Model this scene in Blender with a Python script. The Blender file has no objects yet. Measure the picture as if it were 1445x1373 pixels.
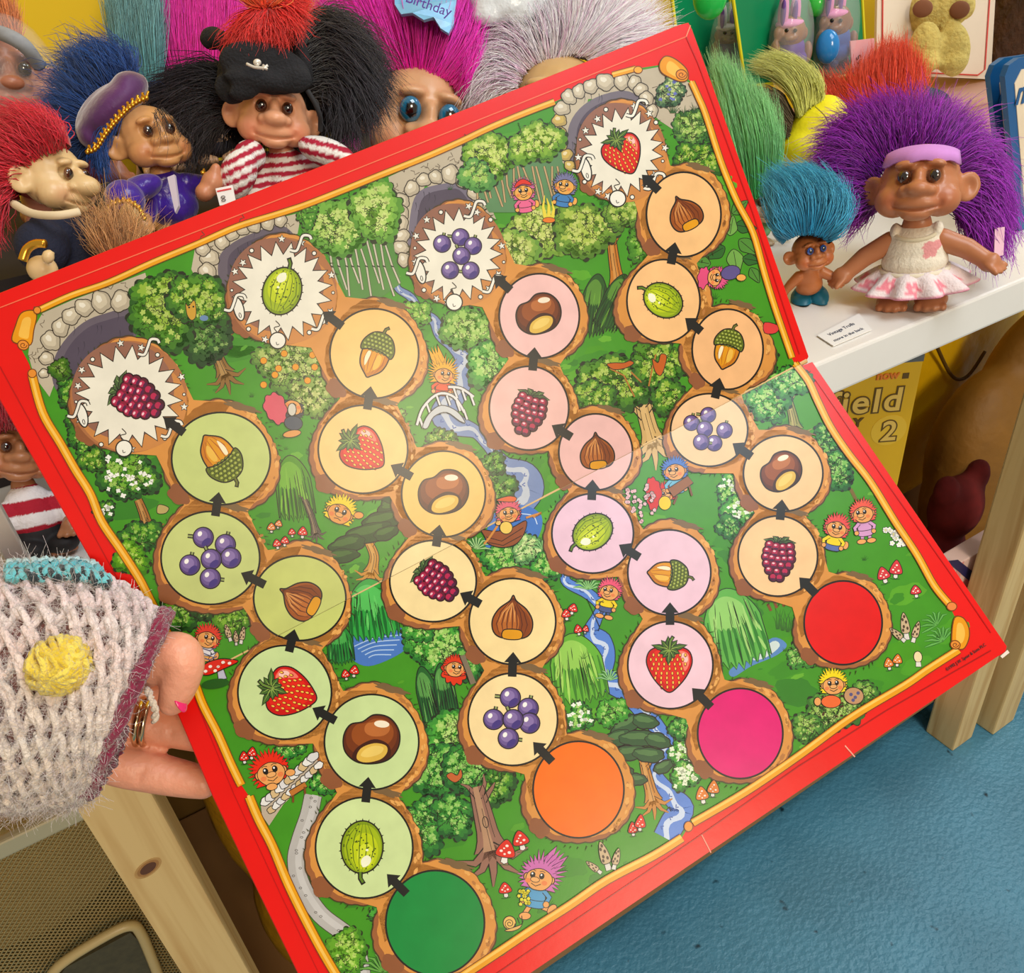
import bpy, bmesh, math, random
import numpy as np
from mathutils import Vector, Matrix, Euler, noise as mnoise
from mathutils.geometry import tessellate_polygon

SC = bpy.context.scene
COL = SC.collection
PI = math.pi

# ------------------------------------------------------------------ camera
F, CX, CY, CAM_H = 1150.0, 722.5, 686.5, 1.25
CAM_R = np.array([[0.85455373, 0.35095177, -0.38284564],
                  [-0.51133481, 0.43941685, -0.73854556],
                  [-0.09096505, 0.82688916, 0.55495917]])      # camera axes -> world
CAM_P = np.array([0, 0, CAM_H])
cam_data = bpy.data.cameras.new('camera')
cam_data.sensor_fit = 'HORIZONTAL'; cam_data.sensor_width = 36.0
cam_data.lens = 36.0 * F / 1445.0
cam_data.clip_start = 0.01; cam_data.clip_end = 50
cam = bpy.data.objects.new('camera', cam_data); COL.objects.link(cam)
cam.matrix_world = Matrix([[*CAM_R[i], CAM_P[i]] for i in range(3)] + [[0, 0, 0, 1]])
SC.camera = cam

# ------------------------------------------------------------------ world, lights, exposure
def lin1(c):
    c = c / 255.0
    return c / 12.92 if c <= 0.04045 else ((c + 0.055) / 1.055) ** 2.4
def lin(c): return (lin1(c[0]), lin1(c[1]), lin1(c[2]), 1.0)

w = bpy.data.worlds.new('world'); SC.world = w; w.use_nodes = True
w.node_tree.nodes['Background'].inputs[0].default_value = (1.0, 0.86, 0.68, 1)
w.node_tree.nodes['Background'].inputs[1].default_value = 0.36
SC.view_settings.view_transform = 'Standard'
SC.view_settings.look = 'None'
SC.view_settings.exposure = 0.22
SC.view_settings.gamma = 1.0
SC.view_settings.use_curve_mapping = False

def area_light(name, loc, target, size, power, col, sy=None):
    L = bpy.data.lights.new(name, 'AREA'); L.energy = power; L.color = col
    L.size = size
    if sy: L.shape = 'RECTANGLE'; L.size_y = sy
    o = bpy.data.objects.new(name, L); COL.objects.link(o)
    o.location = loc
    o.rotation_euler = (Vector(target) - Vector(loc)).to_track_quat('-Z', 'Y').to_euler()
    return o
area_light('ceiling_panel_cool', (0.9, -0.5, 2.75), (0.5, 0.4, 0.9), 1.0, 24, (0.86, 0.94, 1.0))
area_light('ceiling_panel_warm', (0.15, -2.9, 2.45), (0.15, 0.35, 1.1), 0.8, 48, (1.0, 0.84, 0.62))
area_light('ceiling_panel_side', (2.65, 0.5, 2.6), (1.2, 0.1, 0.0), 0.8, 16, (0.80, 0.92, 1.0))

# ------------------------------------------------------------------ pixel -> place helpers
def ray(x, y): return CAM_R @ np.array([(x - CX) / F, -(y - CY) / F, -1.0])
def on_y(x, y, Y):
    r = ray(x, y); return CAM_P + r * (Y / r[1])
def on_z(x, y, Z):
    r = ray(x, y); return CAM_P + r * ((Z - CAM_H) / r[2])
def on_d(x, y, d): return CAM_P + ray(x, y) * d            # d = distance along the view axis

# ------------------------------------------------------------------ scene helpers
def tag(o, label=None, cat=None, group=None, kind=None):
    if label: o['label'] = label
    if cat: o['category'] = cat
    if group: o['group'] = group
    if kind: o['kind'] = kind
    return o
def empty(name, loc=(0, 0, 0), label=None, cat=None, group=None, rot=None):
    o = bpy.data.objects.new(name, None); COL.objects.link(o)
    o.empty_display_size = 0.02
    o.location = [float(v) for v in loc]
    if rot is not None: o.rotation_euler = rot
    return tag(o, label, cat, group)
def wmat(o):
    m = o.matrix_parent_inverse @ o.matrix_basis if o.parent else o.matrix_basis.copy()
    return wmat(o.parent) @ m if o.parent else m
def link(name, me, mat, parent=None, smooth=True, local=False):
    o = bpy.data.objects.new(name, me); COL.objects.link(o)
    if mat is not None and not me.materials: me.materials.append(mat)
    if parent is not None:
        o.parent = parent
        if not local: o.matrix_parent_inverse = wmat(parent).inverted()
    if smooth and len(me.polygons):
        me.polygons.foreach_set('use_smooth', np.ones(len(me.polygons), bool)); me.update()
    return o
def mesh_from(name, V, Fc):
    me = bpy.data.meshes.new(name)
    me.from_pydata([tuple(map(float, v)) for v in V], [], [tuple(int(i) for i in f) for f in Fc])
    me.validate(); me.update()
    return me
def mesh_np(name, V, Fc, colors=None):
    """fast all-same-size faces; colors per vertex (linear rgb)"""
    V = np.asarray(V, np.float32); Fc = np.asarray(Fc, np.int32)
    me = bpy.data.meshes.new(name)
    me.vertices.add(len(V)); me.vertices.foreach_set('co', V.ravel())
    k = Fc.shape[1]
    me.loops.add(Fc.size); me.loops.foreach_set('vertex_index', Fc.ravel())
    me.polygons.add(len(Fc)); me.polygons.foreach_set('loop_start', np.arange(0, Fc.size, k, dtype=np.int32))
    me.update(calc_edges=True)
    if colors is not None: paint(me, colors)
    return me
def paint(me, colors):
    a = me.color_attributes.new('tint', 'FLOAT_COLOR', 'POINT')
    c = np.ones((len(me.vertices), 4), np.float32); c[:, :3] = np.asarray(colors)[:, :3]
    a.data.foreach_set('color', c.ravel())
def verts_np(me):
    v = np.empty(len(me.vertices) * 3, np.float32); me.vertices.foreach_get('co', v)
    return v.reshape(-1, 3)

# ------------------------------------------------------------------ materials
def mat(name, col=None, rough=0.5, metal=0.0, noise=0.0, nscale=30.0, bump=0.0, bscale=60.0, spec=0.5,
        attr=False, sss=0.0, coat=0.0, alpha=1.0, trans=0.0, sheen=0.0, vel=0.0, detail=3.0):
    m = bpy.data.materials.new(name); m.use_nodes = True
    nt = m.node_tree; b = nt.nodes['Principled BSDF']
    b.inputs['Roughness'].default_value = rough; b.inputs['Metallic'].default_value = metal
    b.inputs['Specular IOR Level'].default_value = spec
    b.inputs['Coat Weight'].default_value = coat; b.inputs['Coat Roughness'].default_value = 0.15
    b.inputs['Alpha'].default_value = alpha
    b.inputs['Transmission Weight'].default_value = trans
    b.inputs['Sheen Weight'].default_value = sheen
    if sss:
        b.inputs['Subsurface Weight'].default_value = sss
        b.inputs['Subsurface Radius'].default_value = (0.006, 0.003, 0.002)
    src = None
    if attr:
        a = nt.nodes.new('ShaderNodeAttribute'); a.attribute_name = 'tint'; src = a.outputs['Color']
    else:
        b.inputs['Base Color'].default_value = lin(col)
    tc = nt.nodes.new('ShaderNodeTexCoord')
    if noise:
        n = nt.nodes.new('ShaderNodeTexNoise'); n.inputs['Scale'].default_value = nscale
        n.inputs['Detail'].default_value = detail
        nt.links.new(tc.outputs['Object'], n.inputs['Vector'])
        r = nt.nodes.new('ShaderNodeMapRange')
        r.inputs['From Min'].default_value = 0.25; r.inputs['From Max'].default_value = 0.75
        r.inputs['To Min'].default_value = 1 - noise; r.inputs['To Max'].default_value = 1 + noise
        nt.links.new(n.outputs['Fac'], r.inputs['Value'])
        mx = nt.nodes.new('ShaderNodeVectorMath'); mx.operation = 'SCALE'
        if src is not None: nt.links.new(src, mx.inputs[0])
        else: mx.inputs[0].default_value = lin(col)[:3]
        nt.links.new(r.outputs['Result'], mx.inputs['Scale']); src = mx.outputs['Vector']
    if src is not None: nt.links.new(src, b.inputs['Base Color'])
    if bump:
        n2 = nt.nodes.new('ShaderNodeTexNoise'); n2.inputs['Scale'].default_value = bscale
        n2.inputs['Detail'].default_value = 4
        nt.links.new(tc.outputs['Object'], n2.inputs['Vector'])
        bp = nt.nodes.new('ShaderNodeBump'); bp.inputs['Strength'].default_value = bump
        bp.inputs['Distance'].default_value = 0.01
        nt.links.new(n2.outputs['Fac'], bp.inputs['Height']); nt.links.new(bp.outputs['Normal'], b.inputs['Normal'])
    return m

# ------------------------------------------------------------------ geometry collectors
class MB:
    """collects shapes into one mesh"""
    def __init__(s): s.V = []; s.F = []; s.C = []
    def add(s, V, Fc, col=None):
        o = len(s.V); s.V.extend([tuple(map(float, v)) for v in V]); s.F.extend([tuple(i + o for i in f) for f in Fc])
        s.C.extend([lin(col)[:3] if col else (1, 1, 1)] * len(V))
    def box(s, lo, hi, col=None, bev=0.0, M=None):
        lo = Vector(lo); hi = Vector(hi)
        bm = bmesh.new(); bmesh.ops.create_cube(bm, size=1)
        for v in bm.verts: v.co = Vector((lo[i] + (v.co[i] + .5) * (hi[i] - lo[i]) for i in range(3)))
        if bev: bmesh.ops.bevel(bm, geom=bm.edges[:], offset=bev, segments=2, affect='EDGES', profile=0.6)
        s.bm(bm, col, M)
    def bm(s, bm, col=None, M=None):
        if M is not None: bmesh.ops.transform(bm, matrix=M, verts=bm.verts)
        bm.verts.index_update()
        s.add([v.co[:] for v in bm.verts], [[v.index for v in f.verts] for f in bm.faces], col); bm.free()
    def ell(s, c, r, col=None, R=None, seg=20, rings=12):
        V = []; Fc = []
        R = R if R is not None else Matrix.Identity(3)
        for i in range(rings + 1):
            th = PI * i / rings
            for j in range(seg):
                ph = 2 * PI * j / seg
                p = R @ Vector((r[0] * math.sin(th) * math.cos(ph), r[1] * math.sin(th) * math.sin(ph), r[2] * math.cos(th)))
                V.append((p.x + c[0], p.y + c[1], p.z + c[2]))
        for i in range(rings):
            for j in range(seg):
                a = i * seg + j; b = i * seg + (j + 1) % seg
                Fc.append((a, a + seg, b + seg, b))
        s.add(V, Fc, col)
    def tube(s, pts, rad, col=None, seg=8, closed=False, cap=True):
        pts = [Vector(p) for p in pts]; n = len(pts)
        if not hasattr(rad, '__len__'): rad = [rad] * n
        V = []; Fc = []; prev = None
        for i, p in enumerate(pts):
            if closed: t = pts[(i + 1) % n] - pts[i - 1]
            else: t = pts[min(i + 1, n - 1)] - pts[max(i - 1, 0)]
            t.normalize()
            if prev is None: a = t.orthogonal().normalized()
            else:
                a = prev - t * prev.dot(t)
                a = a.normalized() if a.length > 1e-6 else t.orthogonal().normalized()
            prev = a; b = t.cross(a)
            for j in range(seg):
                ph = 2 * PI * j / seg
                V.append(p + (a * math.cos(ph) + b * math.sin(ph)) * rad[i])
        m = n if closed else n - 1
        for i in range(m):
            for j in range(seg):
                k = (j + 1) % seg; i2 = (i + 1) % n
                Fc.append((i * seg + j, i * seg + k, i2 * seg + k, i2 * seg + j))
        if cap and not closed:
            Fc.append(tuple(range(seg))[::-1]); Fc.append(tuple((n - 1) * seg + j for j in range(seg)))
        s.add(V, Fc, col)
    def lathe(s, prof, col=None, seg=32, M=None):
        V = []; Fc = []
        for r, z in prof:
            for j in range(seg):
                V.append(Vector((r * math.cos(2 * PI * j / seg), r * math.sin(2 * PI * j / seg), z)))
        for i in range(len(prof) - 1):
            for j in range(seg):
                k = (j + 1) % seg
                Fc.append((i * seg + j, i * seg + k, (i + 1) * seg + k, (i + 1) * seg + j))
        if M is not None: V = [M @ v for v in V]
        s.add(V, Fc, col)
    def prism(s, loop, vec, col=None):
        """closed loop of 3D points extruded by vec (a solid plate)"""
        n = len(loop); vec = Vector(vec)
        V = [Vector(p) for p in loop] + [Vector(p) + vec for p in loop]
        tr = tessellate_polygon([[Vector(p) for p in loop]])
        Fc = [t for t in tr] + [(t[2] + n, t[1] + n, t[0] + n) for t in tr]
        Fc += [(i, (i + 1) % n, (i + 1) % n + n, i + n) for i in range(n)]
        s.add(V, Fc, col)
    def build(s, name, m, parent=None, smooth=True, fix=True, local=False):
        me = mesh_from(name, s.V, s.F)
        paint(me, s.C)
        if fix:
            bm = bmesh.new(); bm.from_mesh(me); bmesh.ops.recalc_face_normals(bm, faces=bm.faces); bm.to_mesh(me); bm.free()
        return link(name, me, m, parent, smooth, local)

def spl(pts, n=6, closed=False):
    P = [np.array(p, float) for p in pts]; N = len(P); out = []
    rng = range(N if closed else N - 1)
    for i in rng:
        if closed: a, b, c, d = P[i - 1], P[i], P[(i + 1) % N], P[(i + 2) % N]
        else: a, b, c, d = P[max(i - 1, 0)], P[i], P[i + 1], P[min(i + 2, N - 1)]
        for k in range(n):
            t = k / n
            out.append(.5 * ((2 * b) + (c - a) * t + (2 * a - 5 * b + 4 * c - d) * t * t + (3 * b - a - 3 * c + d) * t ** 3))
    if not closed: out.append(P[-1])
    return out

def remesh(prims, voxel, iters=6, fac=0.5):
    """one continuous surface out of overlapping ellipsoids / capsules (an MB)"""
    me = mesh_from('tmp', prims.V, prims.F)
    o = bpy.data.objects.new('tmp', me); COL.objects.link(o)
    r = o.modifiers.new('r', 'REMESH'); r.mode = 'VOXEL'; r.voxel_size = voxel
    s = o.modifiers.new('s', 'SMOOTH'); s.iterations = iters; s.factor = fac
    dg = bpy.context.evaluated_depsgraph_get()
    out = bpy.data.meshes.new_from_object(o.evaluated_get(dg))
    bpy.data.objects.remove(o); bpy.data.meshes.remove(me)
    return out
# ================================================================== printed board art (flat ink shapes in the panel meshes)
INK = (28, 24, 20)
class Art:
    CELL = 3; OX = -120; OY = -20
    def __init__(s):
        s.T = []                                   # (3x2 px, rgb, layer)
        s.grid = np.zeros((560, 560), np.int16)
        s.rnd = random.Random(5)
    def _tess(s, P):
        P = [(float(p[0]), float(p[1])) for p in P]
        Q = [p for i, p in enumerate(P) if abs(p[0] - P[i - 1][0]) + abs(p[1] - P[i - 1][1]) > 1e-4]
        if len(Q) < 3: return []
        if len(Q) == 3: return [np.array(Q)]
        return [np.array([Q[i] for i in t]) for t in tessellate_polygon([[Vector((p[0], p[1], 0)) for p in Q]])]
    def tris(s, tl, col, layer=None):
        if not tl: return
        A = np.array(tl); lo = A.min(1); hi = A.max(1)
        i0 = ((lo - (s.OX, s.OY)) // s.CELL).astype(int).clip(0, 559); i1 = ((hi - (s.OX, s.OY)) // s.CELL).astype(int).clip(0, 559)
        if layer is None:
            layer = max(int(s.grid[a[1]:b[1] + 1, a[0]:b[0] + 1].max()) for a, b in zip(i0, i1)) + 1
        for a, b in zip(i0, i1):
            g = s.grid[a[1]:b[1] + 1, a[0]:b[0] + 1]; np.maximum(g, layer, out=g)
        for t in tl: s.T.append((t, col, layer))
    def poly(s, P, col, layer=None): s.tris(s._tess(P), col, layer)
    def multi(s, L, col, layer=None):
        tl = []
        for P in L: tl += s._tess(P)
        s.tris(tl, col, layer)
    def _strk(s, P, w, closed=False, taper=False):
        P = [np.array(p, float) for p in P]; n = len(P)
        if n < 2: return []
        L = []; R = []
        for i in range(n):
            t = (P[(i + 1) % n] - P[i - 1]) if closed else (P[min(i + 1, n - 1)] - P[max(i - 1, 0)])
            l = np.hypot(*t); t = t / l if l > 1e-9 else np.array([1., 0])
            nr = np.array([-t[1], t[0]]); ww = w / 2
            if taper: ww *= (1 - 0.85 * i / (n - 1)) if taper == 1 else max(.12, math.sin(PI * (i + .3) / (n - .4)))
            L.append(P[i] + nr * ww); R.append(P[i] - nr * ww)
        tl = []
        for i in range(n if closed else n - 1):
            j = (i + 1) % n
            tl += [np.array([L[i], R[i], R[j]]), np.array([L[i], R[j], L[j]])]
        return tl
    def stroke(s, P, w, col=INK, closed=False, taper=False, layer=None): s.tris(s._strk(P, w, closed, taper), col, layer)
    def strokes(s, LL, w, col=INK, taper=False, closed=False):
        tl = []
        for P in LL: tl += s._strk(P, w, closed, taper)
        s.tris(tl, col)
    def out(s, P, fill, lw=1.3, ink=INK):
        s.poly(P, fill); s.stroke(P, lw, ink, closed=True)

A = Art()
def ell(cx, cy, rx, ry=None, rot=0, n=40, a0=0, a1=360):
    ry = rx if ry is None else ry; c, sn = math.cos(math.radians(rot)), math.sin(math.radians(rot)); o = []
    for i in range(n + (a1 - a0 != 360)):
        t = math.radians(a0 + (a1 - a0) * i / n); x, y = rx * math.cos(t), ry * math.sin(t)
        o.append((cx + x * c - y * sn, cy + x * sn + y * c))
    return o
def leafy(cx, cy, rx, ry, rot=0, k=9, amp=.12, seed=0, n=None):
    n = n or k * 5; o = []; ph = seed * 1.7; c, sn = math.cos(math.radians(rot)), math.sin(math.radians(rot))
    for i in range(n):
        t = 2 * PI * i / n; m = 1 - amp + 2 * amp * abs(math.sin(k * t / 2 + ph)) + .05 * math.sin(3 * t + ph)
        x, y = rx * m * math.cos(t), ry * m * math.sin(t); o.append((cx + x * c - y * sn, cy + x * sn + y * c))
    return o
class TF:
    def __init__(s, cx, cy, sc, rot=0, sy=None):
        s.c = (cx, cy); s.s = sc; s.sy = sy or sc; r = math.radians(rot); s.m = (math.cos(r), math.sin(r))
    def __call__(s, P):
        return [(s.c[0] + s.s * x * s.m[0] - s.sy * y * s.m[1], s.c[1] + s.s * x * s.m[1] + s.sy * y * s.m[0]) for x, y in P]
def mixc(a, b, t): return tuple(a[i] + (b[i] - a[i]) * t for i in range(3))
def tri_noise(x, y, f): return mnoise.noise(Vector((x * f, y * f, 3.1)))

# ---- vegetation
DK, MD, LT = (38, 84, 34), (66, 132, 44), (142, 190, 72)
def bush(cx, cy, w, h, cols=(DK, MD, LT), rot=0, seed=0, n=14, r=None, lines=1.0, dots=None, lw=1.1):
    R = random.Random(seed * 31 + int(cx)); r = r or .34 * min(w, h)
    c, sn = math.cos(math.radians(rot)), math.sin(math.radians(rot))
    pts = []
    for i in range(n):
        a = 2 * PI * (i * .618); q = math.sqrt((i + .5) / n) * .78
        x, y = q * math.cos(a) * w / 2, q * math.sin(a) * h / 2
        pts.append((cx + x * c - y * sn, cy + x * sn + y * c, r * R.uniform(.75, 1.1)))
    A.multi([leafy(x, y, q + lw, q + lw, R.uniform(0, 360), 8, .14, i) for i, (x, y, q) in enumerate(pts)], mixc(INK, cols[0], .25))
    A.multi([leafy(x, y, q - .2, q - .2, R.uniform(0, 360), 8, .14, i) for i, (x, y, q) in enumerate(pts)], cols[0])
    A.multi([leafy(x - q * .1, y - q * .16, q * .78, q * .7, R.uniform(0, 360), 7, .2, i) for i, (x, y, q) in enumerate(pts)], mixc(cols[0], cols[1], .6))
    A.multi([leafy(x - q * .1 + R.uniform(-.2, .2) * q, y - q * .25, q * .58, q * .48, R.uniform(0, 360), 7, .25, i) for i, (x, y, q) in enumerate(pts)], cols[1])
    A.multi([leafy(x + R.uniform(-.3, .2) * q, y - q * .38, q * .36, q * .28, R.uniform(0, 360), 6, .3, i) for i, (x, y, q) in enumerate(pts) if R.random() < .8], cols[2])
    A.multi([leafy(x + R.uniform(-.5, .5) * q, y - q * R.uniform(-.3, .5), q * .16, q * .13, R.uniform(0, 360), 5, .3, i) for i, (x, y, q) in enumerate(pts * 2)], mixc(cols[2], (255, 250, 190), .3))
    L = []
    for i in range(int(n * 1.6 * lines)):
        x, y, q = R.choice(pts); a = R.uniform(0, 2 * PI); d = q * R.uniform(.2, .9)
        x += d * math.cos(a); y += d * math.sin(a); m = R.randint(2, 4); st = max(1.6, q * .16); P = []
        ang = a + R.uniform(.8, 2.2)
        for k in range(m * 4 + 1):
            P.append((x + math.cos(ang) * st * k * .42 - math.sin(ang) * st * .8 * abs(math.sin(k * PI / 4)),
                      y + math.sin(ang) * st * k * .42 + math.cos(ang) * st * .8 * abs(math.sin(k * PI / 4))))
        L.append(P)
    A.strokes(L, lw * .8, mixc(INK, cols[0], .25))
    if dots:
        A.multi([leafy(x + R.uniform(-.8, .8) * q, y + R.uniform(-.8, .6) * q, dots[1] * R.uniform(.7, 1.2), None or dots[1] * R.uniform(.6, 1.0), 0, 4, .3, i) for i, (x, y, q) in enumerate(pts * dots[2])], dots[0])
def trunk(pts, w0, w1, col=(150, 105, 55), roots=True, seed=1, branches=()):
    P = [np.array(p, float) for p in spl(pts, 5)]; n = len(P); L = []; Rr = []
    for i, p in enumerate(P):
        t = P[min(i + 1, n - 1)] - P[max(i - 1, 0)]; t = t / np.hypot(*t); nr = np.array([-t[1], t[0]])
        q = i / (n - 1); ww = (w0 + (w1 - w0) * q) * (1 + .5 * max(0, q - .75) * 4 * roots) / 2
        L.append(p + nr * ww); Rr.append(p - nr * ww)
    shape = L + Rr[::-1]
    A.poly([tuple(p) for p in shape], col)
    bt = []
    for b in branches: bt.append(b)
    A.strokes(bt, w0 * .55, INK, taper=1); A.strokes(bt, w0 * .38, col, taper=1)
    if roots:
        e = P[-1]; t = P[-1] - P[-2]; a = math.atan2(t[1], t[0]); rt = []
        for k in (-1.1, -.5, .15, .7, 1.15):
            rt.append([tuple(e - t * .6), (e[0] + math.cos(a + k) * w1 * .9, e[1] + math.sin(a + k) * w1 * .9), (e[0] + math.cos(a + k * 1.3) * w1 * 1.5, e[1] + math.sin(a + k * 1.3) * w1 * 1.5)])
        A.strokes(rt, w1 * .55, INK, taper=1); A.strokes(rt, w1 * .42, col, taper=1)
    A.poly([tuple(L[i] * .75 + Rr[i] * .25) for i in range(n)] + [tuple(L[i] * .4 + Rr[i] * .6) for i in range(n)][::-1], mixc(col, (240, 205, 150), .35))
    A.strokes([[tuple(L[i] * k + Rr[i] * (1 - k)) for i in range(int(n * s0), int(n * s1))] for k, s0, s1 in ((.8, .1, .8), (.25, .2, .9), (.5, .4, 1))], .8, mixc(INK, col, .25))
    A.stroke([tuple(p) for p in L], 1.1); A.stroke([tuple(p) for p in Rr], 1.1)
def willow(cx, cy, w, h, rot=0, cols=((40, 105, 40), (78, 155, 55), (150, 205, 95)), seed=0, n=26, top=None):
    T = TF(cx, cy, 1, rot); R = random.Random(seed)
    sh = []
    for i in range(41):
        u = -1 + 2 * i / 40; sh.append((u * w / 2 * (.62 + .38 * (1 - abs(u))), 0))
    up = [(w / 2 * math.cos(t) * (.72 + .28 * (1 - math.sin(t))), -h / 2 + h * .38 * (1 - math.sin(t))) for t in np.linspace(PI, 0, 16)]
    right = [(w / 2, -h * .1), (w * .52, h * .2)]
    bot = [(w * .52 - (i / 16) * w * 1.04, h / 2 - (h * .09 if i % 2 else 0) - h * .1 * abs(i / 8 - 1)) for i in range(17)]
    outl = up + right + bot + [(-w * .52, h * .2), (-w / 2, -h * .1)]
    A.poly(T(outl), cols[1]); 
    S = []; S2 = []; S3 = []
    for i in range(n):
        u = R.uniform(-1, 1); y0 = R.uniform(-.35, .15) * h; y1 = min(.46 * h, y0 + R.uniform(.15, .5) * h)
        P = [(u * w * .44 * (.85 + .2 * k) , y0 + (y1 - y0) * k) for k in (0, .33, .66, 1)]
        (S, S2, S3)[i % 3].append(T(P))
    A.strokes([T([(u * w * .42, -h * .15), (u * w * .47, h * .2), (u * w * .48, h * .44)]) for u in np.linspace(-1, 1, 9)], w * .07, cols[0], taper=2)
    A.poly(T([(x * .62 - w * .06, y * .42 - h * .2) for x, y in outl]), mixc(cols[1], cols[2], .75))
    A.strokes(S3, w * .055, cols[2], taper=2)
    A.strokes(S + S2, 1.2, mixc(INK, cols[0], .35), taper=2)
    A.stroke(T(outl), 1.3, mixc(INK, cols[0], .3), closed=True)
def pine(blobs, col=(44, 84, 40), hi=(88, 130, 62)):
    A.multi([leafy(x, y, rx + 1.3, ry + 1.3, rt, 7, .06, i) for i, (x, y, rx, ry, rt) in enumerate(blobs)], INK)
    for i, (x, y, rx, ry, rt) in enumerate(blobs):
        A.poly(leafy(x, y, rx, ry, rt, 7, .06, i), col)
        A.poly(leafy(x - rx * .1, y - ry * .3, rx * .7, ry * .4, rt, 6, .1, i), hi)
        A.stroke(leafy(x, y, rx, ry, rt, 7, .06, i), .9, INK, closed=True)
def tuft(x, y, h=9, n=5, col=(40, 90, 30), w=1.1, spread=.9, rot=0, seed=0):
    R = random.Random(int(x * 7 + y)); L = []
    for i in range(n):
        a = math.radians(-90 + rot) + (i / (n - 1) - .5) * 2 * spread + R.uniform(-.1, .1); q = h * R.uniform(.7, 1.1)
        L.append([(x + (i - n / 2) * 1.1, y), (x + math.cos(a) * q * .5, y + math.sin(a) * q * .6), (x + math.cos(a) * q, y + math.sin(a) * q)])
    A.strokes(L, w, col, taper=1)
def fern(x, y, h, n=9, cols=((30, 75, 30), (110, 170, 80)), rot=0):
    L = []
    for i in range(n):
        a = math.radians(-90 + rot) + (i / (n - 1) - .5) * 2.6
        L.append([(x, y), (x + math.cos(a) * h * .6, y + math.sin(a) * h * .7), (x + math.cos(a) * h, y + math.sin(a) * h * .9 + h * .1)])
    A.strokes(L, h * .17, cols[0], taper=2); A.strokes(L, h * .1, cols[1], taper=2)
def mushroom(x, y, s, rot=0, col=(222, 48, 38), cone=1.0):
    T = TF(x, y, s, rot)
    A.out(T([(-.2, .1), (-.28, .75), (0, .9), (.28, .75), (.2, .1)]), (235, 232, 225), 1)
    cap = T(spl([(-.75, .2), (-.55, -.45 * cone), (0, -.95 * cone), (.55, -.45 * cone), (.75, .2), (0, .38)], 4, True))
    A.out(cap, col, 1.1)
    A.multi([T(ell(a, b * cone, r, r * .8, n=8)) for a, b, r in ((-.35, -.1, .13), (.05, -.5, .13), (.3, -.05, .14), (-.05, .1, .1), (-.15, -.3, .08))], (250, 240, 228))
    A.strokes([T([(-.6, .9), (-.2, .98), (.5, .9)])], .9, (40, 90, 35))
def morel(x, y, s, rot=0):
    T = TF(x, y, s, rot)
    A.out(T([(-.16, .3), (-.2, .95), (.2, .95), (.16, .3)]), (226, 222, 214), .9)
    A.out(T(spl([(-.3, .35), (-.26, -.4), (0, -1), (.26, -.4), (.3, .35), (0, .5)], 4, True)), (205, 180, 145), 1)
    A.multi([T(ell(a, b, .09, .13, n=6)) for a, b in ((-.12, -.5), (.1, -.3), (-.1, 0), (.14, .15), (-.18, .25), (.02, -.7))], (80, 60, 45))
def flowers(x, y, w, h, col=(250, 250, 245), n=14, r=3.0, seed=1, centre=(240, 225, 120)):
    R = random.Random(seed); P = [(x + R.uniform(-w, w) / 2, y + R.uniform(-h, h) / 2) for i in range(n)]
    A.multi([leafy(a, b, r + .8, r + .8, 0, 5, .2, i) for i, (a, b) in enumerate(P)], mixc(INK, (60, 110, 50), .5))
    A.multi([leafy(a, b, r, r, 0, 5, .2, i) for i, (a, b) in enumerate(P)], col)
    A.multi([ell(a, b, r * .25, n=6) for a, b in P], centre)

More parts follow.
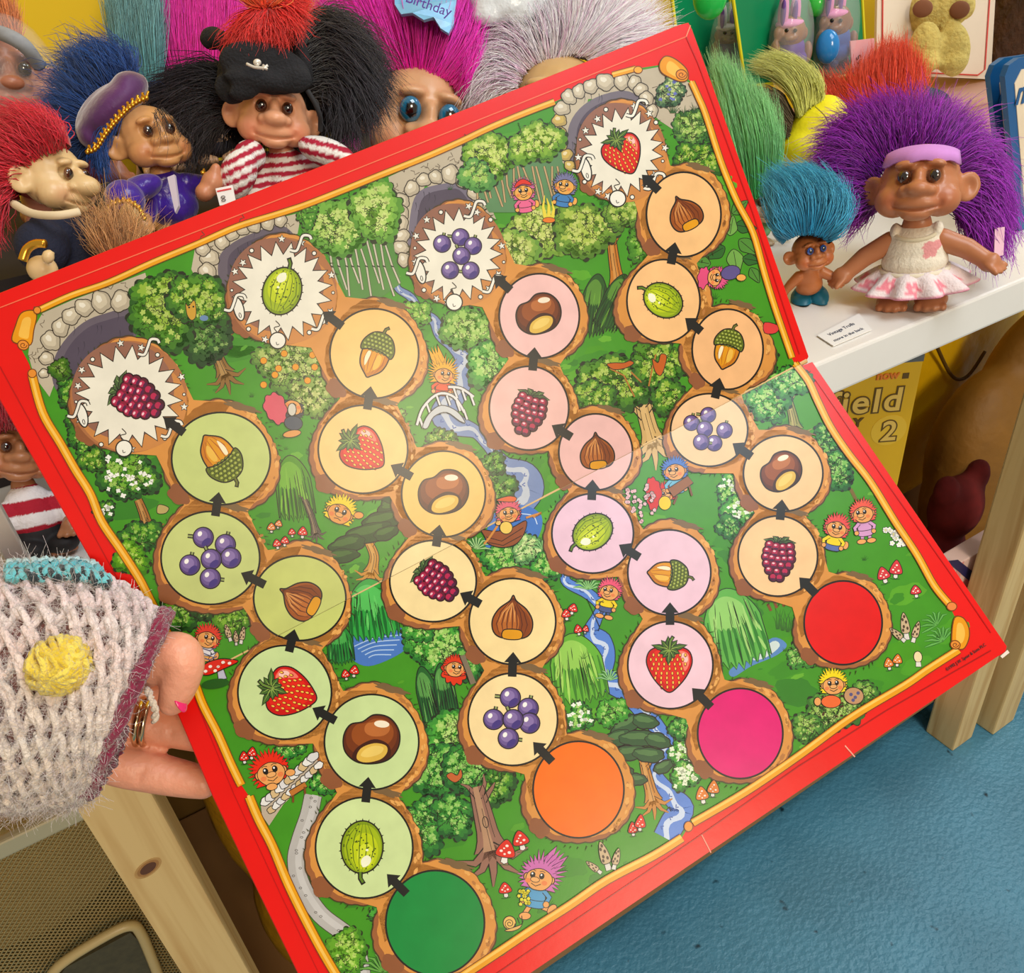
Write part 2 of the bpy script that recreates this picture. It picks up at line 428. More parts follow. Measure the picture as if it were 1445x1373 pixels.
# ---- little cartoon forest folk (generic wild-haired figures)
SKIN = (238, 170, 105)
def figure(x, y, s, rot=0, hair=(230, 60, 50), top=(70, 90, 150), legs=None, pose='stand', look=0, hairdir=-90, hairlen=1.3, smile=True, body=True, hat=None, skin=SKIN):
    T = TF(x, y, s, rot); R = random.Random(int(x + y))
    legs = legs or top
    hd = []
    n = 22
    for i in range(n * 2 + 1):
        a = math.radians(-215 + 250 * i / (n * 2)); base = 1.12 + .12 * R.random()
        q = base if i % 2 else base + hairlen * .35 * (0.5 + .5 * max(0, math.cos(a - math.radians(hairdir)))) * R.uniform(.7, 1.2)
        hd.append((q * math.cos(a), q * math.sin(a)))
    hd += [(.6, .9), (0, .75), (-.6, .9)]
    if hairlen > 1.6:
        hx, hy = math.cos(math.radians(hairdir)), math.sin(math.radians(hairdir))
        fl = []
        for i in range(9):
            u = -1 + 2 * i / 8; px, py = -hy * u, hx * u
            fl.append((px * .8 + hx * .5, py * .8 + hy * .5) if i in (0, 8) else (px * (.75 if i % 2 else .5) + hx * hairlen * (1.0 if i % 2 else .72), py * (.75 if i % 2 else .5) + hy * hairlen * (1.0 if i % 2 else .72)))
        A.out(T(fl), hair, 1.0)
    if body:
        arm = lambda pts, c: (A.stroke(T(pts), s * .42, INK), A.stroke(T(pts), s * .30, c))
        if pose == 'sit':
            arm([(-.3, 2.0), (.5, 2.2), (1.1, 1.7)], skin); A.out(T(ell(1.25, 1.55, .3, .42, n=14)), skin, 1)
        elif pose == 'run':
            arm([(-.3, 2.2), (-.6, 2.9)], skin); arm([(.3, 2.1), (1.1, 2.3)], skin)
            A.out(T(ell(-.55, 3.05, .45, .28, -10, n=14)), skin, 1); A.out(T(ell(1.35, 2.25, .3, .45, 30, n=14)), skin, 1)
        elif pose == 'stand':
            arm([(-.35, 2.2), (-.4, 2.75)], legs); arm([(.35, 2.2), (.4, 2.75)], legs)
            A.out(T(ell(-.5, 2.85, .48, .26, n=14)), skin, 1); A.out(T(ell(.5, 2.85, .48, .26, n=14)), skin, 1)
        A.out(T(spl([(-.5, .85), (-.75, 1.7), (-.62, 2.3), (.62, 2.3), (.75, 1.7), (.5, .85)], 4, True)), legs, 1)
        A.out(T(spl([(-.48, .8), (-.68, 1.3), (-.6, 1.75), (.6, 1.75), (.68, 1.3), (.48, .8)], 4, True)), top, .9)
        arm([(-.55, 1.0), (-1.05, 1.45), (-.95, 1.8)], top); arm([(.55, 1.0), (1.0, 1.4), (.85, 1.8)], top)
        A.out(T(ell(-.92, 1.95, .24, n=12)), skin, .9); A.out(T(ell(.85, 1.95, .24, n=12)), skin, .9)
    A.out(T(hd), hair, 1.1)
    A.strokes([T([(1.0 * math.cos(a), 1.0 * math.sin(a)), (1.35 * math.cos(a), 1.35 * math.sin(a))]) for a in np.linspace(-3.5, .3, 12)], .8, mixc(INK, hair, .4))
    f = look * .18
    A.multi([T(ell(-.98, .12, .22, .3, n=12)), T(ell(.98, .12, .22, .3, n=12))], INK); A.multi([T(ell(-.96, .12, .16, .24, n=12)), T(ell(.96, .12, .16, .24, n=12))], skin)
    face = T(spl([(-.8, -.3), (0, -.62), (.8, -.3), (.98, .3), (.55, .88), (0, 1.0), (-.55, .88), (-.98, .3)], 4, True))
    A.out(face, skin, 1.1)
    A.multi([T(ell(-.62 + f, .4, .22, .18, n=10)), T(ell(.62 + f, .4, .22, .18, n=10))], mixc(skin, (230, 90, 60), .4))
    A.multi([T(ell(-.34 + f, -.08, .2, .24, n=12)), T(ell(.34 + f, -.08, .2, .24, n=12))], INK)
    A.multi([T(ell(-.38 + f, -.16, .07, .08, n=8)), T(ell(.30 + f, -.16, .07, .08, n=8))], (255, 255, 255))
    A.strokes([T([(-.55 + f, -.38), (-.34 + f, -.46), (-.14 + f, -.38)]), T([(.14 + f, -.38), (.34 + f, -.46), (.55 + f, -.38)])], .9)
    A.out(T(ell(f * 1.6, .25, .34, .2, n=16)), mixc(skin, (245, 190, 130), .5), .9)
    A.stroke(T([(-.36 + f, .55), (f, .72), (.38 + f, .52)] if smile else [(-.3 + f, .66), (f, .58), (.3 + f, .68)]), 1.0)
    if hat: A.out(T(spl([(-.9, -.45), (-.6, -1.0), (.1, -1.3), (.8, -.9), (.95, -.5), (0, -.75)], 4, True)), hat, 1)

# ---- fruit and nut pictures
def acorn(cx, cy, s, rot=0, mix=0):
    T = TF(cx, cy, s, rot)
    nut = spl([(0, 1.08), (.14, .98), (.5, .62), (.62, .12), (.5, -.2), (-.5, -.2), (-.62, .12), (-.5, .62), (-.14, .98)], 5, True)
    A.poly(T(nut), (206, 128, 28))
    A.poly(T([(x * .8 - .08, y * .86 - .02) for x, y in nut]), (226, 156, 44))
    A.strokes([T([(u * .9, -.1), (u, .35), (u * .5, .85)]) for u in (-.42, -.2, .05, .25, .45)], s * .05, (176, 98, 18), taper=2)
    A.poly(T(spl([(.12, .0), (.3, .05), (.32, .45), (.14, .7), (.06, .4)], 4, True)), (240, 190, 90))
    A.poly(T(spl([(-.36, -.02), (-.22, .0), (-.24, .45), (-.3, .62), (-.4, .3)], 4, True)), (252, 240, 205))
    A.stroke(T(nut), 2.0, closed=True)
    cap = spl([(-.7, -.02), (-.74, -.4), (-.45, -.86), (0, -1.0), (.45, -.86), (.74, -.4), (.7, -.02), (.35, -.14), (0, -.18), (-.35, -.14)], 5, True)
    A.poly(T(cap), (98, 112, 36))
    sc = []
    for r in range(5):
        for k in range(-4, 5):
            x = (k + .5 * (r % 2)) * .175; y = -.16 - r * .17 + .06 * (x / .7) ** 2
            if abs(x) < .7 * math.sqrt(max(0, 1 - ((y + .1) / .95) ** 2)) - .03: sc.append((x, y))
    A.multi([T(ell(x, y, .1, .085, n=8)) for x, y in sc], (60, 72, 22))
    A.multi([T(ell(x - .01, y - .015, .075, .06, n=8)) for x, y in sc], (146, 158, 62))
    A.multi([T(ell(x - .02, y - .03, .03, .025, n=6)) for x, y in sc], (205, 212, 130))
    A.stroke(T(cap), 1.8, closed=True)
    A.stroke(T([(0, -.98), (.03, -1.18), (.16, -1.3)]), s * .16, (40, 42, 20)); A.stroke(T([(0, -.98), (.03, -1.16), (.13, -1.26)]), s * .07, (110, 115, 50))
def hazelnut(cx, cy, s, rot=0):
    T = TF(cx, cy, s, rot)
    b = spl([(0, -1.12), (.16, -.86), (.62, -.5), (.9, -.02), (.88, .48), (.6, .78), (0, .86), (-.6, .78), (-.88, .48), (-.9, -.02), (-.62, -.5), (-.16, -.86)], 5, True)
    A.poly(T(b), (160, 84, 34))
    A.poly(T([(x * .72 + .18, y * .8 + .1) for x, y in b]), (134, 66, 26))
    A.poly(T([(x * .55 - .2, y * .75) for x, y in b]), (186, 108, 52))
    A.strokes([T([(0, -1.0), (u * .75, -.35), (u, .2), (u * .8, .68)]) for u in (-.72, -.48, -.25, 0, .22, .45, .68)], s * .055, (92, 40, 16), taper=2)
    A.strokes([T([(-.02, -.8), (u * .75, -.3), (u, .1)]) for u in (-.6, -.36, -.12, .1)], s * .05, (226, 162, 100), taper=2)
    A.stroke(T(b), 2.0, closed=True)
    p = T(spl([(-.46, .62), (-.3, .44), (.3, .44), (.48, .6), (.4, .84), (0, .9), (-.4, .84)], 5, True))
    A.out(p, (228, 160, 52), 1.5)
def conker(cx, cy, s, rot=0):
    T = TF(cx, cy, s, rot)
    b = spl([(-.95, -.1), (-.72, -.5), (-.3, -.6), (.1, -.84), (.62, -.74), (.95, -.3), (.94, .25), (.62, .68), (.1, .84), (-.5, .78), (-.9, .42)], 6, True)
    A.poly(T(b), (92, 40, 18)); A.poly(T([(x * .9, y * .82 - .1) for x, y in b]), (116, 54, 24))
    A.poly(T([(x * .74 + .04, y * .6 - .2) for x, y in b]), (150, 78, 36))
    A.poly(T([(x * .45 + .2, y * .34 - .38) for x, y in b]), (188, 112, 62))
    A.poly(T(ell(.36, -.52, .26, .12, 5)), (250, 238, 215))
    A.poly(T(spl([(-.62, .72), (-.5, .3), (.1, .0), (.6, .2), (.62, .66), (.1, .84)], 5, True)), (62, 24, 12))
    A.poly(T(spl([(-.5, .66), (-.36, .32), (.1, .14), (.5, .22), (.54, .46), (.3, .7), (-.2, .8)], 5, True)), (228, 188, 92))
    A.poly(T(spl([(-.36, .56), (-.2, .34), (.15, .22), (.42, .3), (.3, .5), (-.1, .62)], 5, True)), (242, 210, 120))
    A.stroke(T(b), 2.0, closed=True)
def strawberry(cx, cy, s, rot=0):
    T = TF(cx, cy, s, rot)
    b = spl([(0, -.62), (.42, -.76), (.8, -.6), (.92, -.15), (.7, .4), (.32, .86), (0, 1.06), (-.32, .86), (-.7, .4), (-.92, -.15), (-.8, -.6), (-.42, -.76)], 5, True)
    A.poly(T(b), (206, 34, 30)); A.poly(T([(x * .82 + .04, y * .84 - .04) for x, y in b]), (228, 52, 42))
    A.poly(T(spl([(.4, -.6), (.75, -.5), (.8, -.1), (.62, .2), (.5, -.2)], 4, True)), (244, 130, 112))
    A.poly(T(ell(.62, -.34, .12, .2, -20)), (252, 205, 195))
    R = random.Random(3); sd = []
    for r in range(8):
        y = -.44 + r * .185; wd = .8 * math.sqrt(max(.02, 1 - max(0, (y + .2) / 1.22) ** 1.6))
        k = max(1, int(wd * 2 / .22))
        for i in range(k): sd.append((-wd + 2 * wd * (i + .5 + .25 * (-1) ** r) / k * .94, y))
    A.multi([T(ell(x, y, .06, .09, n=8)) for x, y in sd], (150, 16, 18)); A.multi([T(ell(x, y - .01, .034, .062, n=8)) for x, y in sd], (250, 206, 96))
    A.stroke(T(b), 1.8, closed=True)
    lv = []
    for a, l in ((-165, .75), (-130, .5), (-95, .55), (-50, .5), (-15, .75), (20, .45), (60, .4), (95, .62), (130, .42), (160, .45)):
        t = math.radians(a); dx, dy = math.cos(t), math.sin(t)
        lv.append([(-dy * .1, -.66 + dx * .1), (dx * l * .6 - dy * .1, -.66 + dy * l * .6 + dx * .1), (dx * l, -.66 + dy * l), (dx * l * .6 + dy * .12, -.66 + dy * l * .6 - dx * .12), (dy * .1, -.66 - dx * .1)])
    for L in lv: A.poly(T(L), (70, 104, 46)); A.stroke(T(L), 1.2, closed=True)
    A.strokes([T([(0, -.68), ((L[2][0]) * .8, -.66 + (L[2][1] + .66) * .8)]) for L in lv], s * .05, (150, 176, 90), taper=1)
    A.stroke(T([(0, -.66), (.04, -1.0), (.16, -1.2)]), s * .15, INK); A.stroke(T([(0, -.66), (.04, -1.0), (.14, -1.16)]), s * .08, (110, 140, 66))
def raspberry(cx, cy, s, rot=0):
    T = TF(cx, cy, s, rot)
    for a, l in ((-160, .85), (-125, .65), (-90, .5), (-55, .7), (-20, .8)):
        t = math.radians(a); dx, dy = math.cos(t), math.sin(t); o = (0, -.6)
        L = [(-dy * .13, -.6 + dx * .13), (dx * l * .6 - dy * .13, -.6 + dy * l * .55 + dx * .13), (dx * l, -.6 + dy * l * .8 + .06), (dx * l * .6 + dy * .13, -.6 + dy * l * .55 - dx * .13), (dy * .13, -.6 - dx * .13)]
        A.poly(T(L), (72, 98, 56)); A.stroke(T(L), 1.3, closed=True)
        A.stroke(T([L[0], ((L[1][0] + L[3][0]) / 2, (L[1][1] + L[3][1]) / 2), L[2]]), s * .05, (140, 165, 105), taper=1)
    b = []
    for r in range(6):
        y = -.52 + r * .29; wd = .74 * math.sqrt(max(.05, 1 - (max(0, y + .1) / 1.12) ** 2.2)) * (.86 if r == 0 else 1)
        k = (4, 4, 5, 4, 3, 2)[r]
        for i in range(k): b.append(((-wd + 2 * wd * (i + .5) / k), y + .06 * (abs(i - (k - 1) / 2) - 1) * (-1 if r < 2 else -.6)))
    A.multi([T(ell(x, y, .25, .24, n=16)) for x, y in b], (40, 10, 22))
    for x, y in b:
        q = max(0, min(1, (x + y + .9) / 1.9))
        A.poly(T(ell(x, y, .2, .19, n=14)), mixc((150, 26, 60), (74, 16, 38), q))
    A.multi([T(ell(x - .03, y - .03, .13, .12, n=10)) for x, y in b], (186, 44, 84))
    A.multi([T(ell(x - .02, y + .1, .12, .06, n=10)) for x, y in b], (84, 22, 66))
    A.multi([T(ell(x - .05, y - .07, .07, .045, n=8)) for x, y in b if x + y < .7], (250, 205, 215))
def grapes(cx, cy, s, rot=0, lay=None, sgn=1):
    T = TF(cx, cy, s, rot)
    B = lay or [(-.12, -.72), (.55, -.3), (-.68, .1), (.62, .24), (.04, .08), (-.12, .76)]
    ST = [(-.5, -.05), (.1, -.42), (.08, -.42), (0, 0), (-.2, -.42), (.45, .05)]
    for i, (x, y) in enumerate(B):
        dx, dy = ST[i]
        if dx or dy:
            P = T([(x + dx * .7, y + dy * .7), (x + dx * 1.1, y + dy * 1.1)]); A.stroke(P, s * .15, INK); A.stroke(P, s * .07, (150, 160, 105))
        r = .38
        A.poly(T(ell(x, y, r, r, n=28)), INK)
        A.poly(T(ell(x, y, r - .035, r - .035, n=28)), (84, 62, 118))
        A.poly(T(ell(x - .03, y - .04, r * .78, r * .78, n=22)), (112, 90, 150))
        A.poly(T(ell(x - .06, y - .07, r * .55, r * .5, n=20)), (142, 120, 176))
        A.poly(T(ell(x + .1, y + .16, r * .5, r * .28, -40, n=16)), (70, 54, 128))
        A.poly(T(ell(x - .12, y - .13, .075, .095, 30, n=12)), (255, 252, 250))
def gooseberry(cx, cy, s, rot=0):
    T = TF(cx, cy, s, rot)
    b = ell(0, 0, .8, 1.0, n=44); sp = []
    for i in range(22):
        t = 2 * PI * (i + .3) / 22; sp.append([(.78 * math.cos(t - .05), .98 * math.sin(t - .05)), (.9 * math.cos(t), 1.11 * math.sin(t)), (.78 * math.cos(t + .05), .98 * math.sin(t + .05))])
    A.multi([T(p) for p in sp], INK)
    A.poly(T(b), (134, 158, 20)); A.poly(T([(x * .88 + .03, y * .9 + .04) for x, y in b]), (166, 188, 26))
    A.poly(T([(x * .66 + .1, y * .7 + .15) for x, y in b]), (196, 212, 40))
    A.poly(T([(x * .4 + .16, y * .45 + .3) for x, y in b]), (220, 232, 80))
    A.strokes([T([(u * .3, -.92), (u * .8, -.45), (u, 0), (u * .8, .5), (u * .3, .92)]) for u in (-.6, -.36, -.1, .18, .46)], s * .045, (100, 124, 14), taper=2)
    R = random.Random(9); D = []
    for i in range(46):
        a, q = R.uniform(0, 2 * PI), math.sqrt(R.random()) * .9; D.append((q * .8 * math.cos(a), q * math.sin(a)))
    A.multi([T(ell(x, y, .032, .032, n=6)) for x, y in D], (70, 86, 14))
    A.poly(T(spl([(.0, .5), (.2, .3), (.38, .42), (.3, .66), (.08, .76)], 4, True)), (252, 252, 225)); A.poly(T(ell(.2, .1, .06, .05, n=8)), (250, 252, 220))
    A.stroke(T(b), 2.0, closed=True)
    A.stroke(T([(0, .95), (.02, 1.2), (.16, 1.4)]), s * .19, INK); A.stroke(T([(0, .95), (.02, 1.18), (.13, 1.34)]), s * .09, (96, 128, 40))

def arrow(tail, head, w=9.5):
    t, h = np.array(tail, float), np.array(head, float); d = h - t; L = np.hypot(*d); d /= L; n = np.array([-d[1], d[0]])
    q = h - d * min(15, L * .5)
    A.poly([tuple(p) for p in (t + n * w * .72, q + n * w * .72, q + n * w * 1.45, h, q - n * w * 1.45, q - n * w * .72, t - n * w * .72)], (27, 27, 25))
def star(x, y, r, rot=0): return [(x + (r if i % 2 == 0 else r * .45) * math.cos(math.radians(rot + 36 * i)), y + (r if i % 2 == 0 else r * .45) * math.sin(math.radians(rot + 36 * i))) for i in range(10)]
def burst(cx, cy, rx, ry, rot, n=20, seed=1):
    P = []
    for i in range(n * 2):
        t = 2 * PI * i / (n * 2); q = 1 if i % 2 == 0 else .74
        P.append((q * rx * math.cos(t), q * ry * math.sin(t)))
    P = TF(cx, cy, 1, rot)(P); A.poly(P, (243, 238, 222)); A.stroke(P, 2.4, closed=True)
    R = random.Random(seed); WH = (245, 242, 230)
    for i in range(n):
        t = 2 * PI * (i + .5) / n + R.uniform(-.06, .06); q = .96 + .1 * R.random()
        x, y = TF(cx, cy, 1, rot)([(q * rx * math.cos(t), q * ry * math.sin(t))])[0]
        k = i % 10
        if k in (0, 1, 4, 5, 8): A.out(star(x, y, 6.2, R.uniform(0, 72)), WH, 1.3)
        elif k in (2, 6): A.out(ell(x, y, 3.2, n=12), WH, 1.3)
        elif k == 9: A.out(ell(x, y, 2.2, n=10), WH, 1.1)
    # balloons and curled streamers
    for (a, typ) in ((172 + 30, 'long'), (95, 'round'), (-70, 'curl'), (165, 'curl'), (40, 'curl')):
        t = math.radians(a); x, y = cx + rx * 1.0 * math.cos(t), cy + ry * 1.0 * math.sin(t)
        if typ == 'long':
            x, y = cx - rx * .86, cy + ry * .36
            A.out(ell(x, y, 7.2, 17, -14, n=20), WH, 1.8); A.stroke(ell(x + 2, y + 9, 1.6, 3.6, -14, n=8), 1, closed=True)
        elif typ == 'round':
            A.out(ell(x, y, 11.5, n=24), WH, 1.8); A.stroke(spl([(x, y - 11), (x - 5, y - 18), (x + 3, y - 21), (x - 3, y - 28)], 4), 1.3); A.stroke(spl([(x - 2, y + 2), (x - 1, y + 6), (x + 2, y + 5)], 3), 1)
        else:
            S = spl([(x - 13, y + 8), (x - 4, y + 9), (x + 1, y - 2), (x + 5, y - 12), (x + 14, y - 12), (x + 17, y - 7)], 5)
            A.stroke(S, 6, INK); A.stroke(S, 3.4, WH)
# ================================================================== board picture, laid out in the plane of the two panels
TRIM_TOP = [(57, 437), (101, 417), (153, 399), (215, 371), (280, 344), (335, 320), (396, 301), (443, 285), (540, 246), (600, 222), (650, 200), (690, 181), (740, 160), (782, 144), (830, 122), (864, 106), (897, 97)]
TRIM_RIGHT_A = [(975, 116), (985, 138), (995, 162), (1015, 224), (1028, 258), (1041, 288), (1062, 329), (1078, 386), (1093, 435), (1117, 505)]
TRIM_RIGHT_B = [(1121, 513), (1140, 538), (1154, 568), (1172, 604), (1197, 641), (1228, 681), (1262, 736), (1293, 783), (1317, 826), (1338, 852)]
TRIM_BOT_A = [(1352, 917), (1308, 945), (1276, 967), (1201, 1012), (1127, 1066), (1052, 1117), (977, 1161)]
TRIM_BOT_B = [(962, 1182), (922, 1207), (857, 1241), (804, 1277), (751, 1311), (699, 1346), (600, 1412), (540, 1455)]
TRIM_LEFT_A = [(46, 530), (61, 583), (86, 626), (107, 663), (128, 697), (144, 736), (171, 776), (196, 815), (210, 842), (240, 900), (272, 957), (287, 995), (308, 1036), (326, 1077), (341, 1108)]
TRIM_LEFT_B = [(352, 1124), (366, 1157), (385, 1194), (407, 1247), (436, 1306), (465, 1359), (515, 1440)]
FIELD = TRIM_TOP + [(930, 92), (968, 108)] + TRIM_RIGHT_A + TRIM_RIGHT_B + [(1352, 880), (1356, 905)] + TRIM_BOT_A + [(968, 1172)] + TRIM_BOT_B + [(520, 1450)] + TRIM_LEFT_B[::-1] + TRIM_LEFT_A[::-1] + [(42, 515), (30, 492), (36, 462)]
A.poly(FIELD, (74, 150, 44), layer=1)
rb = random.Random(11)
def blotches(n, cols, rmin, rmax, layer, box=(40, 90, 1350, 1420)):
    L = {}
    for i in range(n):
        x, y = rb.uniform(box[0], box[2]), rb.uniform(box[1], box[3])
        # stay inside the picture sheet
        if y < 437 - .39 * (x - 57) + 12 or y > 1182 - .66 * (x - 962) - 14 or x > 985 + (y - 120) * .36 + max(0, y - 510) * .33 - 22 or x < 60 + (y - 520) * .53 + 22: continue
        r = rb.uniform(rmin, rmax)
        L.setdefault(rb.choice(cols), []).append(leafy(x, y, r, r * rb.uniform(.3, .7), rb.uniform(-40, 10), 5, .14, i, 18))
    for k, (c, v) in enumerate(L.items()): A.multi(v, c, layer + k)
blotches(300, [(84, 160, 48), (66, 140, 42), (96, 168, 52), (58, 128, 42), (78, 152, 40)], 10, 34, 2)
blotches(260, [(108, 176, 60), (60, 132, 42), (90, 162, 50)], 3, 12, 8)
A.grid[:] = np.maximum(A.grid, 12)

# ---- stone surrounds of the four caves
STN = (196, 184, 162)
def rocks(P, col=STN): A.poly(P, col)
rocks([(48, 530), (40, 500), (44, 470), (60, 442), (101, 424), (153, 405), (205, 385), (215, 420), (190, 440), (120, 460), (85, 520), (70, 560)])
rocks([(275, 352), (335, 326), (400, 306), (425, 300), (420, 330), (350, 345), (320, 370), (312, 420), (290, 420), (270, 380)])
rocks([(548, 250), (600, 226), (650, 206), (672, 196), (668, 240), (690, 285), (700, 310), (660, 285), (600, 262), (580, 300), (578, 370), (562, 372), (556, 300)])
rocks([(782, 150), (830, 128), (900, 100), (928, 95), (975, 118), (985, 150), (1000, 190), (960, 190), (930, 170), (900, 140), (830, 140), (802, 240), (786, 220)])
crk = []
rc = random.Random(4)
for cx, cy, sx, sy in ((85, 450, 40, 20), (150, 415, 40, 10), (60, 490, 15, 25), (305, 345, 25, 14), (370, 318, 35, 8), (600, 243, 40, 12), (560, 275, 8, 20), (640, 222, 25, 12), (945, 125, 20, 15)):
    for i in range(7):
        x, y = cx + rc.uniform(-sx, sx), cy + rc.uniform(-sy, sy); a = rc.uniform(0, 6.3)
        crk.append([(x, y), (x + 5 * math.cos(a), y + 4 * math.sin(a)), (x + 9 * math.cos(a + .6), y + 8 * math.sin(a + .6)), (x + 13 * math.cos(a), y + 11 * math.sin(a))])
A.strokes(crk, 1.0, (90, 75, 58))
def cave(P, col=(104, 94, 106)):
    P = spl(P, 4, True); A.poly(P, col); x0 = min(p[0] for p in P); x1 = max(p[0] for p in P); y0 = min(p[1] for p in P); y1 = max(p[1] for p in P)
    A.poly([(x0 + (x1 - x0) * .5 + (p[0] - (x0 + x1) / 2) * .82 + 3, y0 + (y1 - y0) * .5 + (p[1] - (y0 + y1) / 2) * .8 - 1) for p in P], (84, 74, 90))
    R = random.Random(int(x0)); L = []
    for i in range(16):
        x, y = R.uniform(x0 + 6, x1 - 6), R.uniform(y0 + 4, y1 - 20); L.append([(x, y), (x + 1, y + 6), (x - 1, y + 13)])
    A.strokes(L, 1.0, (52, 46, 60), taper=1)
cave([(78, 548), (74, 515), (90, 482), (118, 455), (150, 442), (186, 436), (196, 470), (160, 490), (130, 520), (100, 560)])
cave([(312, 418), (308, 368), (324, 346), (352, 331), (392, 318), (412, 328), (425, 350), (380, 358), (345, 378), (328, 410)])
cave([(576, 352), (580, 296), (592, 270), (622, 260), (650, 260), (668, 288), (640, 290), (612, 305), (594, 330)], (120, 112, 128))
cave([(806, 240), (800, 192), (812, 160), (840, 138), (880, 128), (904, 140), (914, 165), (880, 165), (850, 178), (830, 205)], (118, 110, 122))
def stones(L, yel=False):
    for i, (x, y, r) in enumerate(L):
        c = (212, 200, 176) if not yel else (212, 184, 104)
        A.out(leafy(x, y, r * 1.05, r * .92, i * 50, 5, .07, i, 22), mixc(c, (120, 108, 92), .28), 1.3, (50, 42, 34))
        A.poly(leafy(x - r * .12, y - r * .14, r * .76, r * .62, i * 50, 5, .07, i, 18), c)
        A.poly(leafy(x - r * .22, y - r * .26, r * .36, r * .26, i * 50, 5, .1, i, 12), mixc(c, (255, 252, 240), .6))
stones([(66, 506, 10), (72, 481, 14), (86, 462, 13), (101, 446, 13), (119, 434, 13), (143, 426, 15), (171, 425, 15), (62, 527, 7)])
stones([(296, 364, 13), (293, 384, 13), (294, 404, 11), (308, 418, 7), (286, 352, 10), (313, 341, 11), (328, 330, 10), (343, 324, 9), (358, 319, 10), (378, 314, 11), (396, 312, 9)])
stones([(565, 284, 12), (566, 300, 11), (566, 316, 11), (567, 334, 11), (566, 350, 11), (570, 367, 10), (581, 266, 11), (598, 254, 10), (615, 250, 10), (635, 246, 13), (654, 255, 11), (670, 272, 11), (682, 288, 9)])
stones([(789, 170, 10), (791, 188, 9), (793, 203, 9), (799, 219, 9), (804, 234, 8)], True)
stones([(793, 153, 11), (803, 137, 11), (817, 129, 10), (834, 122, 11), (854, 116, 13), (877, 115, 12), (895, 117, 10), (904, 127, 10), (912, 139, 10), (920, 157, 9)])

# ---- river and ponds
def river(pts, widths, col=(96, 128, 196), hi=(196, 210, 238)):
    P = spl(pts, 5); Wd = np.interp(np.linspace(0, len(pts) - 1, len(P)), range(len(pts)), widths); tl = []; t2 = []; edge = [[], []]
    for i in range(len(P)):
        t = P[min(i + 1, len(P) - 1)] - P[max(i - 1, 0)]; t = t / np.hypot(*t); nr = np.array([-t[1], t[0]])
        edge[0].append(P[i] + nr * Wd[i] / 2); edge[1].append(P[i] - nr * Wd[i] / 2)
    for i in range(len(P) - 1):
        a, b, c, d = edge[0][i], edge[0][i + 1], edge[1][i + 1], edge[1][i]
        tl += [np.array([a, b, c]), np.array([a, c, d])]
        q = lambda u, v, k: u * k + v * (1 - k)
        k0, k1 = .55 + .14 * math.sin(i * .8), .55 + .14 * math.sin((i + 1) * .8); t2 += [np.array([q(a, d, k0 + .13), q(b, c, k1 + .13), q(b, c, k1 - .13)]), np.array([q(a, d, k0 + .13), q(b, c, k1 - .13), q(a, d, k0 - .13)])]
    A.tris(tl, col); A.tris(t2, hi)
    for e in edge: A.stroke([tuple(p) for p in e], 1.3, mixc(INK, (40, 60, 90), .5))
    R = random.Random(3); L = []
    for i in range(4, len(P) - 2, 3):
        k = R.uniform(-.3, .3); v = (edge[0][i] - edge[1][i]); L.append([tuple(P[i] + v * k), tuple((P[i] + P[i + 1]) / 2 + v * (k + .1)), tuple(P[i + 1] + v * k)])
    A.strokes(L, 1.6, (60, 92, 168))
river([(505, 388), (535, 390), (556, 395), (562, 408), (580, 420), (592, 440), (612, 452), (622, 472), (640, 486), (655, 505), (652, 530), (640, 560), (625, 585), (645, 600), (672, 610), (690, 630), (712, 655), (740, 668), (745, 690), (722, 715)], [7, 8, 10, 10, 12, 14, 15, 18, 22, 28, 34, 32, 36, 30, 18, 16, 22, 34, 46, 50], (120, 142, 190), (196, 204, 218))
A.poly(spl([(688, 745), (700, 722), (735, 712), (764, 728), (758, 760), (730, 776), (700, 785), (684, 768)], 5, True), (74, 122, 200))
A.strokes([spl(p, 4) for p in ([(690, 765), (705, 778), (730, 770)], [(735, 725), (752, 728), (758, 740)], [(700, 772), (720, 778), (740, 765)], [(688, 755), (694, 768), (704, 772)])], 1.4, (210, 226, 250))
river([(770, 790), (795, 806), (800, 822), (830, 838), (848, 856), (842, 872), (834, 892), (848, 905), (856, 925), (850, 948), (860, 962), (885, 978), (905, 1000), (930, 1030), (942, 1050), (932, 1075), (926, 1095), (944, 1120), (962, 1140), (950, 1160), (938, 1182)], [8, 14, 14, 16, 16, 16, 22, 30, 24, 30, 30, 28, 26, 22, 18, 20, 20, 26, 34, 36, 34], (92, 134, 214), (206, 220, 244))
A.poly(spl([(490, 905), (520, 885), (575, 888), (582, 905), (560, 925), (520, 940), (495, 928)], 5, True), (78, 122, 196))
A.strokes([spl([(500 + i * 5, 912 + i * 4), (530, 900 + i * 6), (568 - i * 4, 896 + i * 7)], 5) for i in range(5)], 1.5, (180, 206, 240))
A.poly(spl([(1030, 945), (1060, 925), (1090, 900), (1110, 910), (1095, 925), (1060, 940), (1035, 955)], 5, True), (96, 140, 196)); A.poly(spl([(1062, 930), (1090, 905), (1100, 912), (1080, 928)], 4, True), (214, 228, 226))
# grey lane and the river foot
P = spl([(442, 1122), (436, 1150), (424, 1185), (418, 1215), (426, 1250), (452, 1290), (490, 1320), (505, 1345), (514, 1400)], 5)
A.strokes([P], 26, (70, 64, 52)); A.strokes([P], 24, (188, 184, 180)); A.strokes([[(p[0] + 3, p[1]) for p in P]], 9, (206, 203, 200))
A.strokes([ell(p[0] + rc.uniform(-8, 8), p[1] + rc.uniform(-5, 5), 2, 1.3, n=8) for p in P[::2]], .8, (96, 90, 86), closed=True)

